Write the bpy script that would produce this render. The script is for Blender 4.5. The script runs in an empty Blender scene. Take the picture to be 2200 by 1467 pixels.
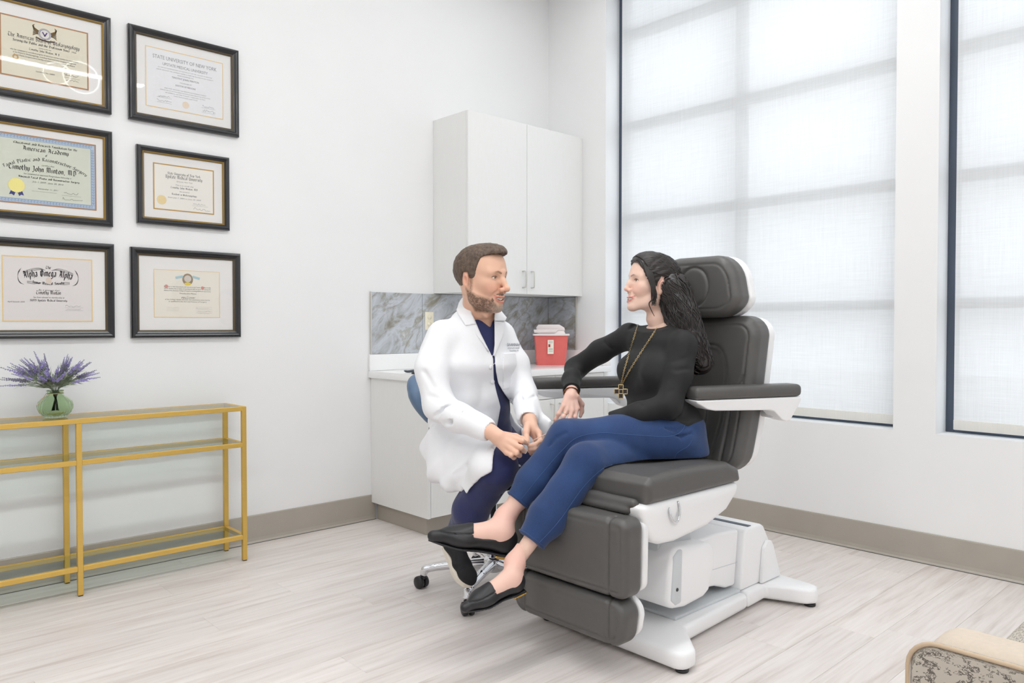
import bpy, bmesh, math, random
import numpy as np
from mathutils import Vector, Matrix

# ---------------------------------------------------------------- camera
FOC, CXP, CYP, CAMH = 1641.0, 1100.0, 733.5, 1.19
YAW, PITCH = math.radians(47.0), math.atan(33.5 / 1641.0)
scene = bpy.context.scene
COL = scene.collection
cam_d = bpy.data.cameras.new('camera'); cam = bpy.data.objects.new('camera', cam_d); COL.objects.link(cam)
cam_d.sensor_width = 36.0; cam_d.sensor_fit = 'HORIZONTAL'; cam_d.lens = FOC / 2200.0 * 36.0
cam_d.clip_start = 0.05
cam.location = (0, 0, CAMH); cam.rotation_euler = (math.pi / 2 - PITCH, 0, YAW - math.pi / 2)
scene.camera = cam
# ---------------------------------------------------------------- world and exposure
world = bpy.data.worlds.new('overcast_sky'); scene.world = world; world.use_nodes = True
bg = world.node_tree.nodes['Background']; bg.inputs[0].default_value = (0.86, 0.93, 1.0, 1); bg.inputs[1].default_value = 1.38
vs = scene.view_settings
vs.view_transform = 'Standard'; vs.look = 'None'; vs.gamma = 1.0; vs.use_curve_mapping = False
vs.exposure = 0.73
LAMP = 15.5          # strength of the ceiling light diffusers
scene.cycles.max_bounces = 10; scene.cycles.diffuse_bounces = 5; scene.cycles.transparent_max_bounces = 16
scene.cycles.caustics_reflective = False; scene.cycles.caustics_refractive = False
scene.cycles.sample_clamp_indirect = 6.0

# ---------------------------------------------------------------- layout helper: a photo pixel at a known depth is a point of the room
_f = Vector((math.cos(YAW) * math.cos(PITCH), math.sin(YAW) * math.cos(PITCH), -math.sin(PITCH)))
_r = Vector((math.sin(YAW), -math.cos(YAW), 0)); _u = _r.cross(_f)
def at(px, py, d):
    v = Vector((0, 0, CAMH)) + (_f + _r * ((px - CXP) / FOC) - _u * ((py - CYP) / FOC)) * d
    return np.array(v)
FWD = np.array((math.cos(YAW), math.sin(YAW), 0)); RGT = np.array((math.sin(YAW), -math.cos(YAW), 0)); UPV = np.array((0., 0., 1.))

# ---------------------------------------------------------------- materials
MATS = {}
def rgb(*c):
    # display colour (0..255) to linear
    o = []
    for v in c:
        v /= 255.0
        o.append(v / 12.92 if v <= 0.04045 else ((v + 0.055) / 1.055) ** 2.4)
    return tuple(o) + (1.0,)
class NT:
    def __init__(s, m): s.t = m.node_tree; s.n = s.t.nodes; s.l = s.t.links
    def add(s, typ, **kw):
        nd = s.n.new(typ)
        for k, v in kw.items():
            if k.startswith('i_'): nd.inputs[k[2:].replace('_', ' ')].default_value = v
            else: setattr(nd, k, v)
        return nd
    def link(s, a, b): s.l.new(a, b)
def mat(name, col=(0.8, 0.8, 0.8, 1), rough=0.5, metal=0.0, spec=0.5, noise=0.0, nscale=20, bump=0.0, bscale=60, coat=0.0, sheen=0.0, sss=0.0, stretch=None, attr=None, col2=None, bdist=0.002, rand=0.0):
    if name in MATS: return MATS[name]
    m = bpy.data.materials.new(name); m.use_nodes = True; MATS[name] = m
    t = NT(m); b = t.n['Principled BSDF']
    b.inputs['Roughness'].default_value = rough; b.inputs['Metallic'].default_value = metal
    b.inputs['Specular IOR Level'].default_value = spec
    b.inputs['Base Color'].default_value = col
    if coat: b.inputs['Coat Weight'].default_value = coat; b.inputs['Coat Roughness'].default_value = 0.1
    if sheen: b.inputs['Sheen Weight'].default_value = sheen; b.inputs['Sheen Roughness'].default_value = 0.5
    if sss:
        b.inputs['Subsurface Weight'].default_value = sss; b.inputs['Subsurface Radius'].default_value = (0.012, 0.005, 0.003); b.inputs['Subsurface Scale'].default_value = 1.0
    tc = t.add('ShaderNodeTexCoord'); src = tc.outputs['Object']
    if stretch:
        mp = t.add('ShaderNodeMapping'); mp.inputs['Scale'].default_value = stretch; t.link(src, mp.inputs['Vector']); src = mp.outputs['Vector']
    base = None
    if attr:
        an = t.add('ShaderNodeAttribute', attribute_name=attr); base = an.outputs['Color']
    if noise > 0 or col2:
        ns = t.add('ShaderNodeTexNoise'); ns.inputs['Scale'].default_value = nscale; ns.inputs['Detail'].default_value = 5
        t.link(src, ns.inputs['Vector'])
        mx = t.add('ShaderNodeMix', data_type='RGBA')
        c2 = col2 or tuple(c * (1 - noise) for c in col[:3]) + (1,)
        if base is not None:
            mx.blend_type = 'MULTIPLY'; mx.inputs[0].default_value = noise
            cr = t.add('ShaderNodeValToRGB'); cr.color_ramp.elements[0].position = 0.3; cr.color_ramp.elements[1].position = 0.7
            t.link(ns.outputs['Fac'], cr.inputs[0]); t.link(base, mx.inputs[6]); t.link(cr.outputs[0], mx.inputs[7])
        else:
            mx.inputs[6].default_value = col; mx.inputs[7].default_value = c2
            cr = t.add('ShaderNodeMapRange'); cr.inputs[1].default_value = 0.3; cr.inputs[2].default_value = 0.7
            t.link(ns.outputs['Fac'], cr.inputs[0]); t.link(cr.outputs[0], mx.inputs[0])
        base = mx.outputs[2]
    if rand:
        oi = t.add('ShaderNodeObjectInfo'); hs = t.add('ShaderNodeHueSaturation')
        mr = t.add('ShaderNodeMapRange'); mr.inputs[3].default_value = 1 - rand; mr.inputs[4].default_value = 1 + rand
        t.link(oi.outputs['Random'], mr.inputs[0]); t.link(mr.outputs[0], hs.inputs['Value'])
        if base is not None: t.link(base, hs.inputs['Color'])
        else: hs.inputs['Color'].default_value = col
        base = hs.outputs['Color']
    if base is not None: t.link(base, b.inputs['Base Color'])
    if bump:
        n2 = t.add('ShaderNodeTexNoise'); n2.inputs['Scale'].default_value = bscale; n2.inputs['Detail'].default_value = 4
        t.link(src, n2.inputs['Vector'])
        bp = t.add('ShaderNodeBump'); bp.inputs['Strength'].default_value = bump; bp.inputs['Distance'].default_value = bdist
        t.link(n2.outputs['Fac'], bp.inputs['Height']); t.link(bp.outputs['Normal'], b.inputs['Normal'])
    return m
def glass_mat(name, tint, gloss=0.08, rough=0.02):
    m = bpy.data.materials.new(name); m.use_nodes = True; MATS[name] = m
    t = NT(m); out = t.n['Material Output']; t.n.remove(t.n['Principled BSDF'])
    tr = t.add('ShaderNodeBsdfTransparent'); tr.inputs[0].default_value = tint
    gl = t.add('ShaderNodeBsdfGlossy'); gl.inputs['Roughness'].default_value = rough
    fr = t.add('ShaderNodeFresnel'); fr.inputs[0].default_value = 1.45
    ge = t.add('ShaderNodeNewGeometry'); iv = t.add('ShaderNodeMath', operation='SUBTRACT'); iv.inputs[0].default_value = 1.0; t.link(ge.outputs['Backfacing'], iv.inputs[1])
    ml = t.add('ShaderNodeMath', operation='MULTIPLY'); t.link(fr.outputs[0], ml.inputs[0]); t.link(iv.outputs[0], ml.inputs[1])
    mx = t.add('ShaderNodeMixShader'); t.link(ml.outputs[0], mx.inputs[0]); t.link(tr.outputs[0], mx.inputs[1]); t.link(gl.outputs[0], mx.inputs[2])
    t.link(mx.outputs[0], out.inputs[0])
    return m
def emit_mat(name, col, strength):
    m = bpy.data.materials.new(name); m.use_nodes = True; MATS[name] = m
    t = NT(m); out = t.n['Material Output']; t.n.remove(t.n['Principled BSDF'])
    e = t.add('ShaderNodeEmission'); e.inputs[0].default_value = col; e.inputs[1].default_value = strength
    t.link(e.outputs[0], out.inputs[0]); return m

# ---------------------------------------------------------------- objects
def raw(name, V, Fc, m=None, parent=None, smooth=False, colors=None):
    me = bpy.data.meshes.new(name)
    if isinstance(Fc, np.ndarray):
        V = np.asarray(V, np.float32); nf, k = Fc.shape
        me.vertices.add(len(V)); me.vertices.foreach_set('co', V.ravel())
        me.loops.add(nf * k); me.loops.foreach_set('vertex_index', Fc.astype(np.int32).ravel())
        me.polygons.add(nf); me.polygons.foreach_set('loop_start', np.arange(0, nf * k, k, dtype=np.int32))
        me.polygons.foreach_set('loop_total', np.full(nf, k, np.int32))
        me.update(calc_edges=True); me.validate()
    else:
        me.from_pydata([tuple(map(float, v)) for v in V], [], [tuple(f) for f in Fc]); me.update()
    if smooth: me.polygons.foreach_set('use_smooth', np.ones(len(me.polygons), bool))
    if colors is not None:
        ca = me.color_attributes.new('Col', 'FLOAT_COLOR', 'POINT')
        c = np.ones((len(V), 4), np.float32); c[:, :3] = colors; ca.data.foreach_set('color', c.ravel())
    if m is not None: me.materials.append(m)
    o = bpy.data.objects.new(name, me); COL.objects.link(o)
    if parent is not None: o.parent = parent
    return o
def from_bm(name, bm, m=None, parent=None, smooth=False, angle=None):
    me = bpy.data.meshes.new(name); bm.normal_update(); bm.to_mesh(me); bm.free()
    if smooth or angle:
        me.polygons.foreach_set('use_smooth', np.ones(len(me.polygons), bool))
        if angle: me.set_sharp_from_angle(angle=math.radians(angle))
    if m is not None: me.materials.append(m)
    o = bpy.data.objects.new(name, me); COL.objects.link(o)
    if parent is not None: o.parent = parent
    return o
def thing(name, label, cat, loc=(0, 0, 0), rotz=0.0, group=None):
    o = bpy.data.objects.new(name, None); COL.objects.link(o); o.empty_display_size = 0.1
    o.location = loc; o.rotation_euler = (0, 0, rotz)
    return tag(o, label, cat, group)
def tag(o, label, cat, group=None):
    o['label'] = label; o['category'] = cat
    if group: o['group'] = group
    return o
def struct(o, label=None):
    o['kind'] = 'structure'
    if label: o['label'] = label
    return o
def keep(o, parent):
    # parent a world-space mesh to a thing that stands elsewhere, without moving it
    bpy.context.view_layer.update()
    o.parent = parent; o.matrix_parent_inverse = parent.matrix_world.inverted(); return o
def bm_box(bm, c0, c1, bevel=0.0, seg=2):
    c0 = Vector(c0); c1 = Vector(c1)
    r = bmesh.ops.create_cube(bm, size=1.0)
    vs_ = r['verts']
    bmesh.ops.scale(bm, vec=(c1 - c0), verts=vs_); bmesh.ops.translate(bm, vec=(c0 + c1) / 2, verts=vs_)
    if bevel:
        es = list({e for v in vs_ for e in v.link_edges})
        bmesh.ops.bevel(bm, geom=es, offset=bevel, segments=seg, profile=0.5, affect='EDGES')
def box(name, c0, c1, m, parent=None, bevel=0.0, seg=2):
    bm = bmesh.new(); bm_box(bm, c0, c1, bevel, seg)
    return from_bm(name, bm, m, parent, angle=35 if bevel else None)
def prism(name, poly, axis, a0, a1, m, parent=None, bevel=0.0, seg=3, angle=35, smooth=True):
    """polygon (2-D points) extruded along an axis: 'X' poly=(y,z), 'Y' poly=(x,z), 'Z' poly=(x,y)"""
    bm = bmesh.new()
    def P(u, v, a): return {'X': (a, u, v), 'Y': (u, a, v), 'Z': (u, v, a)}[axis]
    A = [bm.verts.new(P(u, v, a0)) for u, v in poly]; B = [bm.verts.new(P(u, v, a1)) for u, v in poly]
    n = len(poly); bm.faces.new(A); bm.faces.new(B[::-1])
    for i in range(n): bm.faces.new((A[i], B[i], B[(i + 1) % n], A[(i + 1) % n]))
    bmesh.ops.recalc_face_normals(bm, faces=bm.faces)
    if bevel:
        es = [e for e in bm.edges if e.calc_face_angle(0) > math.radians(25)]
        bmesh.ops.bevel(bm, geom=es, offset=bevel, segments=seg, profile=0.5, affect='EDGES', clamp_overlap=True)
    return from_bm(name, bm, m, parent, angle=angle if smooth else None)
def tube_arrays(pts, rad, n=8, closed=False, flat=1.0, side=None):
    P = np.asarray(pts, float); N = len(P); R = np.broadcast_to(np.asarray(rad, float), (N,))
    T = np.gradient(P, axis=0) if not closed else np.roll(P, -1, 0) - np.roll(P, 1, 0)
    T /= np.linalg.norm(T, axis=1)[:, None] + 1e-12
    ref = np.array(side if side is not None else ((0, 0, 1.) if abs(T[0][2]) < 0.9 else (1., 0, 0)))
    V = []; u = ref - T[0] * (ref @ T[0]); u /= np.linalg.norm(u)
    for i in range(N):
        u = u - T[i] * (u @ T[i]); u /= np.linalg.norm(u) + 1e-12; w = np.cross(T[i], u)
        for k in range(n):
            a = 2 * math.pi * k / n; V.append(P[i] + R[i] * (u * math.cos(a) * flat + w * math.sin(a)))
    Fq = []
    for i in range(N if closed else N - 1):
        j = (i + 1) % N
        for k in range(n): Fq.append((i * n + k, i * n + (k + 1) % n, j * n + (k + 1) % n, j * n + k))
    if not closed:
        Fq.append(tuple(range(n))[::-1]); Fq.append(tuple((N - 1) * n + k for k in range(n)))
    return V, Fq
def tube(name, pts, rad, m, parent=None, n=8, closed=False, flat=1.0, side=None):
    V, Fq = tube_arrays(pts, rad, n, closed, flat, side); return raw(name, V, Fq, m, parent, smooth=True)
def tubes(name, items, m, parent=None, n=6):
    V, Fq = [], []
    for pts, rad in items:
        v, f = tube_arrays(pts, rad, n); o = len(V); V += v; Fq += [tuple(i + o for i in q) for q in f]
    return raw(name, V, Fq, m, parent, smooth=True)
def lathe(name, prof, m, parent=None, n=32, center=(0, 0, 0), ribs=0, ribd=0.0, axis='Z'):
    V, Fq = [], []
    for r, z in prof:
        for k in range(n):
            a = 2 * math.pi * k / n; rr = r
            if ribs: rr = r * (1 - ribd * (0.5 - 0.5 * math.cos(ribs * a)))
            p = (rr * math.cos(a), rr * math.sin(a), z)
            if axis == 'X': p = (p[2], p[0], p[1])
            if axis == 'Y': p = (p[0], p[2], p[1])
            V.append((p[0] + center[0], p[1] + center[1], p[2] + center[2]))
    N = len(prof)
    for i in range(N - 1):
        for k in range(n): Fq.append((i * n + k, i * n + (k + 1) % n, (i + 1) * n + (k + 1) % n, (i + 1) * n + k))
    if prof[0][0] > 1e-6: Fq.append(tuple(range(n))[::-1])
    if prof[-1][0] > 1e-6: Fq.append(tuple((N - 1) * n + k for k in range(n)))
    return raw(name, V, Fq, m, parent, smooth=True)
def bez(pts, n=24):
    """Catmull-Rom through points"""
    P = [np.asarray(p, float) for p in pts]; P = [2 * P[0] - P[1]] + P + [2 * P[-1] - P[-2]]; out = []
    m = len(P) - 3; per = max(2, n // m)
    for i in range(m):
        a, b, c, d = P[i:i + 4]
        for k in range(per):
            t = k / per; out.append(0.5 * ((2 * b) + (-a + c) * t + (2 * a - 5 * b + 4 * c - d) * t * t + (-a + 3 * b - 3 * c + d) * t ** 3))
    out.append(P[-2]); return np.array(out)

# ---------------------------------------------------------------- signed distance modelling (soft, continuous shapes)
def _lat(seed, n=32): return np.random.RandomState(seed).rand(n, n, n).astype(np.float32)
_LATS = {}
def noise3(X, Y, Z, f, seed=1):
    if np.isscalar(f): f = (f, f, f)
    L = _LATS.setdefault(seed, _lat(seed)); n = 32
    X, Y, Z = np.broadcast_arrays(X * f[0] + 100, Y * f[1] + 100, Z * f[2] + 100)
    i = np.floor(X).astype(int); j = np.floor(Y).astype(int); k = np.floor(Z).astype(int)
    u = X - i; v = Y - j; w = Z - k
    u = u * u * (3 - 2 * u); v = v * v * (3 - 2 * v); w = w * w * (3 - 2 * w)
    r = 0
    for a in (0, 1):
        for b in (0, 1):
            for c in (0, 1):
                r = r + L[(i + a) % n, (j + b) % n, (k + c) % n] * (u if a else 1 - u) * (v if b else 1 - v) * (w if c else 1 - w)
    return r * 2 - 1
def smin(a, b, k):
    if k <= 0: return np.minimum(a, b)
    h = np.maximum(k - np.abs(a - b), 0) / k; return np.minimum(a, b) - h * h * k * 0.25
class Field:
    def __init__(s, h, lo=None, hi=None): s.h = h; s.ops = []; s.lo = lo; s.hi = hi
    def put(s, kind, f, lo, hi, k=0.0): s.ops.append((kind, f, np.asarray(lo, float), np.asarray(hi, float), k)); return s
    # --- primitives
    def cap(s, a, b, ra, rb=None, k=0.02, kind='+'):
        a = np.asarray(a, float); b = np.asarray(b, float); rb = ra if rb is None else rb; ab = b - a; L2 = ab @ ab + 1e-12
        def f(X, Y, Z):
            px, py, pz = X - a[0], Y - a[1], Z - a[2]
            t = np.clip((px * ab[0] + py * ab[1] + pz * ab[2]) / L2, 0, 1)
            return np.sqrt((px - ab[0] * t) ** 2 + (py - ab[1] * t) ** 2 + (pz - ab[2] * t) ** 2) - (ra + (rb - ra) * t)
        R = max(ra, rb); return s.put(kind, f, np.minimum(a, b) - R, np.maximum(a, b) + R, k)
    def chain(s, pts, rs, k=0.02, kind='+'):
        if np.isscalar(rs): rs = [rs] * len(pts)
        for i in range(len(pts) - 1): s.cap(pts[i], pts[i + 1], rs[i], rs[i + 1], k, kind)
        return s
    def ell(s, c, r, k=0.02, M=None, kind='+'):
        c = np.asarray(c, float); r = np.asarray(r, float); Mi = None if M is None else np.asarray(M, float)   # M rows = local axes
        def f(X, Y, Z):
            px, py, pz = X - c[0], Y - c[1], Z - c[2]
            if Mi is not None: px, py, pz = [Mi[i, 0] * px + Mi[i, 1] * py + Mi[i, 2] * pz for i in range(3)]
            k0 = np.sqrt((px / r[0]) ** 2 + (py / r[1]) ** 2 + (pz / r[2]) ** 2)
            k1 = np.sqrt((px / r[0] ** 2) ** 2 + (py / r[1] ** 2) ** 2 + (pz / r[2] ** 2) ** 2) + 1e-9
            return k0 * (k0 - 1) / k1
        R = r.max() if M is not None else r; return s.put(kind, f, c - R, c + R, k)
    def loft(s, pts, rx, ry, side, k=0.03, kind='+', power=2.0, cap=0.6):
        """elliptical sections along a spine; rx along side, ry across it"""
        P = np.asarray(pts, float); side = np.asarray(side, float)
        if side.ndim == 1: side = np.repeat(side[None], len(P), 0)
        for i in range(len(P) - 1):
            a, b = P[i], P[i + 1]; ab = b - a; L = np.linalg.norm(ab); T = ab / L
            S = side[i] + side[i + 1]; S = S - T * (S @ T); S /= np.linalg.norm(S); Fv = np.cross(T, S)
            r0, r1, q0, q1 = rx[i], rx[i + 1], ry[i], ry[i + 1]
            def f(X, Y, Z, a=a, T=T, S=S, Fv=Fv, L=L, r0=r0, r1=r1, q0=q0, q1=q1):
                px, py, pz = X - a[0], Y - a[1], Z - a[2]
                w = px * T[0] + py * T[1] + pz * T[2]; t = np.clip(w / L, 0, 1); w = w - t * L
                u = px * S[0] + py * S[1] + pz * S[2]; v = px * Fv[0] + py * Fv[1] + pz * Fv[2]
                A = r0 + (r1 - r0) * t; B = q0 + (q1 - q0) * t; m = np.minimum(A, B)
                e = (np.abs(u / A) ** power + np.abs(v / B) ** power) ** (2 / power) + (w / (cap * m)) ** 2
                return (np.sqrt(e) - 1) * m
            R = max(r0, r1, q0, q1); s.put(kind, f, np.minimum(a, b) - R, np.maximum(a, b) + R, k)
        return s
    def rbox(s, c, half, r, k=0.0, M=None, kind='+'):
        c = np.asarray(c, float); hf = np.asarray(half, float) - r; Mi = None if M is None else np.asarray(M, float)
        def f(X, Y, Z):
            p = [X - c[0], Y - c[1], Z - c[2]]
            if Mi is not None: p = [Mi[i, 0] * p[0] + Mi[i, 1] * p[1] + Mi[i, 2] * p[2] for i in range(3)]
            q = [np.abs(p[i]) - hf[i] for i in range(3)]
            return np.sqrt(np.maximum(q[0], 0) ** 2 + np.maximum(q[1], 0) ** 2 + np.maximum(q[2], 0) ** 2) + np.minimum(np.maximum(np.maximum(q[0], q[1]), q[2]), 0) - r
        R = np.linalg.norm(half) if M is not None else np.asarray(half, float); return s.put(kind, f, c - R, c + R, k)
    def poly(s, pts, O, U, V, a0, a1, r=0.0, k=0.0, kind='+'):
        """rounded prism: 2-D polygon in the plane (O; U, V), from a0 to a1 along U x V"""
        Q = np.asarray(pts, float); O = np.asarray(O, float); U = np.asarray(U, float); V = np.asarray(V, float); Wv = np.cross(U, V)
        mid, hh = (a0 + a1) / 2, (a1 - a0) / 2 - r
        def f(X, Y, Z):
            px, py, pz = X - O[0], Y - O[1], Z - O[2]
            u = px * U[0] + py * U[1] + pz * U[2]; v = px * V[0] + py * V[1] + pz * V[2]; w = px * Wv[0] + py * Wv[1] + pz * Wv[2]
            d2 = poly2(u, v, Q) + r; dw = np.abs(w - mid) - hh
            return np.sqrt(np.maximum(d2, 0) ** 2 + np.maximum(dw, 0) ** 2) + np.minimum(np.maximum(d2, dw), 0) - r
        cs = np.array([O + U * q[0] + V * q[1] + Wv * a for q in Q for a in (a0, a1)])
        return s.put(kind, f, cs.min(0), cs.max(0), k)
    def fn(s, f, kind='f'): return s.put(kind, f, (-99,) * 3, (99,) * 3, 0)
    # --- meshing
    def mesh(s, smooth=2):
        h = s.h; plus = [o for o in s.ops if o[0] == '+']
        lo = np.min([o[2] for o in plus], 0) - 4 * h if s.lo is None else np.asarray(s.lo, float)
        hi = np.max([o[3] for o in plus], 0) + 4 * h if s.hi is None else np.asarray(s.hi, float)
        n = np.ceil((hi - lo) / h).astype(int) + 1
        D = np.full(n, 0.5, np.float32); ax = [(lo[i] + h * np.arange(n[i])).astype(np.float32) for i in range(3)]
        for kind, f, a, b, k in s.ops:
            mg = k + 4 * h
            i0 = np.clip(np.floor((a - mg - lo) / h).astype(int), 0, n); i1 = np.clip(np.ceil((b + mg - lo) / h).astype(int) + 1, 0, n)
            if (i1 <= i0).any(): continue
            sl = tuple(slice(i0[i], i1[i]) for i in range(3))
            X = ax[0][sl[0]][:, None, None]; Y = ax[1][sl[1]][None, :, None]; Z = ax[2][sl[2]][None, None, :]
            if kind == 'f': D[sl] = f(X, Y, Z, D[sl]); continue
            d = f(X, Y, Z)
            if kind == '+': D[sl] = smin(D[sl], d, k)
            elif kind == '-': D[sl] = -smin(-D[sl], d, k)
            elif kind == '&': D[...] = np.maximum(D, np.broadcast_to(0.5, D.shape)) if False else D; D[sl] = -smin(-D[sl], -d, k)
        return nets(D, lo, h, smooth)
def poly2(u, v, Q):
    u, v = np.broadcast_arrays(u, v); d = np.full(u.shape, 1e9, np.float32); ins = np.zeros(u.shape, bool); n = len(Q)
    for i in range(n):
        ax_, ay_ = Q[i]; bx_, by_ = Q[(i + 1) % n]; ex, ey = bx_ - ax_, by_ - ay_
        t = np.clip(((u - ax_) * ex + (v - ay_) * ey) / (ex * ex + ey * ey + 1e-12), 0, 1)
        d = np.minimum(d, (u - ax_ - ex * t) ** 2 + (v - ay_ - ey * t) ** 2)
        if ey != 0: ins ^= ((ay_ > v) != (by_ > v)) & (u < ex * (v - ay_) / ey + ax_)
    return np.where(ins, -np.sqrt(d), np.sqrt(d))
def nets(D, lo, h, smooth=2):
    S = D < 0; nx, ny, nz = D.shape
    c = np.zeros((nx - 1, ny - 1, nz - 1), np.int8)
    for a in (0, 1):
        for b in (0, 1):
            for e in (0, 1): c += S[a:nx - 1 + a, b:ny - 1 + b, e:nz - 1 + e]
    I = np.argwhere((c > 0) & (c < 8)); idx = np.full(c.shape, -1, np.int32); idx[tuple(I.T)] = np.arange(len(I))
    acc = np.zeros((len(I), 3), np.float32); cnt = np.zeros(len(I), np.float32)
    cor = [(a, b, e) for a in (0, 1) for b in (0, 1) for e in (0, 1)]
    for p in cor:
        for axi in range(3):
            if p[axi]: continue
            q = list(p); q[axi] = 1
            d0 = D[I[:, 0] + p[0], I[:, 1] + p[1], I[:, 2] + p[2]]; d1 = D[I[:, 0] + q[0], I[:, 1] + q[1], I[:, 2] + q[2]]
            m = (d0 < 0) != (d1 < 0); t = np.where(m, d0 / np.where(m, d0 - d1, 1), 0)
            for z in range(3): acc[:, z] += np.where(m, p[z] + (t if z == axi else 0), 0)
            cnt += m
    V = (I + acc / cnt[:, None]) * h + lo
    Fs = []
    for axi in range(3):
        u, w = (axi + 1) % 3, (axi + 2) % 3
        sa = [slice(None)] * 3; sb = [slice(None)] * 3; sa[axi] = slice(0, D.shape[axi] - 1); sb[axi] = slice(1, D.shape[axi])
        E = np.argwhere(S[tuple(sa)] != S[tuple(sb)])
        E = E[(E[:, u] > 0) & (E[:, w] > 0) & (E[:, u] < c.shape[u]) & (E[:, w] < c.shape[w])]
        def vid(du, dw):
            q = E.copy(); q[:, u] -= du; q[:, w] -= dw; return idx[tuple(q.T)]
        quad = np.stack([vid(1, 1), vid(0, 1), vid(0, 0), vid(1, 0)], 1)
        ins = S[tuple(E.T)]
        Fs.append(np.where(ins[:, None], quad, quad[:, ::-1]))
    Fq = np.concatenate(Fs); Fq = Fq[(Fq >= 0).all(1)]
    for _ in range(smooth):
        for lam in (0.5, -0.4):
            sm = np.zeros_like(V); n_ = np.zeros(len(V))
            for k in range(4):
                a, b = Fq[:, k], Fq[:, (k + 1) % 4]
                for z in range(3): sm[:, z] += np.bincount(a, V[b, z], len(V)) + np.bincount(b, V[a, z], len(V))
                n_ += np.bincount(a, minlength=len(V)) + np.bincount(b, minlength=len(V))
            V = V + lam * (sm / n_[:, None] - V)
    return V, Fq
def largest(V, Fq):
    # keep the biggest connected piece
    lab = np.arange(len(V))
    for _ in range(400):
        m = lab[Fq].min(1); new = lab.copy()
        for k in range(Fq.shape[1]): np.minimum.at(new, Fq[:, k], m)
        new = new[new]
        if (new == lab).all(): break
        lab = new
    ids, cnt_ = np.unique(lab, return_counts=True); keep_ = lab == ids[cnt_.argmax()]
    remap = np.cumsum(keep_) - 1; Fk = Fq[keep_[Fq].all(1)]
    return V[keep_], remap[Fk]
def join(parts):
    Vs, Fs, o = [], [], 0
    for V, Fq in parts: Vs.append(V); Fs.append(Fq + o); o += len(V)
    return np.concatenate(Vs), np.concatenate(Fs)
# ================================================================ materials of the place
M_WALL = mat('wall_paint', rgb(238, 238, 238), 0.6, noise=0.015, nscale=3, bump=0.04, bscale=180, bdist=0.001)
M_CEIL = mat('ceiling_paint', rgb(240, 240, 240), 0.8)
M_BASE = mat('baseboard_vinyl', rgb(172, 165, 154), 0.38, noise=0.05, nscale=8)
M_GASK = mat('dark_gasket', rgb(60, 60, 62), 0.6)
M_LAM = mat('cabinet_laminate', rgb(236, 236, 234), 0.42, noise=0.02, nscale=14, stretch=(12, 12, 1))
M_QUARTZ = mat('white_quartz', rgb(246, 246, 246), 0.18, noise=0.01, nscale=60)
M_STEEL = mat('brushed_nickel', rgb(214, 211, 204), 0.35, metal=0.7)
M_CHROME = mat('chrome', rgb(225, 226, 230), 0.08, metal=1.0)
M_GOLD = mat('brushed_gold', rgb(222, 184, 96), 0.42, metal=0.55, noise=0.05, nscale=40, stretch=(1, 1, 12))
M_BLACKP = mat('black_plastic', rgb(30, 30, 33), 0.35, bump=0.05, bscale=300)
M_WFRAME = mat('slate_window_metal', rgb(72, 82, 98), 0.45)
M_SHELFGL = glass_mat('shelf_glass', (0.86, 0.92, 0.90, 1))
M_PANE = glass_mat('window_glass', (0.97, 0.985, 1.0, 1))
M_PICGL = glass_mat('picture_glass', (0.985, 0.985, 0.985, 1))
def shade_mat():
    m = bpy.data.materials.new('shade_fabric'); m.use_nodes = True
    t = NT(m); out = t.n['Material Output']; t.n.remove(t.n['Principled BSDF'])
    tc = t.add('ShaderNodeTexCoord'); mp = t.add('ShaderNodeMapping'); mp.inputs['Scale'].default_value = (1, 260, 5)
    ns = t.add('ShaderNodeTexNoise'); ns.inputs['Scale'].default_value = 1.0; ns.inputs['Detail'].default_value = 3
    mp2 = t.add('ShaderNodeMapping'); mp2.inputs['Scale'].default_value = (1, 6, 300); n2 = t.add('ShaderNodeTexNoise'); n2.inputs['Scale'].default_value = 1.0
    t.link(tc.outputs['Object'], mp.inputs[0]); t.link(mp.outputs[0], ns.inputs['Vector']); t.link(tc.outputs['Object'], mp2.inputs[0]); t.link(mp2.outputs[0], n2.inputs['Vector'])
    ad = t.add('ShaderNodeMath', operation='ADD'); t.link(ns.outputs['Fac'], ad.inputs[0]); t.link(n2.outputs['Fac'], ad.inputs[1])
    mr = t.add('ShaderNodeMapRange'); mr.inputs[1].default_value = 0.6; mr.inputs[2].default_value = 1.4; mr.inputs[3].default_value = 0.0; mr.inputs[4].default_value = 1.0; t.link(ad.outputs[0], mr.inputs[0])
    mx = t.add('ShaderNodeMix', data_type='RGBA'); mx.inputs[6].default_value = (0.80, 0.79, 0.775, 1); mx.inputs[7].default_value = (0.90, 0.895, 0.885, 1); t.link(mr.outputs[0], mx.inputs[0])
    df = t.add('ShaderNodeBsdfDiffuse'); tl = t.add('ShaderNodeBsdfTranslucent'); tp = t.add('ShaderNodeBsdfTransparent')
    t.link(mx.outputs[2], df.inputs[0]); t.link(mx.outputs[2], tl.inputs[0])
    a = t.add('ShaderNodeMixShader'); a.inputs[0].default_value = 0.45; t.link(df.outputs[0], a.inputs[1]); t.link(tl.outputs[0], a.inputs[2])
    b = t.add('ShaderNodeMixShader'); b.inputs[0].default_value = 0.05; t.link(a.outputs[0], b.inputs[1]); t.link(tp.outputs[0], b.inputs[2])
    t.link(b.outputs[0], out.inputs[0]); return m
M_SHADE = shade_mat()
M_HEM = mat('shade_hem_bar', rgb(226, 224, 218), 0.7, noise=0.05, nscale=2, stretch=(1, 200, 6))
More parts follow.
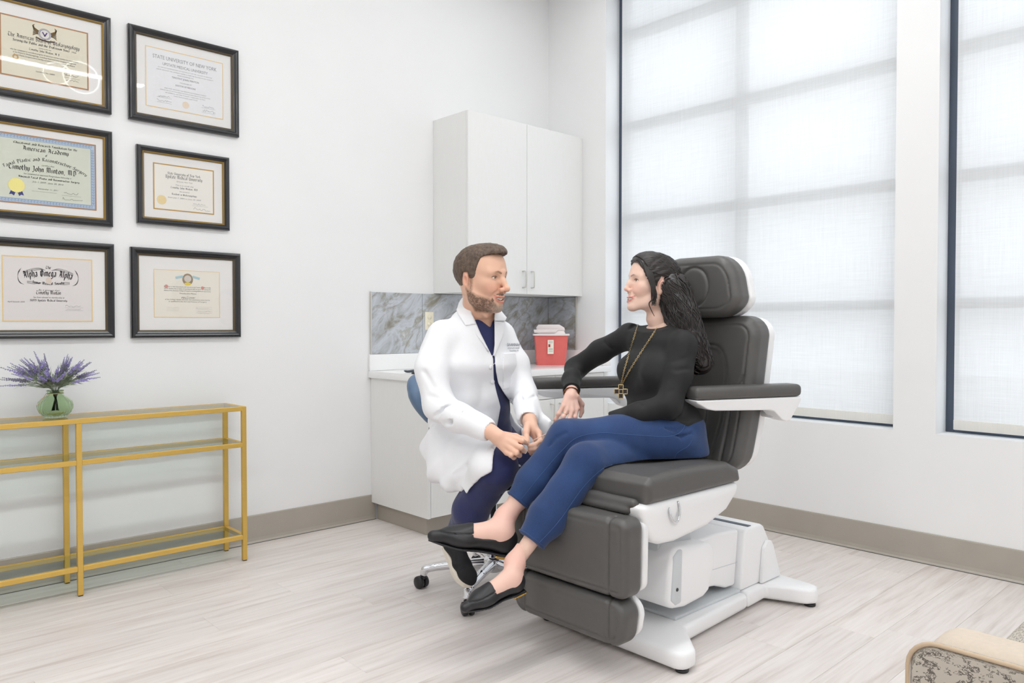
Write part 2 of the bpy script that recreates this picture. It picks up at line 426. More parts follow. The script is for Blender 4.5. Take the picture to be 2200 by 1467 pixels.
def floor_mat():
    m = bpy.data.materials.new('pale_wood_plank'); m.use_nodes = True
    t = NT(m); b = t.n['Principled BSDF']; b.inputs['Roughness'].default_value = 0.42
    tc = t.add('ShaderNodeTexCoord'); oi = t.add('ShaderNodeObjectInfo')
    off = t.add('ShaderNodeVectorMath', operation='SCALE'); off.inputs[0].default_value = (37.0, 91.0, 13.0); t.link(oi.outputs['Random'], off.inputs['Scale'])
    ad = t.add('ShaderNodeVectorMath', operation='ADD'); t.link(tc.outputs['Object'], ad.inputs[0]); t.link(off.outputs[0], ad.inputs[1])
    def layer(sc, ns, det, dist=0.0):
        mp = t.add('ShaderNodeMapping'); mp.inputs['Scale'].default_value = sc; t.link(ad.outputs[0], mp.inputs[0])
        n = t.add('ShaderNodeTexNoise'); n.inputs['Scale'].default_value = ns; n.inputs['Detail'].default_value = det; n.inputs['Distortion'].default_value = dist
        t.link(mp.outputs[0], n.inputs['Vector']); return n.outputs['Fac']
    g1 = layer((1.1, 16, 1), 2.2, 8, 0.6); g2 = layer((2.2, 60, 1), 2.0, 6, 0.2); g3 = layer((0.5, 3.0, 1), 1.8, 4, 1.2)
    cr = t.add('ShaderNodeValToRGB'); e = cr.color_ramp.elements
    e[0].position = 0.30; e[0].color = rgb(212, 202, 196); e[1].position = 0.62; e[1].color = rgb(232, 225, 221)
    x = cr.color_ramp.elements.new(0.44); x.color = rgb(225, 217, 212)
    t.link(g1, cr.inputs[0])
    m1 = t.add('ShaderNodeMix', data_type='RGBA', blend_type='MULTIPLY'); m1.inputs[0].default_value = 0.5
    c2 = t.add('ShaderNodeValToRGB'); c2.color_ramp.elements[0].position = 0.25; c2.color_ramp.elements[0].color = (0.84, 0.81, 0.79, 1); c2.color_ramp.elements[1].position = 0.5; c2.color_ramp.elements[1].color = (1, 1, 1, 1)
    t.link(g2, c2.inputs[0]); t.link(cr.outputs[0], m1.inputs[6]); t.link(c2.outputs[0], m1.inputs[7])
    m2 = t.add('ShaderNodeMix', data_type='RGBA', blend_type='MULTIPLY'); m2.inputs[0].default_value = 0.7
    c3 = t.add('ShaderNodeValToRGB'); c3.color_ramp.elements[0].position = 0.28; c3.color_ramp.elements[0].color = (0.88, 0.85, 0.835, 1); c3.color_ramp.elements[1].position = 0.48; c3.color_ramp.elements[1].color = (1, 1, 1, 1)
    t.link(g3, c3.inputs[0]); t.link(m1.outputs[2], m2.inputs[6]); t.link(c3.outputs[0], m2.inputs[7])
    hs = t.add('ShaderNodeHueSaturation'); mr = t.add('ShaderNodeMapRange'); mr.inputs[3].default_value = 0.965; mr.inputs[4].default_value = 1.035
    t.link(oi.outputs['Random'], mr.inputs[0]); t.link(mr.outputs[0], hs.inputs['Value']); t.link(m2.outputs[2], hs.inputs['Color']); t.link(hs.outputs[0], b.inputs['Base Color'])
    bp = t.add('ShaderNodeBump'); bp.inputs['Strength'].default_value = 0.12; bp.inputs['Distance'].default_value = 0.001; t.link(g2, bp.inputs['Height']); t.link(bp.outputs[0], b.inputs['Normal'])
    return m
M_FLOOR = floor_mat()
def marble_mat():
    m = bpy.data.materials.new('grey_blue_marble'); m.use_nodes = True
    t = NT(m); b = t.n['Principled BSDF']; b.inputs['Roughness'].default_value = 0.22
    tc = t.add('ShaderNodeTexCoord')
    mr_ = t.add('ShaderNodeMapping'); mr_.inputs['Rotation'].default_value = (0, math.radians(40), 0); t.link(tc.outputs['Object'], mr_.inputs[0])
    mp = t.add('ShaderNodeMapping'); mp.inputs['Scale'].default_value = (1.0, 1.0, 2.4); t.link(mr_.outputs[0], mp.inputs[0])
    n1 = t.add('ShaderNodeTexNoise'); n1.inputs['Scale'].default_value = 4.2; n1.inputs['Detail'].default_value = 10; n1.inputs['Roughness'].default_value = 0.65; n1.inputs['Distortion'].default_value = 0.7; t.link(mp.outputs[0], n1.inputs['Vector'])
    cr = t.add('ShaderNodeValToRGB'); els = cr.color_ramp.elements
    els[0].position = 0.28; els[0].color = rgb(120, 117, 110); els[1].position = 0.72; els[1].color = rgb(212, 214, 216)
    for p, c in ((0.38, rgb(150, 148, 138)), (0.46, rgb(178, 181, 185)), (0.55, rgb(196, 201, 208)), (0.62, rgb(168, 168, 162))):
        q = els.new(p); q.color = c
    t.link(n1.outputs['Fac'], cr.inputs[0])
    n2 = t.add('ShaderNodeTexNoise'); n2.inputs['Scale'].default_value = 1.9; n2.inputs['Detail'].default_value = 6; n2.inputs['Distortion'].default_value = 0.8; t.link(mp.outputs[0], n2.inputs['Vector'])
    ab = t.add('ShaderNodeMath', operation='SUBTRACT'); ab.inputs[1].default_value = 0.5; t.link(n2.outputs['Fac'], ab.inputs[0])
    a2 = t.add('ShaderNodeMath', operation='ABSOLUTE'); t.link(ab.outputs[0], a2.inputs[0])
    vr = t.add('ShaderNodeMapRange'); vr.inputs[1].default_value = 0.0; vr.inputs[2].default_value = 0.028; vr.inputs[3].default_value = 0.5; vr.inputs[4].default_value = 0.0; t.link(a2.outputs[0], vr.inputs[0])
    mx = t.add('ShaderNodeMix', data_type='RGBA'); mx.inputs[7].default_value = rgb(132, 122, 100); t.link(vr.outputs[0], mx.inputs[0]); t.link(cr.outputs[0], mx.inputs[6])
    t.link(mx.outputs[2], b.inputs['Base Color']); return m
M_MARBLE = marble_mat()

WY, WX, CEIL = 4.02, 4.12, 3.70      # left wall plane, window wall plane, ceiling height
XB, YB = -4.0, -3.2                  # the room goes on behind the camera
# ================================================================ floor of planks
sub = struct(box('floor', (XB, YB, -0.12), (WX, WY, -0.004), mat('plank_joint', rgb(150, 142, 136), 0.8)))
rng = random.Random(4)
PW, PL = 0.178, 1.22
plank_me = {}
rows = int((WY - (-0.9)) / PW) + 1
cnt = 0
for r in range(rows):
    y1 = WY - 0.002 - r * PW; y0 = y1 - PW + 0.0007
    x = WX - 0.002 - rng.random() * PL
    spans = [(x, WX - 0.002)]
    while x > -0.75:
        spans.append((x - PL, x - 0.0007)); x -= PL
    for (a, b) in spans:
        if b - a < 0.05: continue
        o = box('plank', (-(b - a) / 2, -(y1 - y0) / 2, -0.004), ((b - a) / 2, (y1 - y0) / 2, 0), M_FLOOR, None, bevel=0.0006, seg=1)
        o.location = ((a + b) / 2, (y0 + y1) / 2, 0.0); o.parent = sub; cnt += 1
pl_rest = box('plank_field', (XB, YB, -0.004), (-0.76, WY - 0.002, 0), M_FLOOR, sub); pl_rest['kind'] = 'stuff'
pl_rest2 = box('plank_field', (-0.76, YB, -0.004), (WX, -0.9 - PW, -0.0002), M_FLOOR, sub); pl_rest2['kind'] = 'stuff'
# ================================================================ walls and ceiling
struct(box('wall_left', (XB - 0.15, WY, -0.12), (WX + 0.3, WY + 0.15, CEIL + 0.1), M_WALL))
struct(box('wall_back', (XB - 0.15, YB - 0.15, -0.12), (XB, WY, CEIL + 0.1), M_WALL))
struct(box('wall_near', (XB, YB - 0.15, -0.12), (WX + 0.3, YB, CEIL + 0.1), M_WALL))
struct(box('ceiling', (XB, YB, CEIL), (WX, WY, CEIL + 0.1), M_CEIL))
W1A, W1B, W2A, W2B, SILL, WTOP = 1.535, 3.462, -0.55, 1.333, 0.652, 3.56
bm = bmesh.new()
for a, b in (((WX, YB, -0.12), (WX + 0.3, WY, SILL)), ((WX, YB, WTOP), (WX + 0.3, WY, CEIL + 0.1)), ((WX, W1B, SILL), (WX + 0.3, WY, WTOP)), ((WX, W2B, SILL), (WX + 0.3, W1A, WTOP)), ((WX, YB, SILL), (WX + 0.3, W2A, WTOP))):
    bm_box(bm, a, b)
struct(from_bm('wall_right', bm, M_WALL))
# baseboards: coved vinyl with a thin toe line
def baseboard(name, along, p0, p1, at_):
    prof = [(0, 0.0), (0.020, 0.0), (0.019, 0.004), (0.012, 0.012), (0.0085, 0.028), (0.008, 0.147), (0.006, 0.152), (0, 0.152)]
    V, Fq = [], []
    for s in (p0, p1):
        for d, z in prof: V.append((s, at_ - d, z) if along == 'X' else (at_ - d, s, z))
    n = len(prof)
    for i in range(n): Fq.append((i, (i + 1) % n, n + (i + 1) % n, n + i))
    Fq += [tuple(range(n)), tuple(range(n, 2 * n))[::-1]]
    o = struct(raw(name, V, Fq, M_BASE))
    bm = bmesh.new()
    if along == 'X': bm_box(bm, (p0, at_ - 0.0235, 0.0), (p1, at_ - 0.0195, 0.0016))
    else: bm_box(bm, (at_ - 0.0235, p0, 0.0), (at_ - 0.0195, p1, 0.0016))
    from_bm('floor_gasket', bm, M_GASK, o)
    return o
baseboard('baseboard_left', 'X', XB, 2.585, WY)
baseboard('baseboard_right', 'Y', YB, 3.44, WX)
# ================================================================ windows: dark metal frame, mullions, panes; roller shades
def window(n, ya, yb, muls):
    root = bpy.data.objects.new('window_%d' % n, None); COL.objects.link(root); root['kind'] = 'structure'
    root.location = (WX + 0.145, (ya + yb) / 2, SILL)
    def part(nm, c0, c1, m, bev=0.002): return keep(box(nm, c0, c1, m, None, bev, 1), root)
    x0, x1 = WX + 0.145, WX + 0.215
    part('frame_stile', (x0, ya, SILL), (x1, ya + 0.04, WTOP), M_WFRAME); part('frame_stile', (x0, yb - 0.04, SILL), (x1, yb, WTOP), M_WFRAME)
    part('frame_rail', (x0, ya + 0.04, SILL), (x1, yb - 0.04, SILL + 0.05), M_WFRAME); part('frame_rail', (x0, ya + 0.04, WTOP - 0.05), (x1, yb - 0.04, WTOP), M_WFRAME)
    ys = [ya + 0.04] + [v for v in muls] + [yb - 0.04]
    for v in muls: part('mullion', (x0, v - 0.027, SILL + 0.05), (x1, v + 0.027, WTOP - 0.05), M_WFRAME)
    zs = [1.305, 1.945, 2.585, 3.225]
    for i in range(len(ys) - 1):
        a = ys[i] + (0.027 if i else 0); b = ys[i + 1] - (0.027 if i + 1 < len(ys) - 1 else 0)
        zz = [SILL + 0.05]
        for z in zs:
            part('transom_bar', (x0, a, z - 0.027), (x1, b, z + 0.027), M_WFRAME)
        lo = SILL + 0.05
        for z in zs + [None]:
            hi = (z - 0.027) if z else WTOP - 0.05
            part('pane', (x0 + 0.03, a, lo), (x0 + 0.036, b, hi), M_PANE, 0)
            lo = hi + 0.054
    return root
window(1, W1A, W1B, [2.515]); window(2, W2A, W2B, [0.40])
def shade(ya, yb, label):
    t = thing('roller_shade', label, 'window shade', (WX + 0.075, (ya + yb) / 2, SILL + 0.02), 0, 'roller shades in the windows')
    x = WX + 0.075
    V = [(x, ya, SILL + 0.07), (x, yb, SILL + 0.07), (x, yb, WTOP - 0.06), (x, ya, WTOP - 0.06)]
    keep(raw('fabric', V, [(0, 1, 2, 3)], M_SHADE), t)
    keep(box('hem_bar', (x - 0.007, ya, SILL + 0.022), (x + 0.007, yb, SILL + 0.072), M_HEM, None, 0.003), t)
    V, Fq = tube_arrays([(x + 0.01, ya, WTOP - 0.045), (x + 0.01, yb, WTOP - 0.045)], 0.03, 16)
    keep(raw('roller', V, Fq, M_HEM, smooth=True), t)
    return t
shade(W1A + 0.008, W1B - 0.082, 'white translucent roller shade in the wide window behind the treatment chair')
shade(W2A + 0.01, W2B - 0.058, 'white translucent roller shade in the window at the right photo edge')
# pavement outside
struct(box('ground', (WX + 0.3, -14, -0.4), (24, 16, -0.2), mat('pavement', rgb(190, 188, 184), 0.9)))

# ================================================================ ceiling lights (out of view, some seen as reflections; the window-wall one is added fill)
M_LAMP = emit_mat('light_diffuser', (0.972, 0.992, 1.0, 1), LAMP); M_LAMPS = emit_mat('dim_light_diffuser', (0.972, 0.992, 1.0, 1), LAMP * 0.36)
M_LHOUS = mat('light_housing_white', rgb(240, 240, 240), 0.5)
def linear_light(x0, x1, y, z, w, label, up=0.0, em=None):
    t = thing('linear_light', label, 'ceiling light', ((x0 + x1) / 2, y, z), 0, 'linear ceiling lights')
    keep(box('housing', (x0, y - w / 2 - 0.012, z), (x1, y + w / 2 + 0.012, max(z + 0.06, CEIL if up else z + 0.06)), M_LHOUS), t)
    keep(box('diffuser', (x0 + 0.01, y - w / 2, z - 0.006), (x1 - 0.01, y + w / 2, z), em or M_LAMP), t)
linear_light(-2.2, 2.6, -0.27, CEIL - 0.07, 0.10, 'long white linear ceiling light over the middle of the room')
linear_light(-2.6, 3.9, 3.35, CEIL - 0.07, 0.06, 'long white linear ceiling light beside the certificate wall', em=M_LAMPS)
linear_light(-2.2, 3.1, 1.7, CEIL - 0.07, 0.14, 'wide white linear ceiling light over the treatment chair')
linear_light(-2.2, 2.6, -1.9, CEIL - 0.07, 0.14, 'long white linear ceiling light at the near wall')
t_ = thing('linear_light', 'added white linear fill light along the window wall', 'ceiling light', (3.3, 1.3, CEIL - 0.07), 0, 'linear ceiling lights')  # added lamp, brightens the far corner, cabinet fronts and nearby floor
keep(box('housing', (3.22, 0.7, CEIL - 0.07), (3.38, 3.15, CEIL - 0.01), M_LHOUS), t_); keep(box('diffuser', (3.235, 0.71, CEIL - 0.076), (3.365, 3.10, CEIL - 0.07), M_LAMPS), t_)
M_RING = emit_mat('ring_glow', (0.95, 1.0, 0.97, 1), 9.0)
pend = thing('ring_pendant', 'pendant light of two crossing white glowing rings', 'pendant light', (1.79, 0.77, 2.9))
for (cx, cy, cz, R, ax) in ((1.58, 0.82, 3.27, 0.095, 0.25), (1.73, 0.94, 3.24, 0.138, -0.15)):
    pts = [(cx + R * math.cos(a) , cy + R * math.cos(a) * ax, cz + R * 0.92 * math.sin(a)) for a in np.linspace(0, 2 * math.pi, 49)[:-1]]
    V, Fq = tube_arrays(pts, 0.0055, 8, closed=True); keep(raw('ring', V, Fq, M_RING, smooth=True), pend)
    keep(tube('cable', [(cx, cy, cz + R * 0.92), (cx, cy, CEIL)], 0.0015, M_STEEL, None, 6), pend)
# ================================================================ base cabinets, worktop, backsplash, wall cabinet
CX0 = 2.56
def pull(parent, x, y, z0, z1):
    bm_pts = [(x, y, z0), (x, y - 0.022, z0 + 0.002), (x, y - 0.03, z0 + 0.012), (x, y - 0.03, z1 - 0.012), (x, y - 0.022, z1 - 0.002), (x, y, z1)]
    return tube('handle', bez(bm_pts, 30), 0.0042, M_STEEL, parent, 8)
def pull_h(parent, x0, x1, y, z):
    return tube('handle', bez([(x0, y, z), (x0 + 0.002, y - 0.022, z), (x0 + 0.012, y - 0.03, z), (x1 - 0.012, y - 0.03, z), (x1 - 0.002, y - 0.022, z), (x1, y, z)], 30), 0.0042, M_STEEL, parent, 8)
FY = 3.435
def base_unit(x0, x1, kind, label, side=False):
    t = thing('base_cabinet', label, 'cabinet', (x0, FY + 0.02, 0), 0, 'base cabinets under the worktop')
    keep(box('body', (x0 + 0.0005, FY + 0.021, 0.105), (x1 - 0.0005, WY - 0.001, 0.872), M_LAM), t)
    if side: keep(box('side_panel', (x0 - 0.019, FY, 0.105), (x0 - 0.0005, WY - 0.001, 0.872), M_LAM, None, 0.0012, 1), t)
    keep(box('toe_kick', (x0 + (0.02 if side else 0), FY + 0.055, 0.0005), (x1, FY + 0.075, 0.104), M_BASE), t)
    if side: keep(box('toe_kick_side', (x0 + 0.012, FY + 0.055, 0.0005), (x0 + 0.02, WY - 0.022, 0.104), M_BASE), t)
    if kind == 'drawers':
        zz = [0.108, 0.41, 0.64, 0.868]
        for i in range(3):
            d = keep(box('drawer', (x0 + 0.002, FY, zz[i]), (x1 - 0.002, FY + 0.019, zz[i + 1] - 0.004), M_LAM, None, 0.0012, 1), t)
            keep(pull_h(None, (x0 + x1) / 2 - 0.055, (x0 + x1) / 2 + 0.055, FY, zz[i + 1] - 0.05), d)
    else:
        d = keep(box('drawer', (x0 + 0.002, FY, 0.72), (x1 - 0.002, FY + 0.019, 0.868), M_LAM, None, 0.0012, 1), t)
        keep(pull_h(None, (x0 + x1) / 2 - 0.055, (x0 + x1) / 2 + 0.055, FY, 0.80), d)
        xm = x1 if kind == 'right' else x0
        d = keep(box('door', (x0 + 0.002, FY, 0.108), (x1 - 0.002, FY + 0.019, 0.716), M_LAM, None, 0.0012, 1), t)
        hx = x1 - 0.04 if kind == 'right' else x0 + 0.04
        keep(pull(None, hx, FY, 0.58, 0.685), d)
    return t
base_unit(CX0 + 0.02, 3.08, 'drawers', 'white laminate drawer unit at the open end of the worktop', True)
base_unit(3.08, 3.585, 'right', 'white laminate base cabinet in the middle of the row')
base_unit(3.585, 4.075, 'left', 'white laminate base cabinet next to the window wall')
box('filler_strip', (4.076, FY, 0.0), (WX - 0.001, FY + 0.06, 0.872), M_LAM)
tag(bpy.data.objects['filler_strip'], 'white laminate filler strip between base cabinet and window wall', 'filler strip')
wt = thing('worktop', 'white quartz worktop with upstand on the base cabinets', 'worktop', (CX0, FY, 0.873))
keep(box('slab', (CX0 - 0.018, FY - 0.03, 0.873), (WX - 0.001, WY - 0.001, 0.915), M_QUARTZ, None, 0.003), wt)
keep(box('upstand', (CX0 - 0.016, WY - 0.021, 0.9155), (WX - 0.001, WY - 0.001, 1.015), M_QUARTZ, None, 0.002), wt)
keep(box('upstand', (WX - 0.021, FY - 0.028, 0.9155), (WX - 0.001, WY - 0.0215, 1.015), M_QUARTZ, None, 0.002), wt)
bs = thing('backsplash', 'grey blue veined marble backsplash with metal edge above the worktop', 'backsplash', (CX0, WY - 0.012, 1.016))
for a, b in ((CX0 + 0.004, 2.945), (2.947, 3.545), (3.547, WX - 0.012)):
    keep(box('tile', (a, WY - 0.012, 1.016), (b, WY - 0.001, 1.398), M_MARBLE, None, 0.0012, 1), bs)
keep(box('tile', (WX - 0.012, 3.732, 1.016), (WX - 0.001, WY - 0.013, 1.398), M_MARBLE, None, 0.0012, 1), bs)
keep(box('edge_trim', (CX0 - 0.003, WY - 0.0145, 1.016), (CX0 + 0.003, WY - 0.001, 1.400), M_STEEL), bs)
keep(box('edge_trim', (WX - 0.0145, 3.726, 1.016), (WX - 0.001, 3.732, 1.398), M_STEEL), bs)
UX, UY = 3.045, 3.665
uc = thing('wall_cabinet', 'white two-door wall cabinet above the marble backsplash', 'cabinet', (UX, UY, 1.40))
keep(box('body', (UX, UY + 0.02, 1.402), (4.085, WY - 0.001, 2.53), M_LAM, None, 0.001, 1), uc)
for a, b, hx in ((UX + 0.001, 3.553, 3.553 - 0.038), (3.556, 4.083, 3.556 + 0.038)):
    d = keep(box('door', (a, UY, 1.402), (b, UY + 0.0195, 2.529), M_LAM, None, 0.0014, 1), uc)
    keep(pull(None, hx, UY, 1.445, 1.553), d)
keep(box('filler_strip', (4.086, UY + 0.012, 1.402), (WX - 0.001, UY + 0.05, 2.53), M_LAM), uc)
# outlet on the backsplash
M_IVORY = mat('ivory_plastic', rgb(238, 230, 208), 0.4)
ou = thing('power_outlet', 'ivory double power outlet on the marble backsplash', 'power outlet', (2.998, WY - 0.012, 1.222))
keep(box('plate', (2.963, WY - 0.018, 1.164), (3.033, WY - 0.0125, 1.281), M_IVORY, None, 0.003), ou)
for z in (1.200, 1.246):
    s = keep(lathe('socket', [(0.0, 0), (0.015, 0), (0.016, -0.001), (0.016, -0.004)][::-1], M_IVORY, None, 20, (2.998, WY - 0.0185 + 0.0015, z), axis='Y'), ou)
    for dx in (-0.006, 0.006): keep(box('slot', (2.998 + dx - 0.001, WY - 0.0195, z - 0.001), (2.998 + dx + 0.001, WY - 0.0165, z + 0.007), M_GASK), s)
# small tools on the worktop corner
tl = thing('handheld_tool', 'slim slate grey handheld tool lying on the worktop corner behind the stool', 'tool', (2.62, 3.60, 0.9155))
keep(tube('handle', bez([(2.546, 3.645, 0.932), (2.565, 3.632, 0.927), (2.60, 3.612, 0.931), (2.64, 3.588, 0.934), (2.70, 3.552, 0.934)], 20), np.concatenate([[0.002, 0.004, 0.006], np.linspace(0.007, 0.010, 18)]), mat('slate_plastic', rgb(66, 72, 84), 0.4), None, 10), tl)
keep(box('rest_foot', (2.655, 3.555, 0.9155), (2.695, 3.585, 0.928), M_BLACKP, None, 0.003), tl)
bc = thing('black_case', 'small flat black case on the worktop next to the slate tool', 'case', (2.58, 3.56, 0.9155))
keep(box('lid', (2.548, 3.545, 0.9225), (2.615, 3.575, 0.928), M_BLACKP, None, 0.0025), bc); keep(box('tray', (2.548, 3.545, 0.9155), (2.615, 3.575, 0.922), M_BLACKP, None, 0.002), bc)
# sharps container in the corner
def plastic(name, col, rough, trans):
    m = mat(name, col, rough); m.node_tree.nodes['Principled BSDF'].inputs['Transmission Weight'].default_value = trans; return m
M_RED = mat('red_plastic', rgb(230, 112, 106), 0.35, noise=0.12, nscale=9); M_LIDW = mat('lid_white_plastic', rgb(240, 230, 228), 0.4)
sc_ = thing('sharps_container', 'red sharps container with white hinged lid on the worktop', 'container', (3.897, 3.775, 0.9155), math.radians(-43))
def taper_box(name, w0, d0, w1, d1, z0, z1, m, parent, r=0.012, y=0.0):
    V, Fq = [], []
    for (w, d, z) in ((w0, d0, z0), (w1, d1, z1)):
        for sx, sy, a0 in ((1, 1, 0), (-1, 1, 90), (-1, -1, 180), (1, -1, 270)):
            for q in range(5):
                a = math.radians(a0 + q * 22.5); V.append((sx * (w / 2 - r) + r * math.cos(a), y + sy * (d / 2 - r) + r * math.sin(a), z))
    n = 20
    for i in range(n): Fq.append((i, (i + 1) % n, n + (i + 1) % n, n + i))
    Fq += [tuple(range(n))[::-1], tuple(range(n, 2 * n))]
    o = raw(name, V, Fq, m, parent, smooth=True); o.data.set_sharp_from_angle(angle=math.radians(40)); return o
taper_box('bin', 0.205, 0.11, 0.238, 0.135, 0.0, 0.206, M_RED, sc_)
taper_box('rim', 0.256, 0.152, 0.256, 0.152, 0.2065, 0.219, M_LIDW, sc_)
taper_box('lid', 0.20, 0.12, 0.185, 0.10, 0.2195, 0.240, M_LIDW, sc_)
lidp = prism('lid_chute', [(-0.10, 0.2405), (0.10, 0.2405), (0.095, 0.262), (0.06, 0.284), (-0.088, 0.284), (-0.105, 0.262)], 'Y', -0.02, 0.045, M_LIDW, sc_, 0.004, 2)
prism('lid_flap', [(-0.12, 0.226), (0.03, 0.226), (0.05, 0.249), (-0.124, 0.249)], 'Y', -0.066, -0.058, M_LIDW, sc_, 0.002, 2)
lab = box('warning_label', (-0.026, -0.0655, 0.082), (0.016, -0.062, 0.18), mat('label_cream', rgb(244, 240, 226), 0.6), sc_); lab.rotation_euler = (math.radians(3.2), 0, 0); lab.location = (0.0, -0.0045, 0.0)
lr = box('label_mark', (-0.021, -0.0665, 0.130), (-0.008, -0.0657, 0.150), mat('label_red', rgb(190, 20, 20), 0.6), lab)
for zz in (0.100, 0.112, 0.118, 0.160, 0.168): box('label_print', (-0.018, -0.0664, zz), (0.010, -0.0657, zz + 0.002), mat('label_grey', rgb(130, 130, 130), 0.6), lab)

# ================================================================ gold console table with glass shelves
TX0, TX1, TYF, TYB, TZ = 0.132, 1.647, 3.735, 3.985, 0.783
ct = thing('console_table', 'narrow gold metal console table with three glass shelves against the wall', 'table', ((TX0 + TX1) / 2, (TYF + TYB) / 2, 0))
s = 0.022
xm = (TX0 + TX1) / 2
for x in (TX0, xm - s / 2, TX1 - s):
    for y in (TYF, TYB - s):
        l = keep(box('leg', (x, y, 0.004), (x + s, y + s, TZ if x != xm - s / 2 else TZ - s), M_GOLD, None, 0.0015, 1), ct)
        keep(box('foot_pad', (x + 0.002, y + 0.002, 0.0), (x + s - 0.002, y + s - 0.002, 0.0045), M_BLACKP), l)
for z, nm in ((TZ, 'top'), (0.600, 'middle'), (0.132, 'bottom')):
    for y in (TYF, TYB - s):
        segs = [(TX0 + s, TX1 - s)] if nm == 'top' else [(TX0 + s, xm - s / 2), (xm + s / 2, TX1 - s)]
        for a, b in segs: keep(box('rail', (a, y, z - s), (b, y + s, z), M_GOLD, None, 0.0015, 1), ct)
    for x in (TX0, TX1 - s): keep(box('rail', (x, TYF + s, z - s), (x + s, TYB - s, z), M_GOLD, None, 0.0015, 1), ct)
    keep(box('glass_shelf', (TX0 + s + 0.001, TYF + s - 0.008, z - 0.0065), (TX1 - s - 0.001, TYB - s + 0.008, z - 0.0005), M_SHELFGL), ct)
# ================================================================ vase and lavender
VX, VY = 0.826, 3.862
M_GREENGL = mat('green_glass', rgb(222, 238, 212), 0.03); _b = M_GREENGL.node_tree.nodes['Principled BSDF']; _b.inputs['Transmission Weight'].default_value = 1.0; _b.inputs['IOR'].default_value = 1.14
va = thing('vase', 'round ribbed green glass vase on the gold console table', 'vase', (VX, VY, TZ))
prof = [(0.0, 0.0005), (0.040, 0.0005), (0.046, 0.004), (0.050, 0.010), (0.062, 0.022), (0.070, 0.040), (0.0715, 0.054), (0.066, 0.072), (0.050, 0.088), (0.036, 0.097), (0.031, 0.104), (0.031, 0.112), (0.0345, 0.119), (0.033, 0.122), (0.030, 0.119), (0.0275, 0.108), (0.032, 0.098), (0.046, 0.086), (0.061, 0.071), (0.0665, 0.054), (0.065, 0.040), (0.057, 0.024), (0.044, 0.012), (0.0, 0.008)]
lathe('body', prof, M_GREENGL, va, 120, ribs=24, ribd=0.045)
M_TWINE = mat('twine', rgb(196, 160, 120), 0.9)
tube('twine', [(0.0335 * math.cos(a), 0.0335 * math.sin(a), 0.108) for a in np.linspace(0, 2 * math.pi, 25)[:-1]], 0.0015, M_TWINE, va, 6, closed=True)
tube('twine_end', bez([(-0.032, 0.01, 0.108), (-0.05, -0.02, 0.092), (-0.068, -0.03, 0.070), (-0.078, -0.03, 0.062)], 12), 0.0012, M_TWINE, va, 6)
M_STEM = mat('sage_green_stem', rgb(164, 176, 152), 0.8, noise=0.2, nscale=60); M_LAV = mat('lavender_flower', rgb(176, 164, 226), 0.8, noise=0.25, nscale=90); M_LAV2 = mat('dusk_lavender_flower', rgb(146, 136, 176), 0.8, noise=0.25, nscale=90)
rng = random.Random(11)
bunch = thing('lavender_bunch', 'bunch of pale violet lavender sprigs standing in the green glass vase', 'flowers', (VX, VY, TZ + 0.03))
def lavender(k, az, el, L):
    d = np.array((math.cos(az) * math.cos(el), math.sin(az) * math.cos(el), math.sin(el)))
    p0 = np.array((math.cos(az + 2.6) * 0.015, math.sin(az + 2.6) * 0.015, 0.0)); p1 = np.array((math.cos(az) * 0.014, math.sin(az) * 0.014, 0.095))
    tip = p1 + d * L
    mid = p1 + d * L * 0.5 + np.array((0, 0, 0.012 * math.cos(el)))
    if VY + tip[1] > WY - 0.012: tip[1] = WY - 0.012 - VY
    if VY + mid[1] > WY - 0.012: mid[1] = WY - 0.02 - VY
    path = bez([p0, p1, mid, tip], 21)
    V, Fq = tube_arrays(path, 0.0012, 5); 
    # narrow leaves along the stem
    for q in range(18):
        i = 8 + q % 8; b = path[i]; t_ = path[min(i + 1, len(path) - 1)] - b; t_ /= np.linalg.norm(t_) + 1e-9
        sd = np.cross(t_, (rng.uniform(-1, 1), rng.uniform(-1, 1), rng.uniform(-1, 1))); sd /= np.linalg.norm(sd) + 1e-9
        e = b + t_ * 0.035 + sd * 0.018; w = np.cross(t_, sd) * 0.0024; o = len(V)
        V += [b, (b + e) / 2 + w, e, (b + e) / 2 - w]; Fq.append((o, o + 1, o + 2, o + 3))
    spr = raw('sprig', V, Fq, M_STEM, bunch, smooth=True)
    V, Fq = [], []
    n = len(path); a = int(n * 0.66)
    for i in range(13):
        f = a + (n - 1 - a) * i / 12.0; j = min(int(f), n - 2); p = path[j] + (path[j + 1] - path[j]) * (f - j)
        t_ = path[j + 1] - path[j]; t_ /= np.linalg.norm(t_); rr = 0.0078 * (1 - 0.65 * i / 12) * (0.6 if i == 0 else 1)
        for q in range(4):
            sd = np.cross(t_, (rng.uniform(-1, 1), rng.uniform(-1, 1), rng.uniform(-1, 1))); sd /= np.linalg.norm(sd) + 1e-9
            c = p + sd * rr * 0.6; u = np.cross(t_, sd); o = len(V); z = rr * 0.55
            V += [c + t_ * z * 1.6, c + sd * z, c + u * z, c - sd * z, c - u * z, c - t_ * z * 1.2]
            Fq += [(o, o + 1, o + 2), (o, o + 2, o + 3), (o, o + 3, o + 4), (o, o + 4, o + 1), (o + 5, o + 2, o + 1), (o + 5, o + 3, o + 2), (o + 5, o + 4, o + 3), (o + 5, o + 1, o + 4)]
    raw('flower_spike', V, Fq, M_LAV if k % 4 else M_LAV2, spr)
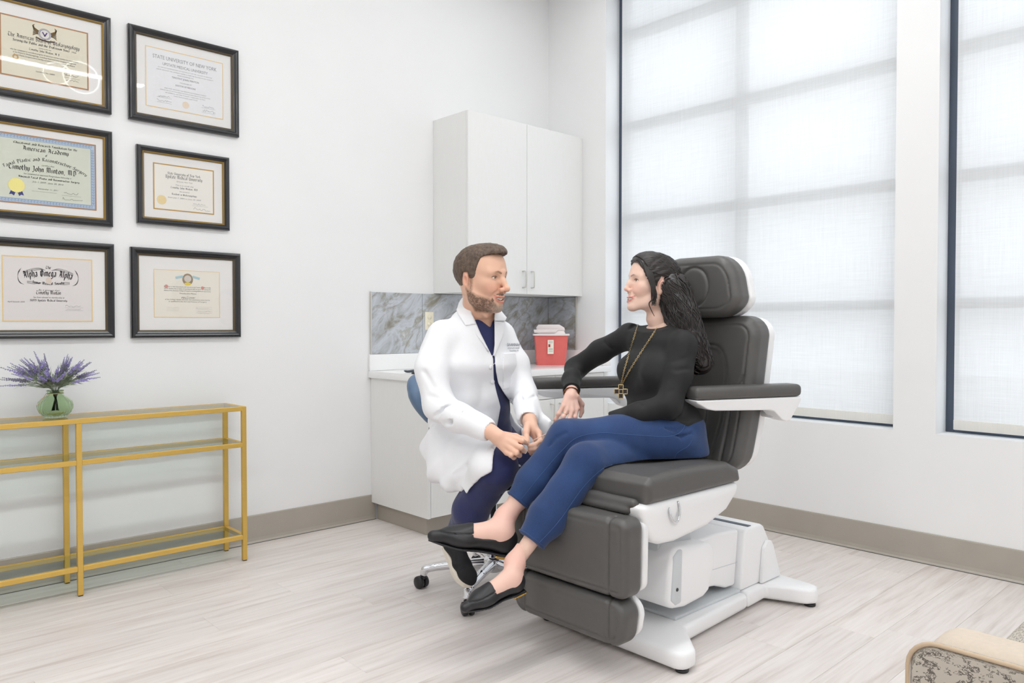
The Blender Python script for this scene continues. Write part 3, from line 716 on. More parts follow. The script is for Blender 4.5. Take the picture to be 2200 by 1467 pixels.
for k in range(48):
    f = k / 47.0
    if k % 4 == 3: az = math.radians(rng.uniform(-150, -80)); el = math.radians(rng.uniform(28, 62)); L = rng.uniform(0.09, 0.13)
    else:
        q = -1 + 2 * f + rng.uniform(-0.06, 0.06); az = math.radians(180 + rng.uniform(-14, 26)) if q < 0 else math.radians(-28 + rng.uniform(-30, 22))
        el = math.radians(max(8, 84 - 74 * abs(q) + rng.uniform(-7, 7))); L = (0.155 + (0.075 if q < 0 else 0.035) * abs(q)) * rng.uniform(0.84, 1.04)
    lavender(k, az, el, L)
# ================================================================ lettering
def bf_text(s, size, cx, cy, align='CENTER', shear=0.0, bold=0.0, space=1.0, width=None):
    """plain lettering as flat polygons, baseline at cy"""
    cu = bpy.data.curves.new('t', 'FONT'); cu.body = s; cu.size = size; cu.align_x = align; cu.shear = shear; cu.offset = bold; cu.space_character = space; cu.resolution_u = 2
    ob = bpy.data.objects.new('t', cu); COL.objects.link(ob); bpy.context.view_layer.update()
    me = bpy.data.meshes.new_from_object(ob.evaluated_get(bpy.context.evaluated_depsgraph_get()))
    V = [(v.co.x, v.co.y) for v in me.vertices]; Fq = [tuple(p.vertices) for p in me.polygons]
    bpy.data.objects.remove(ob); bpy.data.curves.remove(cu); bpy.data.meshes.remove(me)
    if width and V:
        w = max(v[0] for v in V) - min(v[0] for v in V); k = width / w if w > 0 else 1; V = [(x * k, y) for x, y in V]
    return [(x + cx, y + cy) for x, y in V], Fq
# broad-nib black letter: every letter is a few pen strokes; x-height 1
def _st(x, y0=0.0, y1=1.0): return [(x - .13, y1 - .17), (x, y1 - .06), (x, y0 + .06), (x + .13, y0 + .17)]
def _as(x): return [(x - .1, 1.42), (x, 1.5), (x, .06), (x + .13, .17)]
_ARCH = lambda x: [(x, .78), (x + .26, .98), (x + .45, .84)]
BL = {
 'a': (.62, [[(.02, .82), (.2, .97), (.45, .9), (.45, .06), (.58, .17)], [(.45, .58), (.08, .42), (.05, .12), (.2, .02), (.45, .2)]]),
 'b': (.62, [_as(.08), [(.08, .78), (.34, .98), (.5, .8), (.5, .2), (.3, .02), (.08, .12)]]),
 'c': (.5, [[(.42, .86), (.26, .98), (.06, .8), (.06, .2), (.22, .02), (.46, .18)]]),
 'd': (.62, [[(.1, 1.45), (.5, .95), (.5, .2), (.3, .02), (.08, .2), (.08, .7), (.3, .92), (.5, .75)]]),
 'e': (.5, [[(.08, .5), (.44, .72), (.3, .98), (.08, .8), (.08, .2), (.24, .02), (.46, .18)]]),
 'f': (.42, [[(.4, 1.34), (.24, 1.48), (.1, 1.3), (.1, .04)], [(-.06, .92), (.36, .92)]]),
 'g': (.62, [[(.45, .9), (.2, .98), (.06, .75), (.06, .25), (.2, .08), (.46, .24)], [(.46, .95), (.46, -.28), (.24, -.46), (.02, -.32)]]),
 'h': (.62, [_as(.08), _ARCH(.08), [(.5, .85), (.5, .1), (.36, -.18)]]),
 'i': (.3, [_st(.1), [(.05, 1.24), (.15, 1.34)]]), 'j': (.3, [[(.0, .83), (.12, .94), (.12, -.28), (-.08, -.42)], [(.06, 1.24), (.16, 1.34)]]),
 'k': (.58, [_as(.08), [(.1, .5), (.42, .9)], [(.14, .52), (.44, .06), (.56, .16)]]),
 'l': (.3, [_as(.1)]), 'm': (.98, [_st(.08), _ARCH(.08), _st(.47), _ARCH(.45), _st(.86)]), 'n': (.62, [_st(.08), _ARCH(.05), _st(.48)]),
 'o': (.58, [[(.28, .98), (.06, .78), (.06, .2), (.28, .02), (.5, .22), (.5, .8), (.28, .98)]]),
 'p': (.62, [[(-.05, .83), (.08, .94), (.08, -.48)], [(.08, .8), (.34, .98), (.5, .8), (.5, .2), (.3, .02), (.08, .12)]]),
 'q': (.62, [[(.5, .95), (.5, -.48)], [(.5, .85), (.28, .98), (.06, .78), (.06, .2), (.26, .02), (.5, .2)]]),
 'r': (.48, [_st(.08), [(.1, .78), (.3, .98), (.44, .84)]]), 's': (.46, [[(.42, .84), (.24, .98), (.08, .76), (.4, .3), (.24, .02), (.02, .18)]]),
 't': (.4, [[(.1, 1.3), (.1, .1), (.24, .02), (.38, .16)], [(-.06, .92), (.34, .92)]]), 'u': (.62, [_st(.08), [(.1, .08), (.3, .02), (.48, .18)], _st(.48)]),
 'v': (.58, [_st(.08)[:3] + [(.26, .02), (.48, .3), (.48, .8), (.36, .98)]]), 'w': (.9, [_st(.08)[:3] + [(.24, .02), (.42, .2)], _st(.42)[:3] + [(.58, .02), (.8, .3), (.8, .8), (.68, .98)]]),
 'x': (.5, [_st(.2), [(.44, .9), (.0, .08)]]), 'y': (.6, [_st(.08), [(.48, .94), (.48, .1), (.1, -.46)], [(.1, .06), (.3, .02), (.48, .2)]]), 'z': (.5, [[(.04, .92), (.44, .92), (.06, .08), (.46, .08)]]),
 'T': (.86, [[(.02, 1.28), (.2, 1.46), (.5, 1.34), (.78, 1.46)], [(.5, 1.34), (.18, .95), (.1, .5), (.3, .06), (.62, .08), (.78, .3)]]),
 'A': (.95, [[(.1, .06), (.32, .4), (.42, 1.3), (.2, 1.46)], [(.42, 1.42), (.72, 1.2), (.72, .08), (.86, .18)], [(.2, .6), (.72, .6)]]),
 'B': (.88, [[(.04, 1.3), (.2, 1.46), (.2, .1), (.05, .04)], [(.2, 1.38), (.52, 1.46), (.68, 1.2), (.44, .85), (.74, .62), (.72, .2), (.46, .02), (.2, .14)]]),
 'O': (.95, [[(.5, 1.46), (.14, 1.2), (.1, .4), (.36, .02), (.74, .2), (.8, 1.0), (.5, 1.46)], [(.42, 1.3), (.42, .2)]]),
 'E': (.8, [[(.68, 1.32), (.46, 1.46), (.14, 1.2), (.1, .35), (.34, .02), (.7, .24)], [(.14, .78), (.58, .82)]]),
 'R': (.92, [[(.04, 1.3), (.2, 1.46), (.2, .1), (.05, .04)], [(.2, 1.36), (.52, 1.46), (.68, 1.16), (.42, .82), (.24, .8)], [(.44, .8), (.66, .14), (.84, .18)]]),
 'F': (.78, [[(.04, 1.2), (.24, 1.46), (.7, 1.36)], [(.3, 1.42), (.22, .4), (.04, .06)], [(.22, .84), (.58, .84)]]),
 'P': (.84, [[(.04, 1.3), (.2, 1.46), (.2, -.2)], [(.2, 1.36), (.52, 1.46), (.7, 1.16), (.66, .7), (.4, .5), (.2, .6)]]),
 'S': (.76, [[(.66, 1.26), (.44, 1.46), (.14, 1.26), (.18, .95), (.58, .62), (.6, .22), (.34, .02), (.06, .22)]]),
 'J': (.6, [[(.04, 1.32), (.2, 1.46), (.48, 1.38)], [(.42, 1.42), (.42, .1), (.2, -.2), (.0, -.06)]]),
 'M': (1.2, [[(.02, 1.3), (.16, 1.46), (.22, .3), (.08, .04)], [(.2, 1.3), (.44, 1.46), (.56, 1.2), (.56, .08)], [(.56, 1.3), (.84, 1.46), (.98, 1.2), (.98, .08), (1.12, .18)]]),
 'N': (.95, [[(.02, 1.3), (.16, 1.46), (.22, .3), (.08, .04)], [(.2, 1.3), (.52, 1.46), (.72, 1.2), (.72, .08), (.86, .18)]]),
 'Y': (.85, [[(.02, 1.3), (.14, 1.46), (.2, .9), (.4, .7), (.62, .9)], [(.62, 1.46), (.62, .3), (.4, .02), (.12, .1)]]),
 'U': (.9, [[(.02, 1.3), (.16, 1.46), (.16, .3), (.36, .04), (.66, .22)], [(.66, 1.42), (.66, .1), (.8, .2)]]),
 'H': (.9, [[(.04, 1.34), (.2, 1.46), (.2, .1), (.06, .04)], [(.2, .82), (.5, 1.0), (.68, .8), (.68, .2), (.5, -.1)]]),
 'D': (.92, [[(.1, 1.3), (.46, 1.46), (.78, 1.1), (.78, .4), (.5, .02), (.1, .1)], [(.28, 1.34), (.28, .16)]]),
 'C': (.84, [[(.72, 1.3), (.46, 1.46), (.14, 1.2), (.1, .35), (.36, .02), (.72, .24)], [(.42, 1.3), (.42, .3)]]),
 ',': (.3, [[(.1, .1), (.06, -.16)]]), '.': (.3, [[(.06, .06), (.14, .14)]]), '-': (.4, [[(.04, .5), (.3, .5)]]),
}
def bl_text(s, xh, cx, cy, nib=0.24, track=0.16, arc=None, width=None, squeeze=1.0):
    """black letter line centred on cx; xh = x-height; arc = radius of a baseline arc (None = straight)"""
    hv = (math.cos(math.radians(40)) * nib / 2, math.sin(math.radians(40)) * nib / 2)
    adv = 0; glyphs = []
    for ch in s:
        if ch == ' ': adv += 0.55; continue
        w, strokes = BL.get(ch, BL['i']); glyphs.append((adv, w, strokes)); adv += w + track
    k = xh * squeeze if not width else width / adv
    V, Fq = [], []
    for x0, w, strokes in glyphs:
        for st in strokes:
            for i in range(len(st) - 1):
                o = len(V); (ax_, ay_), (bx_, by_) = st[i], st[i + 1]
                q = [(ax_ - hv[0], ay_ - hv[1]), (ax_ + hv[0], ay_ + hv[1]), (bx_ + hv[0], by_ + hv[1]), (bx_ - hv[0], by_ - hv[1])]
                for (x, y) in q:
                    X, Y = (x0 + x - adv / 2) * k, y * xh
                    if arc:
                        gx = (x0 + w / 2 - adv / 2) * k; a = gx / arc; lx = X - gx
                        X2 = arc * math.sin(a) + lx * math.cos(a) + Y * math.sin(a); Y2 = arc * (math.cos(a) - 1) - lx * math.sin(a) + Y * math.cos(a); X, Y = X2, Y2
                    V.append((X + cx, Y + cy))
                Fq.append((o, o + 1, o + 2, o + 3))
    return V, Fq
def scribble(cx, cy, w, h, seed, th):
    r = random.Random(seed); pts = []; n = 16
    for i in range(n): pts.append((cx - w / 2 + w * i / (n - 1) + r.uniform(-.03, .03) * w, cy + (r.uniform(-.5, .9) * h if i % 2 else r.uniform(-.1, .5) * h) * (1.4 if i < 3 else 0.8)))
    P = bez([(x, y, 0) for x, y in pts], 60); V, Fq = [], []
    for i in range(len(P) - 1):
        a, b = P[i][:2], P[i + 1][:2]; d = b - a; L = np.hypot(*d) + 1e-9; nn = np.array((-d[1], d[0])) / L * th / 2; o = len(V)
        V += [tuple(a - nn), tuple(a + nn), tuple(b + nn), tuple(b - nn)]; Fq.append((o, o + 1, o + 2, o + 3))
    return V, Fq
def rect2(x0, y0, x1, y1): return [(x0, y0), (x1, y0), (x1, y1), (x0, y1)], [(0, 1, 2, 3)]
def disc2(cx, cy, rx, ry, n=28, teeth=0):
    V = [(cx, cy)]; n2 = teeth * 2 if teeth else n
    for k in range(n2):
        a = 2 * math.pi * k / n2; q = 1.0 if not teeth or k % 2 else 0.93; V.append((cx + rx * q * math.cos(a), cy + ry * q * math.sin(a)))
    return V, [(0, 1 + k, 1 + (k + 1) % n2) for k in range(n2)]
def ring2(cx, cy, r0, r1, n=28):
    V = []; 
    for k in range(n):
        a = 2 * math.pi * k / n; V += [(cx + r0 * math.cos(a), cy + r0 * math.sin(a)), (cx + r1 * math.cos(a), cy + r1 * math.sin(a))]
    return V, [(2 * k, 2 * k + 1, 2 * ((k + 1) % n) + 1, 2 * ((k + 1) % n)) for k in range(n)]
def frame2(x0, y0, x1, y1, w): return [(x0, y0), (x1, y0), (x1, y1), (x0, y1), (x0 + w, y0 + w), (x1 - w, y0 + w), (x1 - w, y1 - w), (x0 + w, y1 - w)], [(0, 1, 5, 4), (1, 2, 6, 5), (2, 3, 7, 6), (3, 0, 4, 7)]
def pline(pts, th):
    V, Fq = [], []
    for i in range(len(pts) - 1):
        a, b = np.array(pts[i], float), np.array(pts[i + 1], float); d = b - a; L = np.hypot(*d) + 1e-9; t_ = d / L * th / 2; nn = np.array((-d[1], d[0])) / L * th / 2; o = len(V)
        V += [tuple(a - nn - t_), tuple(a + nn - t_), tuple(b + nn + t_), tuple(b - nn + t_)]; Fq.append((o, o + 1, o + 2, o + 3))
    return V, Fq
def arc_pts(cx, cy, rx, ry, a0, a1, n=14): return [(cx + rx * math.cos(math.radians(a0 + (a1 - a0) * i / n)), cy + ry * math.sin(math.radians(a0 + (a1 - a0) * i / n))) for i in range(n + 1)]

M_FRAMEB = mat('black_frame_lacquer', rgb(26, 26, 30), 0.28, coat=0.3); M_LIPG = mat('antique_gold_lip', rgb(150, 122, 66), 0.4, metal=0.5); M_LIPD = mat('dark_bronze_lip', rgb(92, 80, 62), 0.45, metal=0.4)
M_MATB = mat('white_mat_board', rgb(240, 238, 236), 0.9)
M_INK = mat('black_ink', rgb(38, 38, 40), 0.8); M_INKG = mat('grey_ink', rgb(150, 150, 152), 0.8); M_INKM = mat('mid_grey_ink', rgb(95, 95, 96), 0.8)
def swept_rect(name, hw, hh, prof, m, parent):
    V, Fq = [], []; n = len(prof)
    for sx, sz in ((-1, -1), (1, -1), (1, 1), (-1, 1)):
        for ins, dep_ in prof: V.append((sx * (hw - ins), -dep_, sz * (hh - ins)))
    for c in range(4):
        d = (c + 1) % 4
        for i in range(n - 1): Fq.append((c * n + i, c * n + i + 1, d * n + i + 1, d * n + i))
    o = raw(name, V, Fq, m, parent); return o
def print_part(name, geo, m, parent, depth):
    V, Fq = [], []
    for v, f in geo: o = len(V); V += [(x, -depth, y) for x, y in v]; Fq += [tuple(i + o for i in q) for q in f]
    return raw(name, V, Fq, m, parent)
def certificate(x0, x1, z0, z1, label, paper, gold, pr, lip, mw=0.031, pcol=None):
    """frame (> lip), mat board, paper (> border line and print), glass; pr = list of (material, geometry, name) in paper coordinates"""
    t = thing('framed_certificate', label, 'framed certificate', ((x0 + x1) / 2, WY - 0.0005, (z0 + z1) / 2), 0, 'framed certificates on the wall')
    hw, hh = (x1 - x0) / 2, (z1 - z0) / 2
    fr = swept_rect('frame', hw, hh, [(0, 0), (0, 0.020), (0.004, 0.027), (0.012, 0.029), (0.019, 0.026), (0.024, 0.021), (mw, 0.018), (mw, 0.004)], M_FRAMEB, t)
    swept_rect('inner_lip', hw - mw, hh - mw, [(0.0, 0.018), (0.002, 0.018), (0.008, 0.0125), (0.008, 0.004)], lip, fr)
    i = mw + 0.006
    box('mat_board', (-hw + i, -0.008, -hh + i), (hw - i, -0.004, hh - i), M_MATB, t)
    px0, px1, pz0, pz1 = paper
    pp = box('paper', (px0, -0.0088, pz0), (px1, -0.0082, pz1), pcol, t)
    if gold: print_part('border_line', [frame2(px0 - gold[1], pz0 - gold[1], px1 + gold[1], pz1 + gold[1], gold[1])], gold[0], pp, 0.0092)
    for i_, (m, geo, nm) in enumerate(pr): print_part(nm, geo, m, pp, 0.00925 + 0.00012 * i_)
    box('glass_pane', (-hw + i, -0.0135, -hh + i), (hw - i, -0.0115, hh - i), M_PICGL, t)
    return t
def cc(x, z, F): return (x - (F[0] + F[1]) / 2, z - (F[2] + F[3]) / 2)
M_COPPER = mat('copper_line', rgb(176, 128, 86), 0.5); M_PALEG = mat('pale_gold_line', rgb(240, 212, 158), 0.6); M_OCHRE = mat('ochre_line', rgb(194, 154, 84), 0.5)
M_SEALG = mat('gold_foil_seal', rgb(238, 226, 140), 0.3, metal=0.25, bump=0.4, bscale=300); M_RIBB = mat('navy_ribbon', rgb(42, 46, 120), 0.6)
M_BLUEP = mat('border_blue_print', rgb(190, 206, 224), 0.8); M_BLUED = mat('border_key_blue', rgb(120, 146, 182), 0.8)
def small_lines(rows, cx, size, m=None, shear=0.0):
    g = []
    for s_, z_, w_ in rows: g.append(bf_text(s_, size, cx, z_, width=w_, shear=shear))
    return g
# --- 1 top left: board certificate, cream paper
F1 = (0.560, 1.108, 2.203, 2.660); c = cc(0.836, 2.4325, F1)
P1 = (-0.168, 0.172, -0.127, 0.130)
g_txt = [bl_text('The American Board of Otolaryngology', 0.0125, 0.0, 0.043, width=0.285), bl_text('Serving the Public and the Profession Since', 0.0075, -0.012, 0.026, nib=.3, width=0.225), bf_text('1924', 0.010, 0.117, 0.026),
         bl_text('Timothy John Minton, M.D.', 0.0062, 0.0, -0.001, width=0.125), bf_text('hereby certifies that', 0.006, 0, 0.014, shear=.2)]
g_sm = small_lines([('who has completed an accredited program of education and has satisfied the requirements', -0.015, 0.27), ('of the Board in Otolaryngology, including Head and Neck Surgery, Allergy and', -0.026, 0.25), ('Facial Plastic Surgery and is hereby certified as a Diplomate of this Board', -0.037, 0.24), ('June 1, 2010', -0.055, 0.05), ('Certificate No. 26809', -0.094, 0.075)], 0.0, 0.0085)
g_sig = [scribble(0.105, -0.083, 0.06, 0.014, 3, 0.0009), pline([(0.07, -0.092), (0.14, -0.092)], 0.0006), scribble(0.11, -0.104, 0.05, 0.008, 4, 0.0008)]
crest = [disc2(0.0, 0.083, 0.026, 0.026)]; wings = []
for sx in (-1, 1):
    for q in range(7): wings.append(pline(bez([(sx * 0.018, 0.078 + q * .002, 0), (sx * (0.034 + .002 * q), 0.078 + q * 0.005, 0), (sx * (0.047 - 0.001 * q), 0.078 + q * 0.008 - .008, 0)], 8)[:, :2], 0.0035))
M_TAN = mat('tan_crest_print', rgb(206, 168, 112), 0.8); M_PURP = mat('violet_print', rgb(96, 72, 140), 0.8); M_CREAMP = mat('cream_paper', rgb(232, 226, 206), 0.9, noise=0.03, nscale=12)
vee = [pline([(-0.008, 0.090), (0.0, 0.076), (0.008, 0.090)], 0.005)]
crest_ring = [ring2(0, 0.083, 0.019, 0.022), ring2(0, 0.083, 0.0235, 0.0255)]
scroll = [pline([(-0.033, 0.062), (-0.012, 0.055), (0.012, 0.053), (0.034, 0.057)], 0.006)]
certificate(*F1, 'cream board certificate with violet crest in a black and gold frame, top left', P1, (M_COPPER, 0.006), [(M_TAN, wings, 'crest_wings'), (mat('crest_white', rgb(226, 222, 214), 0.8), crest, 'crest'), (mat('crest_blue_grey', rgb(140, 140, 160), .8), crest_ring, 'crest_ring'), (M_PURP, vee, 'crest_mark'), (mat('scroll_brown', rgb(96, 66, 50), .8), scroll, 'crest_scroll'), (M_INKM, g_txt + g_sm, 'lettering'), (M_INK, g_sig, 'signature'), (M_TAN, [ring2(-0.115, -0.045, .006, .012, 16)], 'faint_seal')], M_LIPG, pcol=M_CREAMP)
# --- 2 top right: university diploma, white paper
F2 = (1.185, 1.734, 2.198, 2.658)
g = [bf_text('STATE UNIVERSITY OF NEW YORK', 0.026, 0, 0.096, width=0.318), bf_text('UPSTATE MEDICAL UNIVERSITY', 0.020, 0, 0.068, width=0.225), bf_text('TIMOTHY JOHN MINTON', 0.0135, 0, 0.012, width=0.135), bf_text('DOCTOR OF MEDICINE', 0.012, 0, -0.024, width=0.10)]
g2 = small_lines([('ON THE RECOMMENDATION OF THE FACULTY OF THE COLLEGE OF MEDICINE', 0.053, 0.27), ('AND BY VIRTUE OF THE AUTHORITY VESTED IN THEM THE TRUSTEES OF THE UNIVERSITY', 0.041, 0.285), ('HAVE CONFERRED ON', 0.029, 0.08), ('THE DEGREE OF', -0.006, 0.06), ('AND HAVE GRANTED THIS DIPLOMA AS EVIDENCE THEREOF', -0.046, 0.21), ('GIVEN IN THE CITY OF SYRACUSE IN THE STATE OF NEW YORK IN THE UNITED STATES', -0.057, 0.25), ('OF AMERICA ON THE TWENTY THIRD DAY OF MAY', -0.068, 0.2), ('TWO THOUSAND AND FOUR', -0.079, 0.12)], 0.0, 0.0075)
sg = [scribble(-0.105, -0.088, 0.055, 0.009, 7, 0.0008), scribble(-0.105, -0.112, 0.07, 0.009, 8, 0.0008), scribble(0.115, -0.100, 0.06, 0.008, 9, 0.0008), scribble(0.118, -0.122, 0.065, 0.012, 10, 0.0009)]
for a, b in ((-0.14, -0.094), (-0.14, -0.119), (0.08, -0.106), (0.08, -0.13)): sg.append(pline([(a, b), (a + 0.07, b)], 0.0006))
certificate(*F2, 'white university diploma with pale capitals in a plain black frame, top of the right column', (-0.190, 0.190, -0.145, 0.143), (M_PALEG, 0.004), [(M_INKG, g, 'lettering'), (mat('light_grey_ink', rgb(180, 180, 182), .8), g2, 'small_print'), (M_INKM, sg, 'signature'), (mat('pale_seal_print', rgb(236, 218, 196), .8), [disc2(0.0, -0.110, .017, .017, 24), ], 'faint_seal')], M_LIPD, pcol=mat('cool_white_paper', rgb(238, 238, 240), 0.9))
# --- 3 middle left: fellowship, pale green paper, blue key border
F3 = (0.560, 1.109, 1.665, 2.120)
PX, PZ = 0.200, 0.150
keyg = []
u = 0.0125
def key(x, y, dx, dy, ex, ey):
    P = [(0, 0), (0, .9), (.9, .9), (.9, .25), (.4, .25), (.4, .55), (.62, .55)]
    return pline([(x + (dx * a + ex * b) * u * 1.0, y + (dy * a + ey * b) * u) for a, b in P], 0.0013)
nx_ = int((2 * PX - 0.004) / u); nz_ = int((2 * PZ - 0.03) / u)
for q in range(nx_):
    x = -PX + 0.002 + q * u; keyg.append(key(x, PZ - 0.0145, 1, 0, 0, 1)); keyg.append(key(x, -PZ + 0.003, 1, 0, 0, 1))
for q in range(nz_):
    z = -PZ + 0.0165 + q * u; keyg.append(key(-PX + 0.0145, z, 0, 1, -1, 0)); keyg.append(key(PX - 0.003, z, 0, 1, -1, 0))
keyg += [frame2(-PX + 0.001, -PZ + 0.001, PX - 0.001, PZ - 0.001, 0.0012), frame2(-PX + 0.0165, -PZ + 0.0165, PX - 0.0165, PZ - 0.0165, 0.0012)]
g = [bl_text('Educational and Research Foundation for the', 0.0068, 0.0, 0.112, nib=.28, width=0.255), bl_text('American Academy', 0.0135, 0, 0.086, width=0.185), bl_text('of', 0.007, 0, 0.068), bl_text('Facial Plastic and Reconstructive Surgery', 0.0105, 0, 0.046, width=0.345, arc=0.30), bl_text('Timothy John Minton, MD', 0.0165, -0.012, -0.004, width=0.270, nib=.26), bl_text('Advanced Facial Plastic and Reconstructive Surgery', 0.006, 0.012, -0.037, nib=.3, width=0.245)]
g2 = small_lines([('certifies that', 0.024, 0.05), ('has completed an approved Postgraduate Fellowship in', -0.021, 0.19), ('July 1, 2009 - June 30, 2010', -0.054, 0.125), ('November 11, 2011', -0.083, 0.08)], 0.005, 0.0095, shear=.3)
sg = [scribble(0.10, -0.090, 0.06, 0.013, 21, 0.0010), scribble(0.105, -0.118, 0.085, 0.008, 22, 0.0010), pline([(0.06, -0.099), (0.14, -0.099)], 0.0006), pline([(-0.06, -0.093), (0.04, -0.093)], 0.0006)]
seal = [disc2(-0.118, -0.075, 0.033, 0.033, teeth=26)]
rib = [([(-0.140, -0.100), (-0.122, -0.106), (-0.128, -0.122), (-0.137, -0.115), (-0.147, -0.118)], [(0, 1, 2, 3, 4)]), ([(-0.114, -0.106), (-0.096, -0.100), (-0.090, -0.118), (-0.100, -0.115), (-0.108, -0.122)], [(0, 1, 2, 3, 4)])]
certificate(*F3, 'pale green fellowship certificate with blue key border and gold seal, middle left', (-PX, PX, -PZ, PZ), (M_COPPER, 0.0055), [(M_BLUEP, [frame2(-PX, -PZ, PX, PZ, 0.0185)], 'key_border_ground'), (M_BLUED, keyg, 'key_border'), (M_INK, g, 'lettering'), (M_INKM, g2, 'small_print'), (M_INK, sg, 'signature'), (M_RIBB, rib, 'ribbon'), (M_SEALG, seal, 'seal')], M_LIPG, pcol=mat('pale_green_paper', rgb(218, 222, 206), 0.9, noise=0.04, nscale=30))
# --- 4 middle right: residency certificate, smaller
F4 = (1.219, 1.679, 1.696, 2.081)
g = [bl_text('State University of New York', 0.0088, 0, 0.066, width=0.165), bl_text('Upstate Medical University', 0.0118, 0, 0.047, width=0.185), bl_text('Resident in Otolaryngology', 0.0062, 0, -0.035, width=0.125), bl_text('Timothy John Minton, MD', 0.0065, 0, -0.002, width=0.135)]
g2 = small_lines([('Syracuse, New York', 0.032, 0.08), ('This is to certify that', 0.013, 0.09), ('has served as', -0.018, 0.05), ('from July 1, 2004 to June 30, 2009', -0.052, 0.165)], 0.0, 0.0095, shear=.3)
sg = [scribble(0.075, -0.072, 0.06, 0.008, 31, 0.0009), pline([(0.04, -0.079), (0.12, -0.079)], 0.0006), scribble(0.09, -0.098, 0.085, 0.010, 32, 0.0010)]
certificate(*F4, 'small ivory residency certificate with ochre line border in a black and gold frame', (-0.146, 0.146, -0.110, 0.110), (M_OCHRE, 0.0058), [(M_INKM, g, 'lettering'), (M_INKG, g2, 'small_print'), (M_INKM, sg, 'signature'), (mat('pale_gold_seal', rgb(236, 214, 160), .5), [disc2(-0.112, -0.066, .024, .024, teeth=22)], 'seal')], M_LIPG, mw=0.027, pcol=mat('ivory_paper', rgb(242, 238, 230), 0.9))
# --- 5 bottom left: honor society
F5 = (0.563, 1.112, 1.132, 1.583)
g = [bl_text('The', 0.009, 0, 0.093, nib=.3), bl_text('Alpha Omega Alpha', 0.0215, 0, 0.058, width=0.195, arc=0.42, nib=.34), bl_text('Honor Medical Society', 0.0085, 0, 0.020, width=0.13, arc=-0.30, nib=.34), bl_text('Timothy Minton', 0.0115, 0, -0.024, width=0.10, nib=.28), bl_text('SUNY Upstate Medical University', 0.0068, 0, -0.056, width=0.15, nib=.3)]
g2 = small_lines([('Be it known that', -0.008, 0.085), ('has been elected to membership at', -0.041, 0.125)], 0, 0.011, shear=.35) + [bf_text('April Seventh 2004', 0.0085, -0.128, -0.062, width=0.065)]
sg = [scribble(0.10, -0.078, 0.065, 0.007, 41, 0.0007), scribble(0.10, -0.091, 0.06, 0.005, 42, 0.0006), pline([(0.065, -0.083), (0.14, -0.083)], 0.0005), pline([(0.065, -0.096), (0.14, -0.096)], 0.0005)]
fl = []
for sx in (-1, 1):
    for q in range(4):
        fl.append(pline(arc_pts(sx * (0.105 - q * .004), 0.052 + q * 0.002, 0.016 + q * 0.004, 0.030 + q * .003, 60 if sx > 0 else 120, -80 if sx > 0 else 260, 14), 0.0011))
        fl.append(pline(bez([(sx * (0.012 + q * .004), 0.086 + q * 0.001, 0), (sx * 0.04, 0.096 - q * .003, 0), (sx * 0.075, 0.088 - q * 0.004, 0), (sx * 0.10, 0.076 - q * 0.003, 0)], 12)[:, :2], 0.0011))
        fl.append(pline(bez([(sx * (0.03 + q * .004), 0.028 - q * .001, 0), (sx * 0.06, 0.022 + q * .004, 0), (sx * 0.085, 0.026 + q * 0.003, 0)], 10)[:, :2], 0.0011))
certificate(*F5, 'warm white honor society certificate with scrolled black title in a black frame, bottom left', (-0.176, 0.176, -0.143, 0.141), (M_PALEG, 0.0055), [(M_INK, g, 'lettering'), (M_INKM, g2, 'small_print'), (M_INKM, sg + fl, 'flourish'), (mat('crest_peach', rgb(226, 210, 196), .8), [disc2(0, 0.040, .012, .016, 20)], 'crest')], M_LIPD, pcol=mat('rosy_white_paper', rgb(232, 226, 224), 0.9))
# --- 6 bottom right: fellow of the college
F6 = (1.187, 1.736, 1.130, 1.577)
gl = ['Be it known to whom these presents shall come that we the Trustees and Officers hereby', 'We so declare that in token of learning and skill we enrol him among the', 'Fellows of the American College of Surgeons as having fulfilled all requirements']
g2 = small_lines([(gl[0], 0.033, 0.235), (gl[1], 0.023, 0.235), (gl[2], 0.013, 0.235), ('of the College whose character and attainments show that he', -0.032, 0.225), ('is qualified in the Art and Science of Surgery', -0.042, 0.19)], 0, 0.0085)
g = [bf_text('Timothy John Minton', 0.0095, 0, -0.001, width=0.085, shear=.2), bf_text('as a', 0.006, 0, -0.013), bf_text('FELLOW', 0.0125, 0, -0.024, width=0.07, shear=.25)]
sg = [scribble(0.072, -0.076, 0.06, 0.006, 51, 0.0006), scribble(0.082, -0.090, 0.07, 0.006, 52, 0.0006), scribble(0.08, -0.100, 0.06, 0.005, 53, 0.0005)] + [pline([(-0.105, -0.070 - q * .008), (-0.045, -0.070 - q * .008)], 0.0005) for q in range(3)] + [pline([(0.04, -0.066 - q * .010), (0.125, -0.066 - q * .010)], 0.0005) for q in range(4)]
shield = [disc2(0, 0.075, 0.027, 0.030, 24)]
certificate(*F6, 'cream fellow certificate with coloured shield and wide white mat in a black frame, bottom right', (-0.163, 0.163, -0.118, 0.118), (M_PALEG, 0.003), [(M_INKM, g2 + g, 'lettering'), (M_INKG, sg, 'signature'), (mat('shield_brown', rgb(160, 140, 116), .8), shield, 'shield'), (mat('shield_cream', rgb(214, 206, 196), .8), [disc2(0, 0.078, .018, .018, 20)], 'shield_field'), (mat('shield_yellow', rgb(232, 208, 90), .8), [disc2(0, 0.052, .017, .008, 16)], 'shield_base'), (mat('banner_blue', rgb(176, 208, 214), .8), [pline([(-.055, .082), (-.03, .088)], .012), pline([(.03, .088), (.055, .082)], .012)], 'banner'), (mat('initial_red', rgb(214, 150, 140), .8), [disc2(-0.106, 0.036, .009, .009, 12), disc2(0.075, 0.034, .008, .008, 12)], 'initial')], M_LIPD, pcol=mat('cream_white_paper', rgb(240, 234, 222), 0.9))
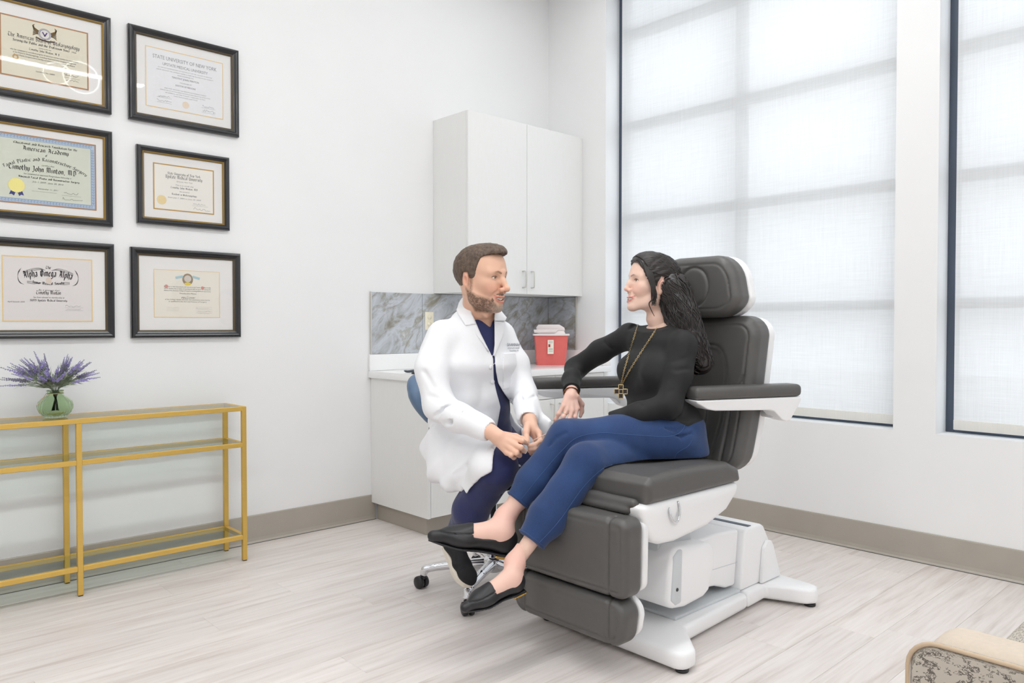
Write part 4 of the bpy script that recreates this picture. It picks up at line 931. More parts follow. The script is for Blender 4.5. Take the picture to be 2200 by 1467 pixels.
# ================================================================ treatment chair
M_VINYL = mat('charcoal_vinyl', rgb(88, 86, 84), 0.42, noise=0.06, nscale=30, bump=0.12, bscale=500, bdist=0.0006)
M_SEAM = mat('charcoal_seam', rgb(62, 60, 59), 0.6)
M_WPLAS = mat('white_moulded_plastic', rgb(244, 244, 245), 0.32)
M_GPLAS = mat('light_grey_plastic', rgb(206, 210, 213), 0.35)
YC = 1.83
tc_ = thing('treatment_chair', 'charcoal padded treatment chair with white base and armrests where the woman sits', 'treatment chair', (2.6, YC, 0))
def addw(o): return keep(o, tc_)
def sdf_obj(name, F, m, smooth=2, colors=None):
    V, Fq = F.mesh(smooth); return raw(name, V, Fq, m, None, smooth=True, colors=colors)
# base on the floor
half = [(2.165, 1.505), (2.19, 1.475), (2.245, 1.475), (2.385, 1.612), (2.868, 1.636)]
fb = half + [(x, 2 * YC - y) for x, y in half[::-1]]
addw(prism('base_front', fb, 'Z', 0.014, 0.078, M_WPLAS, None, 0.018, 3))
half = [(2.870, 1.636), (3.02, 1.643), (3.085, 1.49), (3.125, 1.462), (3.165, 1.475), (3.18, 1.52), (3.195, 1.66)]
rb = half + [(x, 2 * YC - y) for x, y in half[::-1]]
addw(prism('base_rear', rb, 'Z', 0.014, 0.082, M_WPLAS, None, 0.016, 3))
addw(prism('base_deck', [(2.40, 1.67), (2.86, 1.665), (2.86, 1.995), (2.40, 1.99)], 'Z', 0.077, 0.092, M_GPLAS, None, 0.006, 2))
for x, y in ((3.13, 1.497), (3.13, 2 * YC - 1.497), (2.21, 1.51), (2.21, 2 * YC - 1.51)):
    addw(lathe('rubber_foot', [(0.022, 0), (0.024, 0.004), (0.024, 0.010), (0.014, 0.014)], M_BLACKP, None, 20, (x, y, 0.0)))
# rear tower, lifting arm, gear housing
tower = [(2.855, 0.083), (2.885, 0.325), (2.905, 0.338), (3.02, 0.338), (3.045, 0.325), (3.10, 0.245), (3.165, 0.10), (3.17, 0.083)]
addw(prism('tower', tower, 'Y', 1.663, 1.997, M_WPLAS, None, 0.014, 3))
addw(prism('tower_rib', [(3.00, 0.085), (3.02, 0.235), (3.05, 0.262), (3.08, 0.258), (3.10, 0.235), (3.16, 0.10), (3.165, 0.085)], 'Y', 1.646, 1.6635, M_WPLAS, None, 0.006, 2))
addw(box('tower_slot', (2.93, 1.675, 0.336), (2.955, 1.985, 0.3405), M_WFRAME))
addw(prism('lift_arm', [(2.45, 0.345), (2.70, 0.350), (2.875, 0.335), (2.848, 0.105), (2.78, 0.108), (2.70, 0.135), (2.58, 0.150), (2.45, 0.17)], 'Y', 1.685, 1.975, M_WPLAS, None, 0.012, 3))
addw(prism('arm_seam', [(2.55, 0.213), (2.862, 0.198), (2.862, 0.2005), (2.55, 0.2155)], 'Y', 1.6842, 1.70, M_GPLAS))
addw(prism('gear_housing', [(2.285, 0.185), (2.30, 0.345), (2.34, 0.378), (2.56, 0.355), (2.595, 0.33), (2.60, 0.27), (2.56, 0.165), (2.52, 0.15), (2.40, 0.142), (2.31, 0.155)], 'Y', 1.622, 2.038, M_WPLAS, None, 0.024, 4))
addw(prism('housing_band', [(2.300, 0.19), (2.315, 0.345), (2.345, 0.368), (2.372, 0.366), (2.365, 0.17), (2.33, 0.165)], 'Y', 1.618, 2.042, M_GPLAS, None, 0.008, 3))
addw(lathe('screw', [(0.0, -0.002), (0.006, -0.002), (0.007, 0.0), (0.007, 0.003)], M_GASK, None, 14, (2.335, 1.6175, 0.225), axis='Y'))
addw(prism('seat_column', [(2.31, 0.35), (2.33, 0.46), (2.52, 0.46), (2.54, 0.34)], 'Y', 1.69, 1.97, M_GPLAS, None, 0.01, 2))
# seat shell and pad
addw(prism('seat_shell', [(2.035, 0.588), (2.06, 0.52), (2.105, 0.455), (2.15, 0.438), (2.24, 0.432), (2.44, 0.450), (2.575, 0.488), (2.645, 0.54), (2.662, 0.585)], 'Y', 1.556, 2.104, M_WPLAS, None, 0.022, 4))
addw(tube('cord_loop', bez([(2.195, 1.556, 0.560), (2.193, 1.548, 0.535), (2.212, 1.546, 0.508), (2.238, 1.547, 0.512), (2.250, 1.549, 0.545), (2.248, 1.556, 0.575)], 24), 0.0035, M_CHROME, None, 8))
F = Field(0.005)
F.poly([(2.075, 0.585), (2.07, 0.655), (2.10, 0.676), (2.22, 0.686), (2.45, 0.682), (2.58, 0.672), (2.655, 0.64), (2.672, 0.585)], (0, 0, 0), (1, 0, 0), (0, 0, 1), -2.108, -1.552, r=0.026)
F.ell((2.40, YC, 0.80), (0.30, 0.21, 0.128), 0.05, kind='-')
addw(sdf_obj('seat_pad', F, M_VINYL))
# folded flap between seat and leg pad
F = Field(0.005)
for q, (x, z, r) in enumerate(((2.055, 0.588, 0.018), (2.045, 0.566, 0.016), (2.065, 0.552, 0.015))): F.cap((x, 1.60 + 0.02 * q, z), (x + 0.01, 2.08, z - 0.004), r, r, 0.008)
F.fn(lambda X, Y, Z, D: D + 0.004 * noise3(X, Y, Z, (30, 9, 30), 5))
addw(sdf_obj('folded_flap', F, M_VINYL))
# leg pad and foot pad (front faces -X)
def pad(name, outline, xf, th, r, seams, vox=0.005, lean=lambda Z: 0 * Z, dish=0.0, extra=None):
    """cushion with an outline in (y offset, z), front at x = xf + lean(z), thickness th; seams = polylines pressed into the front"""
    O = np.array(outline, float); F = Field(vox, lo=(xf - 0.08, YC + O[:, 0].min() - 0.03, O[:, 1].min() - 0.03), hi=(xf + th + 0.22, YC + O[:, 0].max() + 0.03, O[:, 1].max() + 0.03))
    def f(X, Y, Z, D):
        w = X - xf - lean(Z) - th / 2; d2 = poly2(Y - YC, Z, O)
        d = d2 + r; dw = np.abs(w) - (th / 2 - r) + 0 * d
        if dish: dw = np.where(w < 0, dw + dish * np.clip(-d2 / 0.12, 0, 1), dw)
        if extra is not None: dw = np.where(w < 0, dw + extra(Y - YC, Z, d2), dw)
        dist = np.sqrt(np.maximum(d, 0) ** 2 + np.maximum(dw, 0) ** 2) + np.minimum(np.maximum(d, dw), 0) - r
        g = np.full(dist.shape, 1.0, np.float32)
        for s_ in seams:
            for i in range(len(s_) - 1):
                a, b = np.array(s_[i], float), np.array(s_[i + 1], float); e = b - a; u = Y - YC - a[0]; v = Z - a[1]
                t = np.clip((u * e[0] + v * e[1]) / (e @ e + 1e-9), 0, 1); g = np.minimum(g, np.sqrt((u - e[0] * t) ** 2 + (v - e[1] * t) ** 2))
        cut = 0.0075 * np.exp(-(g / 0.006) ** 2) * (w < 0)
        edge = 0.005 * np.exp(-((d2 + r * 0.9) / 0.004) ** 2) * (w < 0)
        return dist + np.maximum(cut, edge)
    F.fn(f); V, Fq = F.mesh(1); return raw(name, V, Fq, M_VINYL, None, smooth=True)
def rr(hw0, hw1, z0, z1, r, n=6):
    """rounded trapezoid outline: half width hw0 at the bottom, hw1 at the top"""
    P = []
    for cx, cz, a0 in ((hw0 - r, z0 + r, -90), (hw1 - r, z1 - r, 0), (-hw1 + r, z1 - r, 90), (-hw0 + r, z0 + r, 180)):
        for q in range(n + 1):
            a = math.radians(a0 + 90 * q / n); P.append((cx + r * math.cos(a), cz + r * math.sin(a)))
    return P
addw(pad('leg_pad', rr(0.272, 0.275, 0.285, 0.552, 0.035), 1.952, 0.105, 0.028, [[(-0.2, 0.29), (-0.2, 0.55)], [(0.2, 0.29), (0.2, 0.55)]]))
addw(prism('leg_shell', [(p[0] + YC, p[1]) for p in rr(0.270, 0.273, 0.290, 0.545, 0.04)], 'X', 2.055, 2.085, M_WPLAS, None, 0.008, 3))
addw(pad('foot_pad', rr(0.262, 0.268, 0.122, 0.279, 0.055), 1.952, 0.10, 0.028, [[(-0.2, 0.13), (-0.2, 0.275)], [(0.2, 0.13), (0.2, 0.275)]]))
addw(prism('foot_shell', [(p[0] + YC, p[1]) for p in rr(0.258, 0.264, 0.13, 0.272, 0.055)], 'X', 2.05, 2.078, M_WPLAS, None, 0.008, 3))
addw(box('pad_hinge', (2.06, 1.64, 0.25), (2.10, 2.02, 0.31), M_GPLAS, None, 0.006))
addw(box('leg_bracket', (2.08, 1.66, 0.42), (2.30, 2.00, 0.46), M_GPLAS, None, 0.008))
# backrest
lean = lambda Z: 0.02 + 0.115 * np.clip((Z - 0.6) / 0.35, -0.3, 1) - 0.04 * np.clip((Z - 0.6) / 0.35, 0, 1) ** 2 + 0.03 * np.clip((Z - 0.95) / 0.3, 0, 1)
bo = rr(0.235, 0.256, 0.596, 1.232, 0.08)
bo = [(u * (1 + 0.06 * math.exp(-((v - 1.0) / 0.2) ** 2)), v) for u, v in bo]
inner = [(-0.10, 0.62), (-0.135, 0.80), (-0.14, 0.98)] + [(-0.14 + 0.07 * (1 - math.cos(a)), 0.98 + 0.13 * math.sin(a)) for a in np.linspace(0, math.pi / 2, 6)] ; inner = inner + [(-x, z) for x, z in inner[::-1]]
chan = [[(x, 0.615), (x * 1.12, 0.85)] for x in (-0.045, 0.045)] + [[(-0.215, 0.99), (-0.17, 0.90), (-0.16, 0.75), (-0.15, 0.63)], [(0.215, 0.99), (0.17, 0.90), (0.16, 0.75), (0.15, 0.63)]]
pin = np.array(inner)
addw(pad('backrest', bo, 2.680, 0.135, 0.042, [inner] + chan, 0.0045, lean, 0.0, lambda u, v, d2: 0.012 * np.clip(-poly2(u, v, pin) / 0.02, 0, 1)))
Fs = Field(0.006, lo=(2.66, YC - 0.30, 0.58), hi=(3.02, YC + 0.30, 1.24))
def fsh(X, Y, Z, D):
    w = X - 2.685 - lean(Z) - 0.138; d2 = poly2(Y - YC, Z, np.array(bo)) + 0.018; dw = np.abs(w) - 0.014
    return np.sqrt(np.maximum(d2, 0) ** 2 + np.maximum(dw, 0) ** 2) + np.minimum(np.maximum(d2, dw), 0) - 0.012
Fs.fn(fsh); addw(sdf_obj('back_shell', Fs, M_WPLAS, 1))
addw(prism('back_hinge', [(2.60, 0.50), (2.60, 0.56), (2.70, 0.62), (2.78, 0.62), (2.68, 0.52)], 'Y', 1.70, 1.96, M_VINYL, None, 0.01, 2))
# headrest
leanh = lambda Z: 0.05 * (Z - 1.35) + 0 * Z
ho = rr(0.180, 0.180, 1.224, 1.472, 0.085)
ho = [(u * (1.0 + 0.18 * math.exp(-((v - 1.30) / 0.10) ** 2)), v + 0.012 * (1 - (u / 0.2) ** 2) * (1 if v > 1.35 else 0)) for u, v in ho]
ov = [(0.072 * math.cos(a), 1.352 + 0.082 * math.sin(a)) for a in np.linspace(0, 2 * math.pi, 33)]
addw(pad('headrest', ho, 2.745, 0.115, 0.04, [ov], 0.0045, leanh))
Fs = Field(0.006, lo=(2.72, YC - 0.28, 1.20), hi=(2.95, YC + 0.28, 1.50))
def fsh2(X, Y, Z, D):
    w = X - 2.752 - leanh(Z) - 0.118; d2 = poly2(Y - YC, Z, np.array(ho)) + 0.012; dw = np.abs(w) - 0.013
    return np.sqrt(np.maximum(d2, 0) ** 2 + np.maximum(dw, 0) ** 2) + np.minimum(np.maximum(d2, dw), 0) - 0.012
Fs.fn(fsh2); addw(sdf_obj('headrest_shell', Fs, M_WPLAS, 1))
addw(box('headrest_post', (2.86, YC - 0.05, 1.10), (2.885, YC + 0.05, 1.30), M_STEEL, None, 0.005))
# armrests: pivot behind, front end swung
def armrest(rear, front, ztop, mount):
    rear = np.array(rear); front = np.array(front); e = front - rear; L = np.hypot(*e); ang = math.atan2(e[1], e[0])
    root = raw('armrest', *(lambda: ([], []))(), None, None); 
    bpy.data.objects.remove(root)
    bm = bmesh.new(); bm_box(bm, (0, -0.046, -0.050), (L, 0.046, 0.0), 0.019, 4)
    pad_ = from_bm('armrest_pad', bm, M_VINYL, None, angle=50)
    sh = [(0.002, -0.0505), (0.004, -0.068), (0.03, -0.105), (0.055, -0.142), (0.078, -0.148), (0.10, -0.138), (0.135, -0.104), (0.16, -0.099), (L - 0.09, -0.092), (L - 0.055, -0.086), (L - 0.006, -0.060), (L, -0.0505)]
    shell = prism('armrest_shell', sh, 'Y', -0.041, 0.041, M_WPLAS, None, 0.010, 3)
    lg = prism('armrest_link', [(0.04, -0.14), (0.11, -0.14), (0.11, -0.095), (0.04, -0.095)], 'Y', min(0, mount), max(0, mount), M_WPLAS, None, 0.01, 2)
    plug = lathe('screw_cap', [(0.0, -0.0020), (0.008, -0.0015), (0.009, 0.001)], M_GPLAS, None, 16, (L * 0.66, -0.0412, -0.075), axis='Y')
    for o in (pad_, shell, lg, plug):
        o.matrix_world = Matrix.Translation((rear[0], rear[1], ztop)) @ Matrix.Rotation(ang, 4, 'Z')
    bpy.context.view_layer.update(); addw(shell)
    for o in (pad_, lg, plug):
        mw = o.matrix_world.copy(); o.parent = shell; o.matrix_parent_inverse = shell.matrix_world.inverted(); o.matrix_world = mw
armrest((2.955, 1.482), (2.490, 1.672), 0.957, -0.16)
armrest((2.965, 2.285), (2.485, 2.535), 0.948, 0.16)

# ================================================================ doctor's stool
M_BLUEV = mat('slate_blue_vinyl', rgb(92, 116, 144), 0.42, bump=0.08, bscale=300)
SX, SY = 2.28, 2.57
st = thing('rolling_stool', 'slate blue rolling stool with chrome five-star base under the man in the white coat', 'stool', (SX, SY, 0))
def adds(o): return keep(o, st)
sf = np.array((0.50, -0.866)); sb = -sf                       # the way the stool faces
F = Field(0.006); F.ell((SX, SY, 0.525), (0.215, 0.215, 0.045), 0.0); F.cap((SX, SY, 0.51), (SX, SY, 0.525), 0.02, 0.02, 0.02)
F.fn(lambda X, Y, Z, D: np.maximum(D, -(Z - 0.492)))
adds(sdf_obj('seat', F, M_BLUEV))
adds(lathe('seat_plate', [(0.0, 0.470), (0.13, 0.470), (0.19, 0.485), (0.19, 0.4925), (0.0, 0.4925)], M_BLACKP, None, 32, (SX, SY, 0)))
bc_ = at(912, 850, 3.56)[:2]; sd = np.array((-sf[1], sf[0]))
F = Field(0.006)
bpts = [(bc_[0] + sb[0] * o_, bc_[1] + sb[1] * o_, z) for o_, z in ((-0.045, 0.775), (-0.035, 0.81), (-0.015, 0.85), (0.005, 0.885), (0.018, 0.905))]
F.loft(bpts, [0.060, 0.075, 0.088, 0.088, 0.072], [0.024, 0.030, 0.036, 0.038, 0.032], (sd[0], sd[1], 0), 0.05, cap=1.6)
adds(sdf_obj('back_pad', F, M_BLUEV))
p = [(SX + sb[0] * 0.10, SY + sb[1] * 0.10, 0.478), (SX + sb[0] * 0.22, SY + sb[1] * 0.22, 0.478), (SX + sb[0] * 0.29, SY + sb[1] * 0.29, 0.52), (SX + sb[0] * 0.31, SY + sb[1] * 0.31, 0.64), (bc_[0] - sb[0] * 0.04, bc_[1] - sb[1] * 0.04, 0.78)]
adds(tube('back_bar', bez(p, 24), 0.014, M_BLACKP, None, 8, flat=0.6))
adds(lathe('gas_column', [(0.0, 0.14), (0.028, 0.14), (0.028, 0.30), (0.026, 0.302), (0.016, 0.302), (0.016, 0.47), (0.0, 0.47)], M_CHROME, None, 24, (SX, SY, 0)))
adds(lathe('hub', [(0.0, 0.085), (0.038, 0.085), (0.046, 0.10), (0.046, 0.135), (0.036, 0.15), (0.0, 0.15)], M_CHROME, None, 24, (SX, SY, 0)))
for k in range(5):
    a = math.radians(136 + 72 * k); dx, dy = math.cos(a), math.sin(a); R = 0.315
    F = Field(0.004); F.chain([(SX + dx * 0.03, SY + dy * 0.03, 0.118), (SX + dx * 0.15, SY + dy * 0.15, 0.112), (SX + dx * 0.27, SY + dy * 0.27, 0.098), (SX + dx * 0.308, SY + dy * 0.308, 0.088), (SX + dx * R, SY + dy * R, 0.070)], [0.026, 0.020, 0.017, 0.017, 0.017], 0.006)
    adds(sdf_obj('base_arm', F, M_CHROME, 3))
    c = np.array((SX + dx * R, SY + dy * R)); ca = a + 0.7 * (1 if k % 2 else -1); ex, ey = math.cos(ca), math.sin(ca)
    cs = adds(tube('caster', [(c[0], c[1], 0.078), (c[0], c[1], 0.050), (c[0] + ex * .012, c[1] + ey * .012, 0.045)], [0.011, 0.013, 0.012], M_BLACKP, None, 10))
    for s_ in (-1, 1):
        o1 = np.array((c[0] + ex * 0.016, c[1] + ey * 0.016, 0.028)); n_ = np.array((-ey, ex, 0)) * s_
        w = tube('wheel', [o1 + n_ * 0.004, o1 + n_ * 0.006, o1 + n_ * 0.022, o1 + n_ * 0.026], [0.024, 0.028, 0.028, 0.022], M_BLACKP, None, 20); keep(w, cs)

# ================================================================ upholstered armchair corner at the lower right
def leaf_mat():
    m = bpy.data.materials.new('speckled_upholstery'); m.use_nodes = True; t = NT(m); b = t.n['Principled BSDF']; b.inputs['Roughness'].default_value = 0.9
    tc = t.add('ShaderNodeTexCoord'); mp = t.add('ShaderNodeMapping'); mp.inputs['Scale'].default_value = (1, 1.5, 0.7); t.link(tc.outputs['Object'], mp.inputs[0])
    vo = t.add('ShaderNodeTexVoronoi', feature='DISTANCE_TO_EDGE'); vo.inputs['Scale'].default_value = 62; vo.inputs['Randomness'].default_value = 1.0
    ns = t.add('ShaderNodeTexNoise'); ns.inputs['Scale'].default_value = 46; ns.inputs['Detail'].default_value = 2
    mx = t.add('ShaderNodeMix', data_type='RGBA', blend_type='LINEAR_LIGHT'); mx.inputs[0].default_value = 0.05; t.link(mp.outputs[0], mx.inputs[6]); t.link(ns.outputs['Color'], mx.inputs[7]); t.link(mx.outputs[2], vo.inputs['Vector'])
    n3 = t.add('ShaderNodeTexNoise'); n3.inputs['Scale'].default_value = 12; t.link(mp.outputs[0], n3.inputs['Vector'])
    th = t.add('ShaderNodeMath', operation='MULTIPLY'); th.inputs[1].default_value = 0.22; t.link(n3.outputs['Fac'], th.inputs[0])
    lt = t.add('ShaderNodeMath', operation='LESS_THAN'); t.link(vo.outputs['Distance'], lt.inputs[0]); t.link(th.outputs[0], lt.inputs[1])
    gt = t.add('ShaderNodeMath', operation='GREATER_THAN'); gt.inputs[1].default_value = 0.50; t.link(ns.outputs['Fac'], gt.inputs[0])
    ml = t.add('ShaderNodeMath', operation='MULTIPLY'); t.link(lt.outputs[0], ml.inputs[0]); t.link(gt.outputs[0], ml.inputs[1])
    cm = t.add('ShaderNodeMix', data_type='RGBA'); cm.inputs[6].default_value = rgb(190, 182, 170); cm.inputs[7].default_value = rgb(104, 98, 92); t.link(ml.outputs[0], cm.inputs[0]); t.link(cm.outputs[2], b.inputs['Base Color']); return m
M_SPECK = leaf_mat(); M_BEIGE = mat('beige_linen', rgb(206, 192, 176), 0.95, noise=0.06, nscale=120, bump=0.2, bscale=400); M_PIPE = mat('tan_piping', rgb(196, 174, 148), 0.9)
AX, AY, AZ = 1.42, 0.499, 0.640
ac = thing('armchair', 'armchair with speckled outer fabric and beige inner cushion at the lower right corner', 'armchair', (AX + 0.36, AY - 0.36, 0))
rrp = lambda a, b, c, d, r: [(b - r + r * math.cos(t), d - r + r * math.sin(t)) for t in np.linspace(0, math.pi / 2, 7)] + [(a + r - r * math.cos(t), d - r + r * math.sin(t)) for t in np.linspace(math.pi / 2, 0, 7)][::1] + [(a, c), (b, c)]
F = Field(0.006); F.poly(rrp(AY - 0.72, AY, 0.18, AZ, 0.045), (0, 0, 0), (0, 1, 0), (0, 0, 1), AX, AX + 0.03, r=0.006); keep(sdf_obj('outer_back', F, M_SPECK), ac)
F = Field(0.008); F.rbox((AX + 0.095, AY - 0.36, 0.415), (0.065, 0.350, 0.226), 0.045); keep(sdf_obj('back_cushion', F, M_BEIGE), ac)
F = Field(0.008); F.rbox((AX + 0.46, AY - 0.36, 0.37), (0.27, 0.26, 0.075), 0.04); keep(sdf_obj('seat_cushion', F, M_BEIGE), ac)
for y in (AY - 0.055, AY - 0.665):
    F = Field(0.008); F.rbox((AX + 0.46, y, 0.33), (0.31, 0.05, 0.17), 0.03); keep(sdf_obj('side_panel', F, M_SPECK), ac)
keep(box('seat_frame', (AX + 0.02, AY - 0.70, 0.17), (AX + 0.74, AY - 0.02, 0.30), M_SPECK, None, 0.01), ac)
rp_ = 0.047; pp_ = [(AX + 0.002, AY + 0.002, z_) for z_ in np.arange(0.2, AZ - rp_ - 0.008, 0.02)] + [(AX + 0.002, AY - rp_ + (rp_ + 0.002) * math.cos(t), AZ - rp_ + (rp_ + 0.002) * math.sin(t)) for t in np.linspace(0, math.pi / 2, 7)] + [(AX + 0.002, y_, AZ + 0.002) for y_ in np.arange(AY - rp_ - 0.02, AY - 0.72 + rp_ + 0.01, -0.02)] + [(AX + 0.002, AY - 0.72 + rp_ - (rp_ + 0.002) * math.cos(t), AZ - rp_ + (rp_ + 0.002) * math.sin(t)) for t in np.linspace(math.pi / 2, 0, 7)] + [(AX + 0.002, AY - 0.722, z_) for z_ in np.arange(AZ - rp_ - 0.02, 0.2, -0.02)]
keep(tube('piping', np.array(pp_), 0.004, M_PIPE, None, 8), ac)
for x in (AX + 0.06, AX + 0.70):
    for y in (AY - 0.06, AY - 0.66): keep(lathe('leg', [(0.014, 0.0), (0.022, 0.168)], mat('dark_wood_leg', rgb(60, 46, 36), 0.5), None, 14, (x, y, 0.0005)), ac)
# ================================================================ people: shared modelling
M_SKIN = mat('skin', rgb(222, 176, 150), 0.5, spec=0.35, attr='Col', sss=0.12, bump=0.06, bscale=500, bdist=0.0005)
M_EYE = mat('eye', rgb(240, 240, 240), 0.1, attr='Col', coat=0.4)
M_TEETH = mat('teeth', rgb(246, 243, 236), 0.25)
def lin(*c): return np.array(rgb(*c)[:3])
def unit(v): v = np.asarray(v, float); return v / np.linalg.norm(v)
def basis(x, zhint):
    x = unit(x); z = np.asarray(zhint, float); z = unit(z - x * (z @ x)); y = np.cross(z, x); return np.stack([x, y, z])
def to_world(V, O, B, s=1.0): return np.asarray(O) + (np.asarray(V) * s) @ B
def to_local(p, O, B, s=1.0): return (np.asarray(p) - O) @ B.T / s
def blend(C, m, col): m = np.clip(m, 0, 1)[:, None]; return C * (1 - m) + np.asarray(col) * m
def gauss(P, c, r):
    c = np.asarray(c, float); r = np.asarray(r, float); return np.exp(-(((P - c) / r) ** 2).sum(1))
def seg_dist(P, pts):
    d = np.full(len(P), 9.0)
    for i in range(len(pts) - 1):
        a, b = np.array(pts[i], float), np.array(pts[i + 1], float); e = b - a; t = np.clip(((P - a) @ e) / (e @ e), 0, 1); d = np.minimum(d, np.linalg.norm(P - a - t[:, None] * e, axis=1))
    return d
UL = [(0.0765, 0.0350, -0.0610), (0.0905, 0.022, -0.0675), (0.0970, 0.008, -0.0692), (0.0972, 0.0, -0.0700)]      # smiling upper lip, corner to middle
LL = [(0.0765, 0.0350, -0.0620), (0.0880, 0.022, -0.0800), (0.0935, 0.009, -0.0870), (0.0938, 0.0, -0.0878)]
def mir(pts): return [(x, -y, z) for x, y, z in pts]
def head_mesh(male, neck_to, h=0.0023, smile=1.0):
    """head in its own frame: x forward, y to its left, z up; origin between the ears"""
    F = Field(h)
    F.ell((-0.012, 0, 0.030), (0.098, 0.0765, 0.086), 0.0)
    F.ell((0.030, 0, 0.045), (0.062, 0.064, 0.060), 0.03)
    F.ell((0.030, 0, -0.030), (0.058, 0.058 if male else 0.055, 0.080), 0.04)
    jw = 0.056 if male else 0.050
    for s in (-1, 1):
        F.chain([(-0.008, s * jw, -0.045), (0.012, s * (jw - 0.006), -0.078), (0.066 if male else 0.072, s * 0.016, -0.106)], [0.020, 0.019, 0.016 if male else 0.014], 0.03)
        F.ell((0.050, s * 0.043, -0.022), (0.030, 0.022, 0.020), 0.025)
        F.cap((0.086, s * 0.010, 0.022), (0.066, s * 0.050, 0.021), 0.0115 if male else 0.009, 0.009, 0.02)
        F.ell((0.068, s * 0.036, -0.042), (0.021, 0.017, 0.017), 0.018)                     # smiling cheek
    F.ell((0.073 if male else 0.079, 0, -0.108 if male else -0.106), (0.019, 0.022, 0.016) if male else (0.017, 0.018, 0.015), 0.018)
    F.ell((0.066, 0, -0.068), (0.028, 0.033, 0.030), 0.02)
    for s in (-1, 1): F.ell((0.097, s * 0.031, 0.003), (0.018, 0.019, 0.013), 0.012, kind='-')
    # nose
    nl = 0.121 if male else 0.1135
    F.chain([(0.088, 0, 0.014), (0.100, 0, -0.010), (nl - 0.005, 0, -0.034)], [0.0085, 0.0085, 0.0105] if male else [0.0075, 0.0068, 0.0085], 0.014)
    F.ell((nl - 0.004, 0, -0.038 if male else -0.0345), (0.0115, 0.0115, 0.010) if male else (0.0095, 0.0092, 0.0085), 0.008)
    for s in (-1, 1):
        F.ell((nl - 0.018, s * (0.0135 if male else 0.0115), -0.042 if male else -0.040), (0.0115, 0.008, 0.0085) if male else (0.010, 0.0066, 0.0072), 0.007)
        F.ell((nl - 0.010, s * 0.006, -0.0485), (0.0045, 0.003, 0.0035), 0.003, kind='-')
    # eyes: lids around the ball
    for s in (-1, 1):
        F.ell((0.0705, s * 0.0315, 0.003), (0.0122, 0.0150, 0.0118), 0.006)
        F.ell((0.0850, s * 0.0325, 0.0022), (0.0100, 0.0140, 0.0058 if male else 0.0066), 0.002, kind='-')
        F.chain([(0.080, s * 0.0170, 0.003), (0.0845, s * 0.027, 0.0080), (0.0820, s * 0.038, 0.0075), (0.0735, s * 0.0465, 0.002)], [0.0018, 0.0022, 0.0022, 0.0016], 0.003)
        F.chain([(0.080, s * 0.0170, 0.001), (0.0825, s * 0.029, -0.0035), (0.0790, s * 0.040, -0.0025), (0.0735, s * 0.0465, 0.001)], [0.0015, 0.0019, 0.0019, 0.0015], 0.003)
    # mouth: opening, lips
    F.loft([(0.082, -0.030, -0.0655), (0.091, -0.014, -0.0755), (0.095, 0, -0.0785), (0.091, 0.014, -0.0755), (0.082, 0.030, -0.0655)], [0.013] * 5, [0.0036, 0.0074, 0.0082, 0.0074, 0.0036], (1, 0, 0), 0.003, kind='-')
    for L_, r in ((UL, (0.0018, 0.0026, 0.0030, 0.0028)), (LL, (0.0018, 0.0034, 0.0042, 0.0043))):
        for q in (L_, mir(L_)): F.chain(q, r, 0.005)
    for s in (-1, 1):       # smile folds
        F.chain([(0.094, s * 0.019, -0.044), (0.086, s * 0.032, -0.056), (0.076, s * 0.040, -0.070)], [0.0016, 0.0022, 0.0016], 0.010, kind='-')
    # ears
    ez = -0.014 if male else -0.016
    for s in (-1, 1):
        Mx = basis((0.95, s * 0.30, 0.10), (-0.12, 0, 1))
        F.ell((-0.016, s * 0.0775, ez), (0.017, 0.0065, 0.030), 0.006, M=Mx)
        F.ell((-0.012, s * 0.0835, ez + 0.002), (0.0085, 0.0055, 0.016), 0.004, M=Mx, kind='-')
        F.ell((-0.010, s * 0.074, ez - 0.024), (0.008, 0.0055, 0.009), 0.005)
    # neck to the collar
    n1 = np.asarray(neck_to, float); r = 0.056 if male else 0.044
    mid = np.array((-0.022, 0, -0.085)) * 0.5 + n1 * 0.5
    F.loft([(-0.018, 0, -0.045), tuple(mid), tuple(n1)], [r, r * 0.98, r * 1.18], [r * 1.02, r, r * 1.15], (0, 1, 0), 0.03)
    if male: F.ell((0.028, 0, -0.135), (0.012, 0.012, 0.014), 0.02)
    return largest(*F.mesh(2))
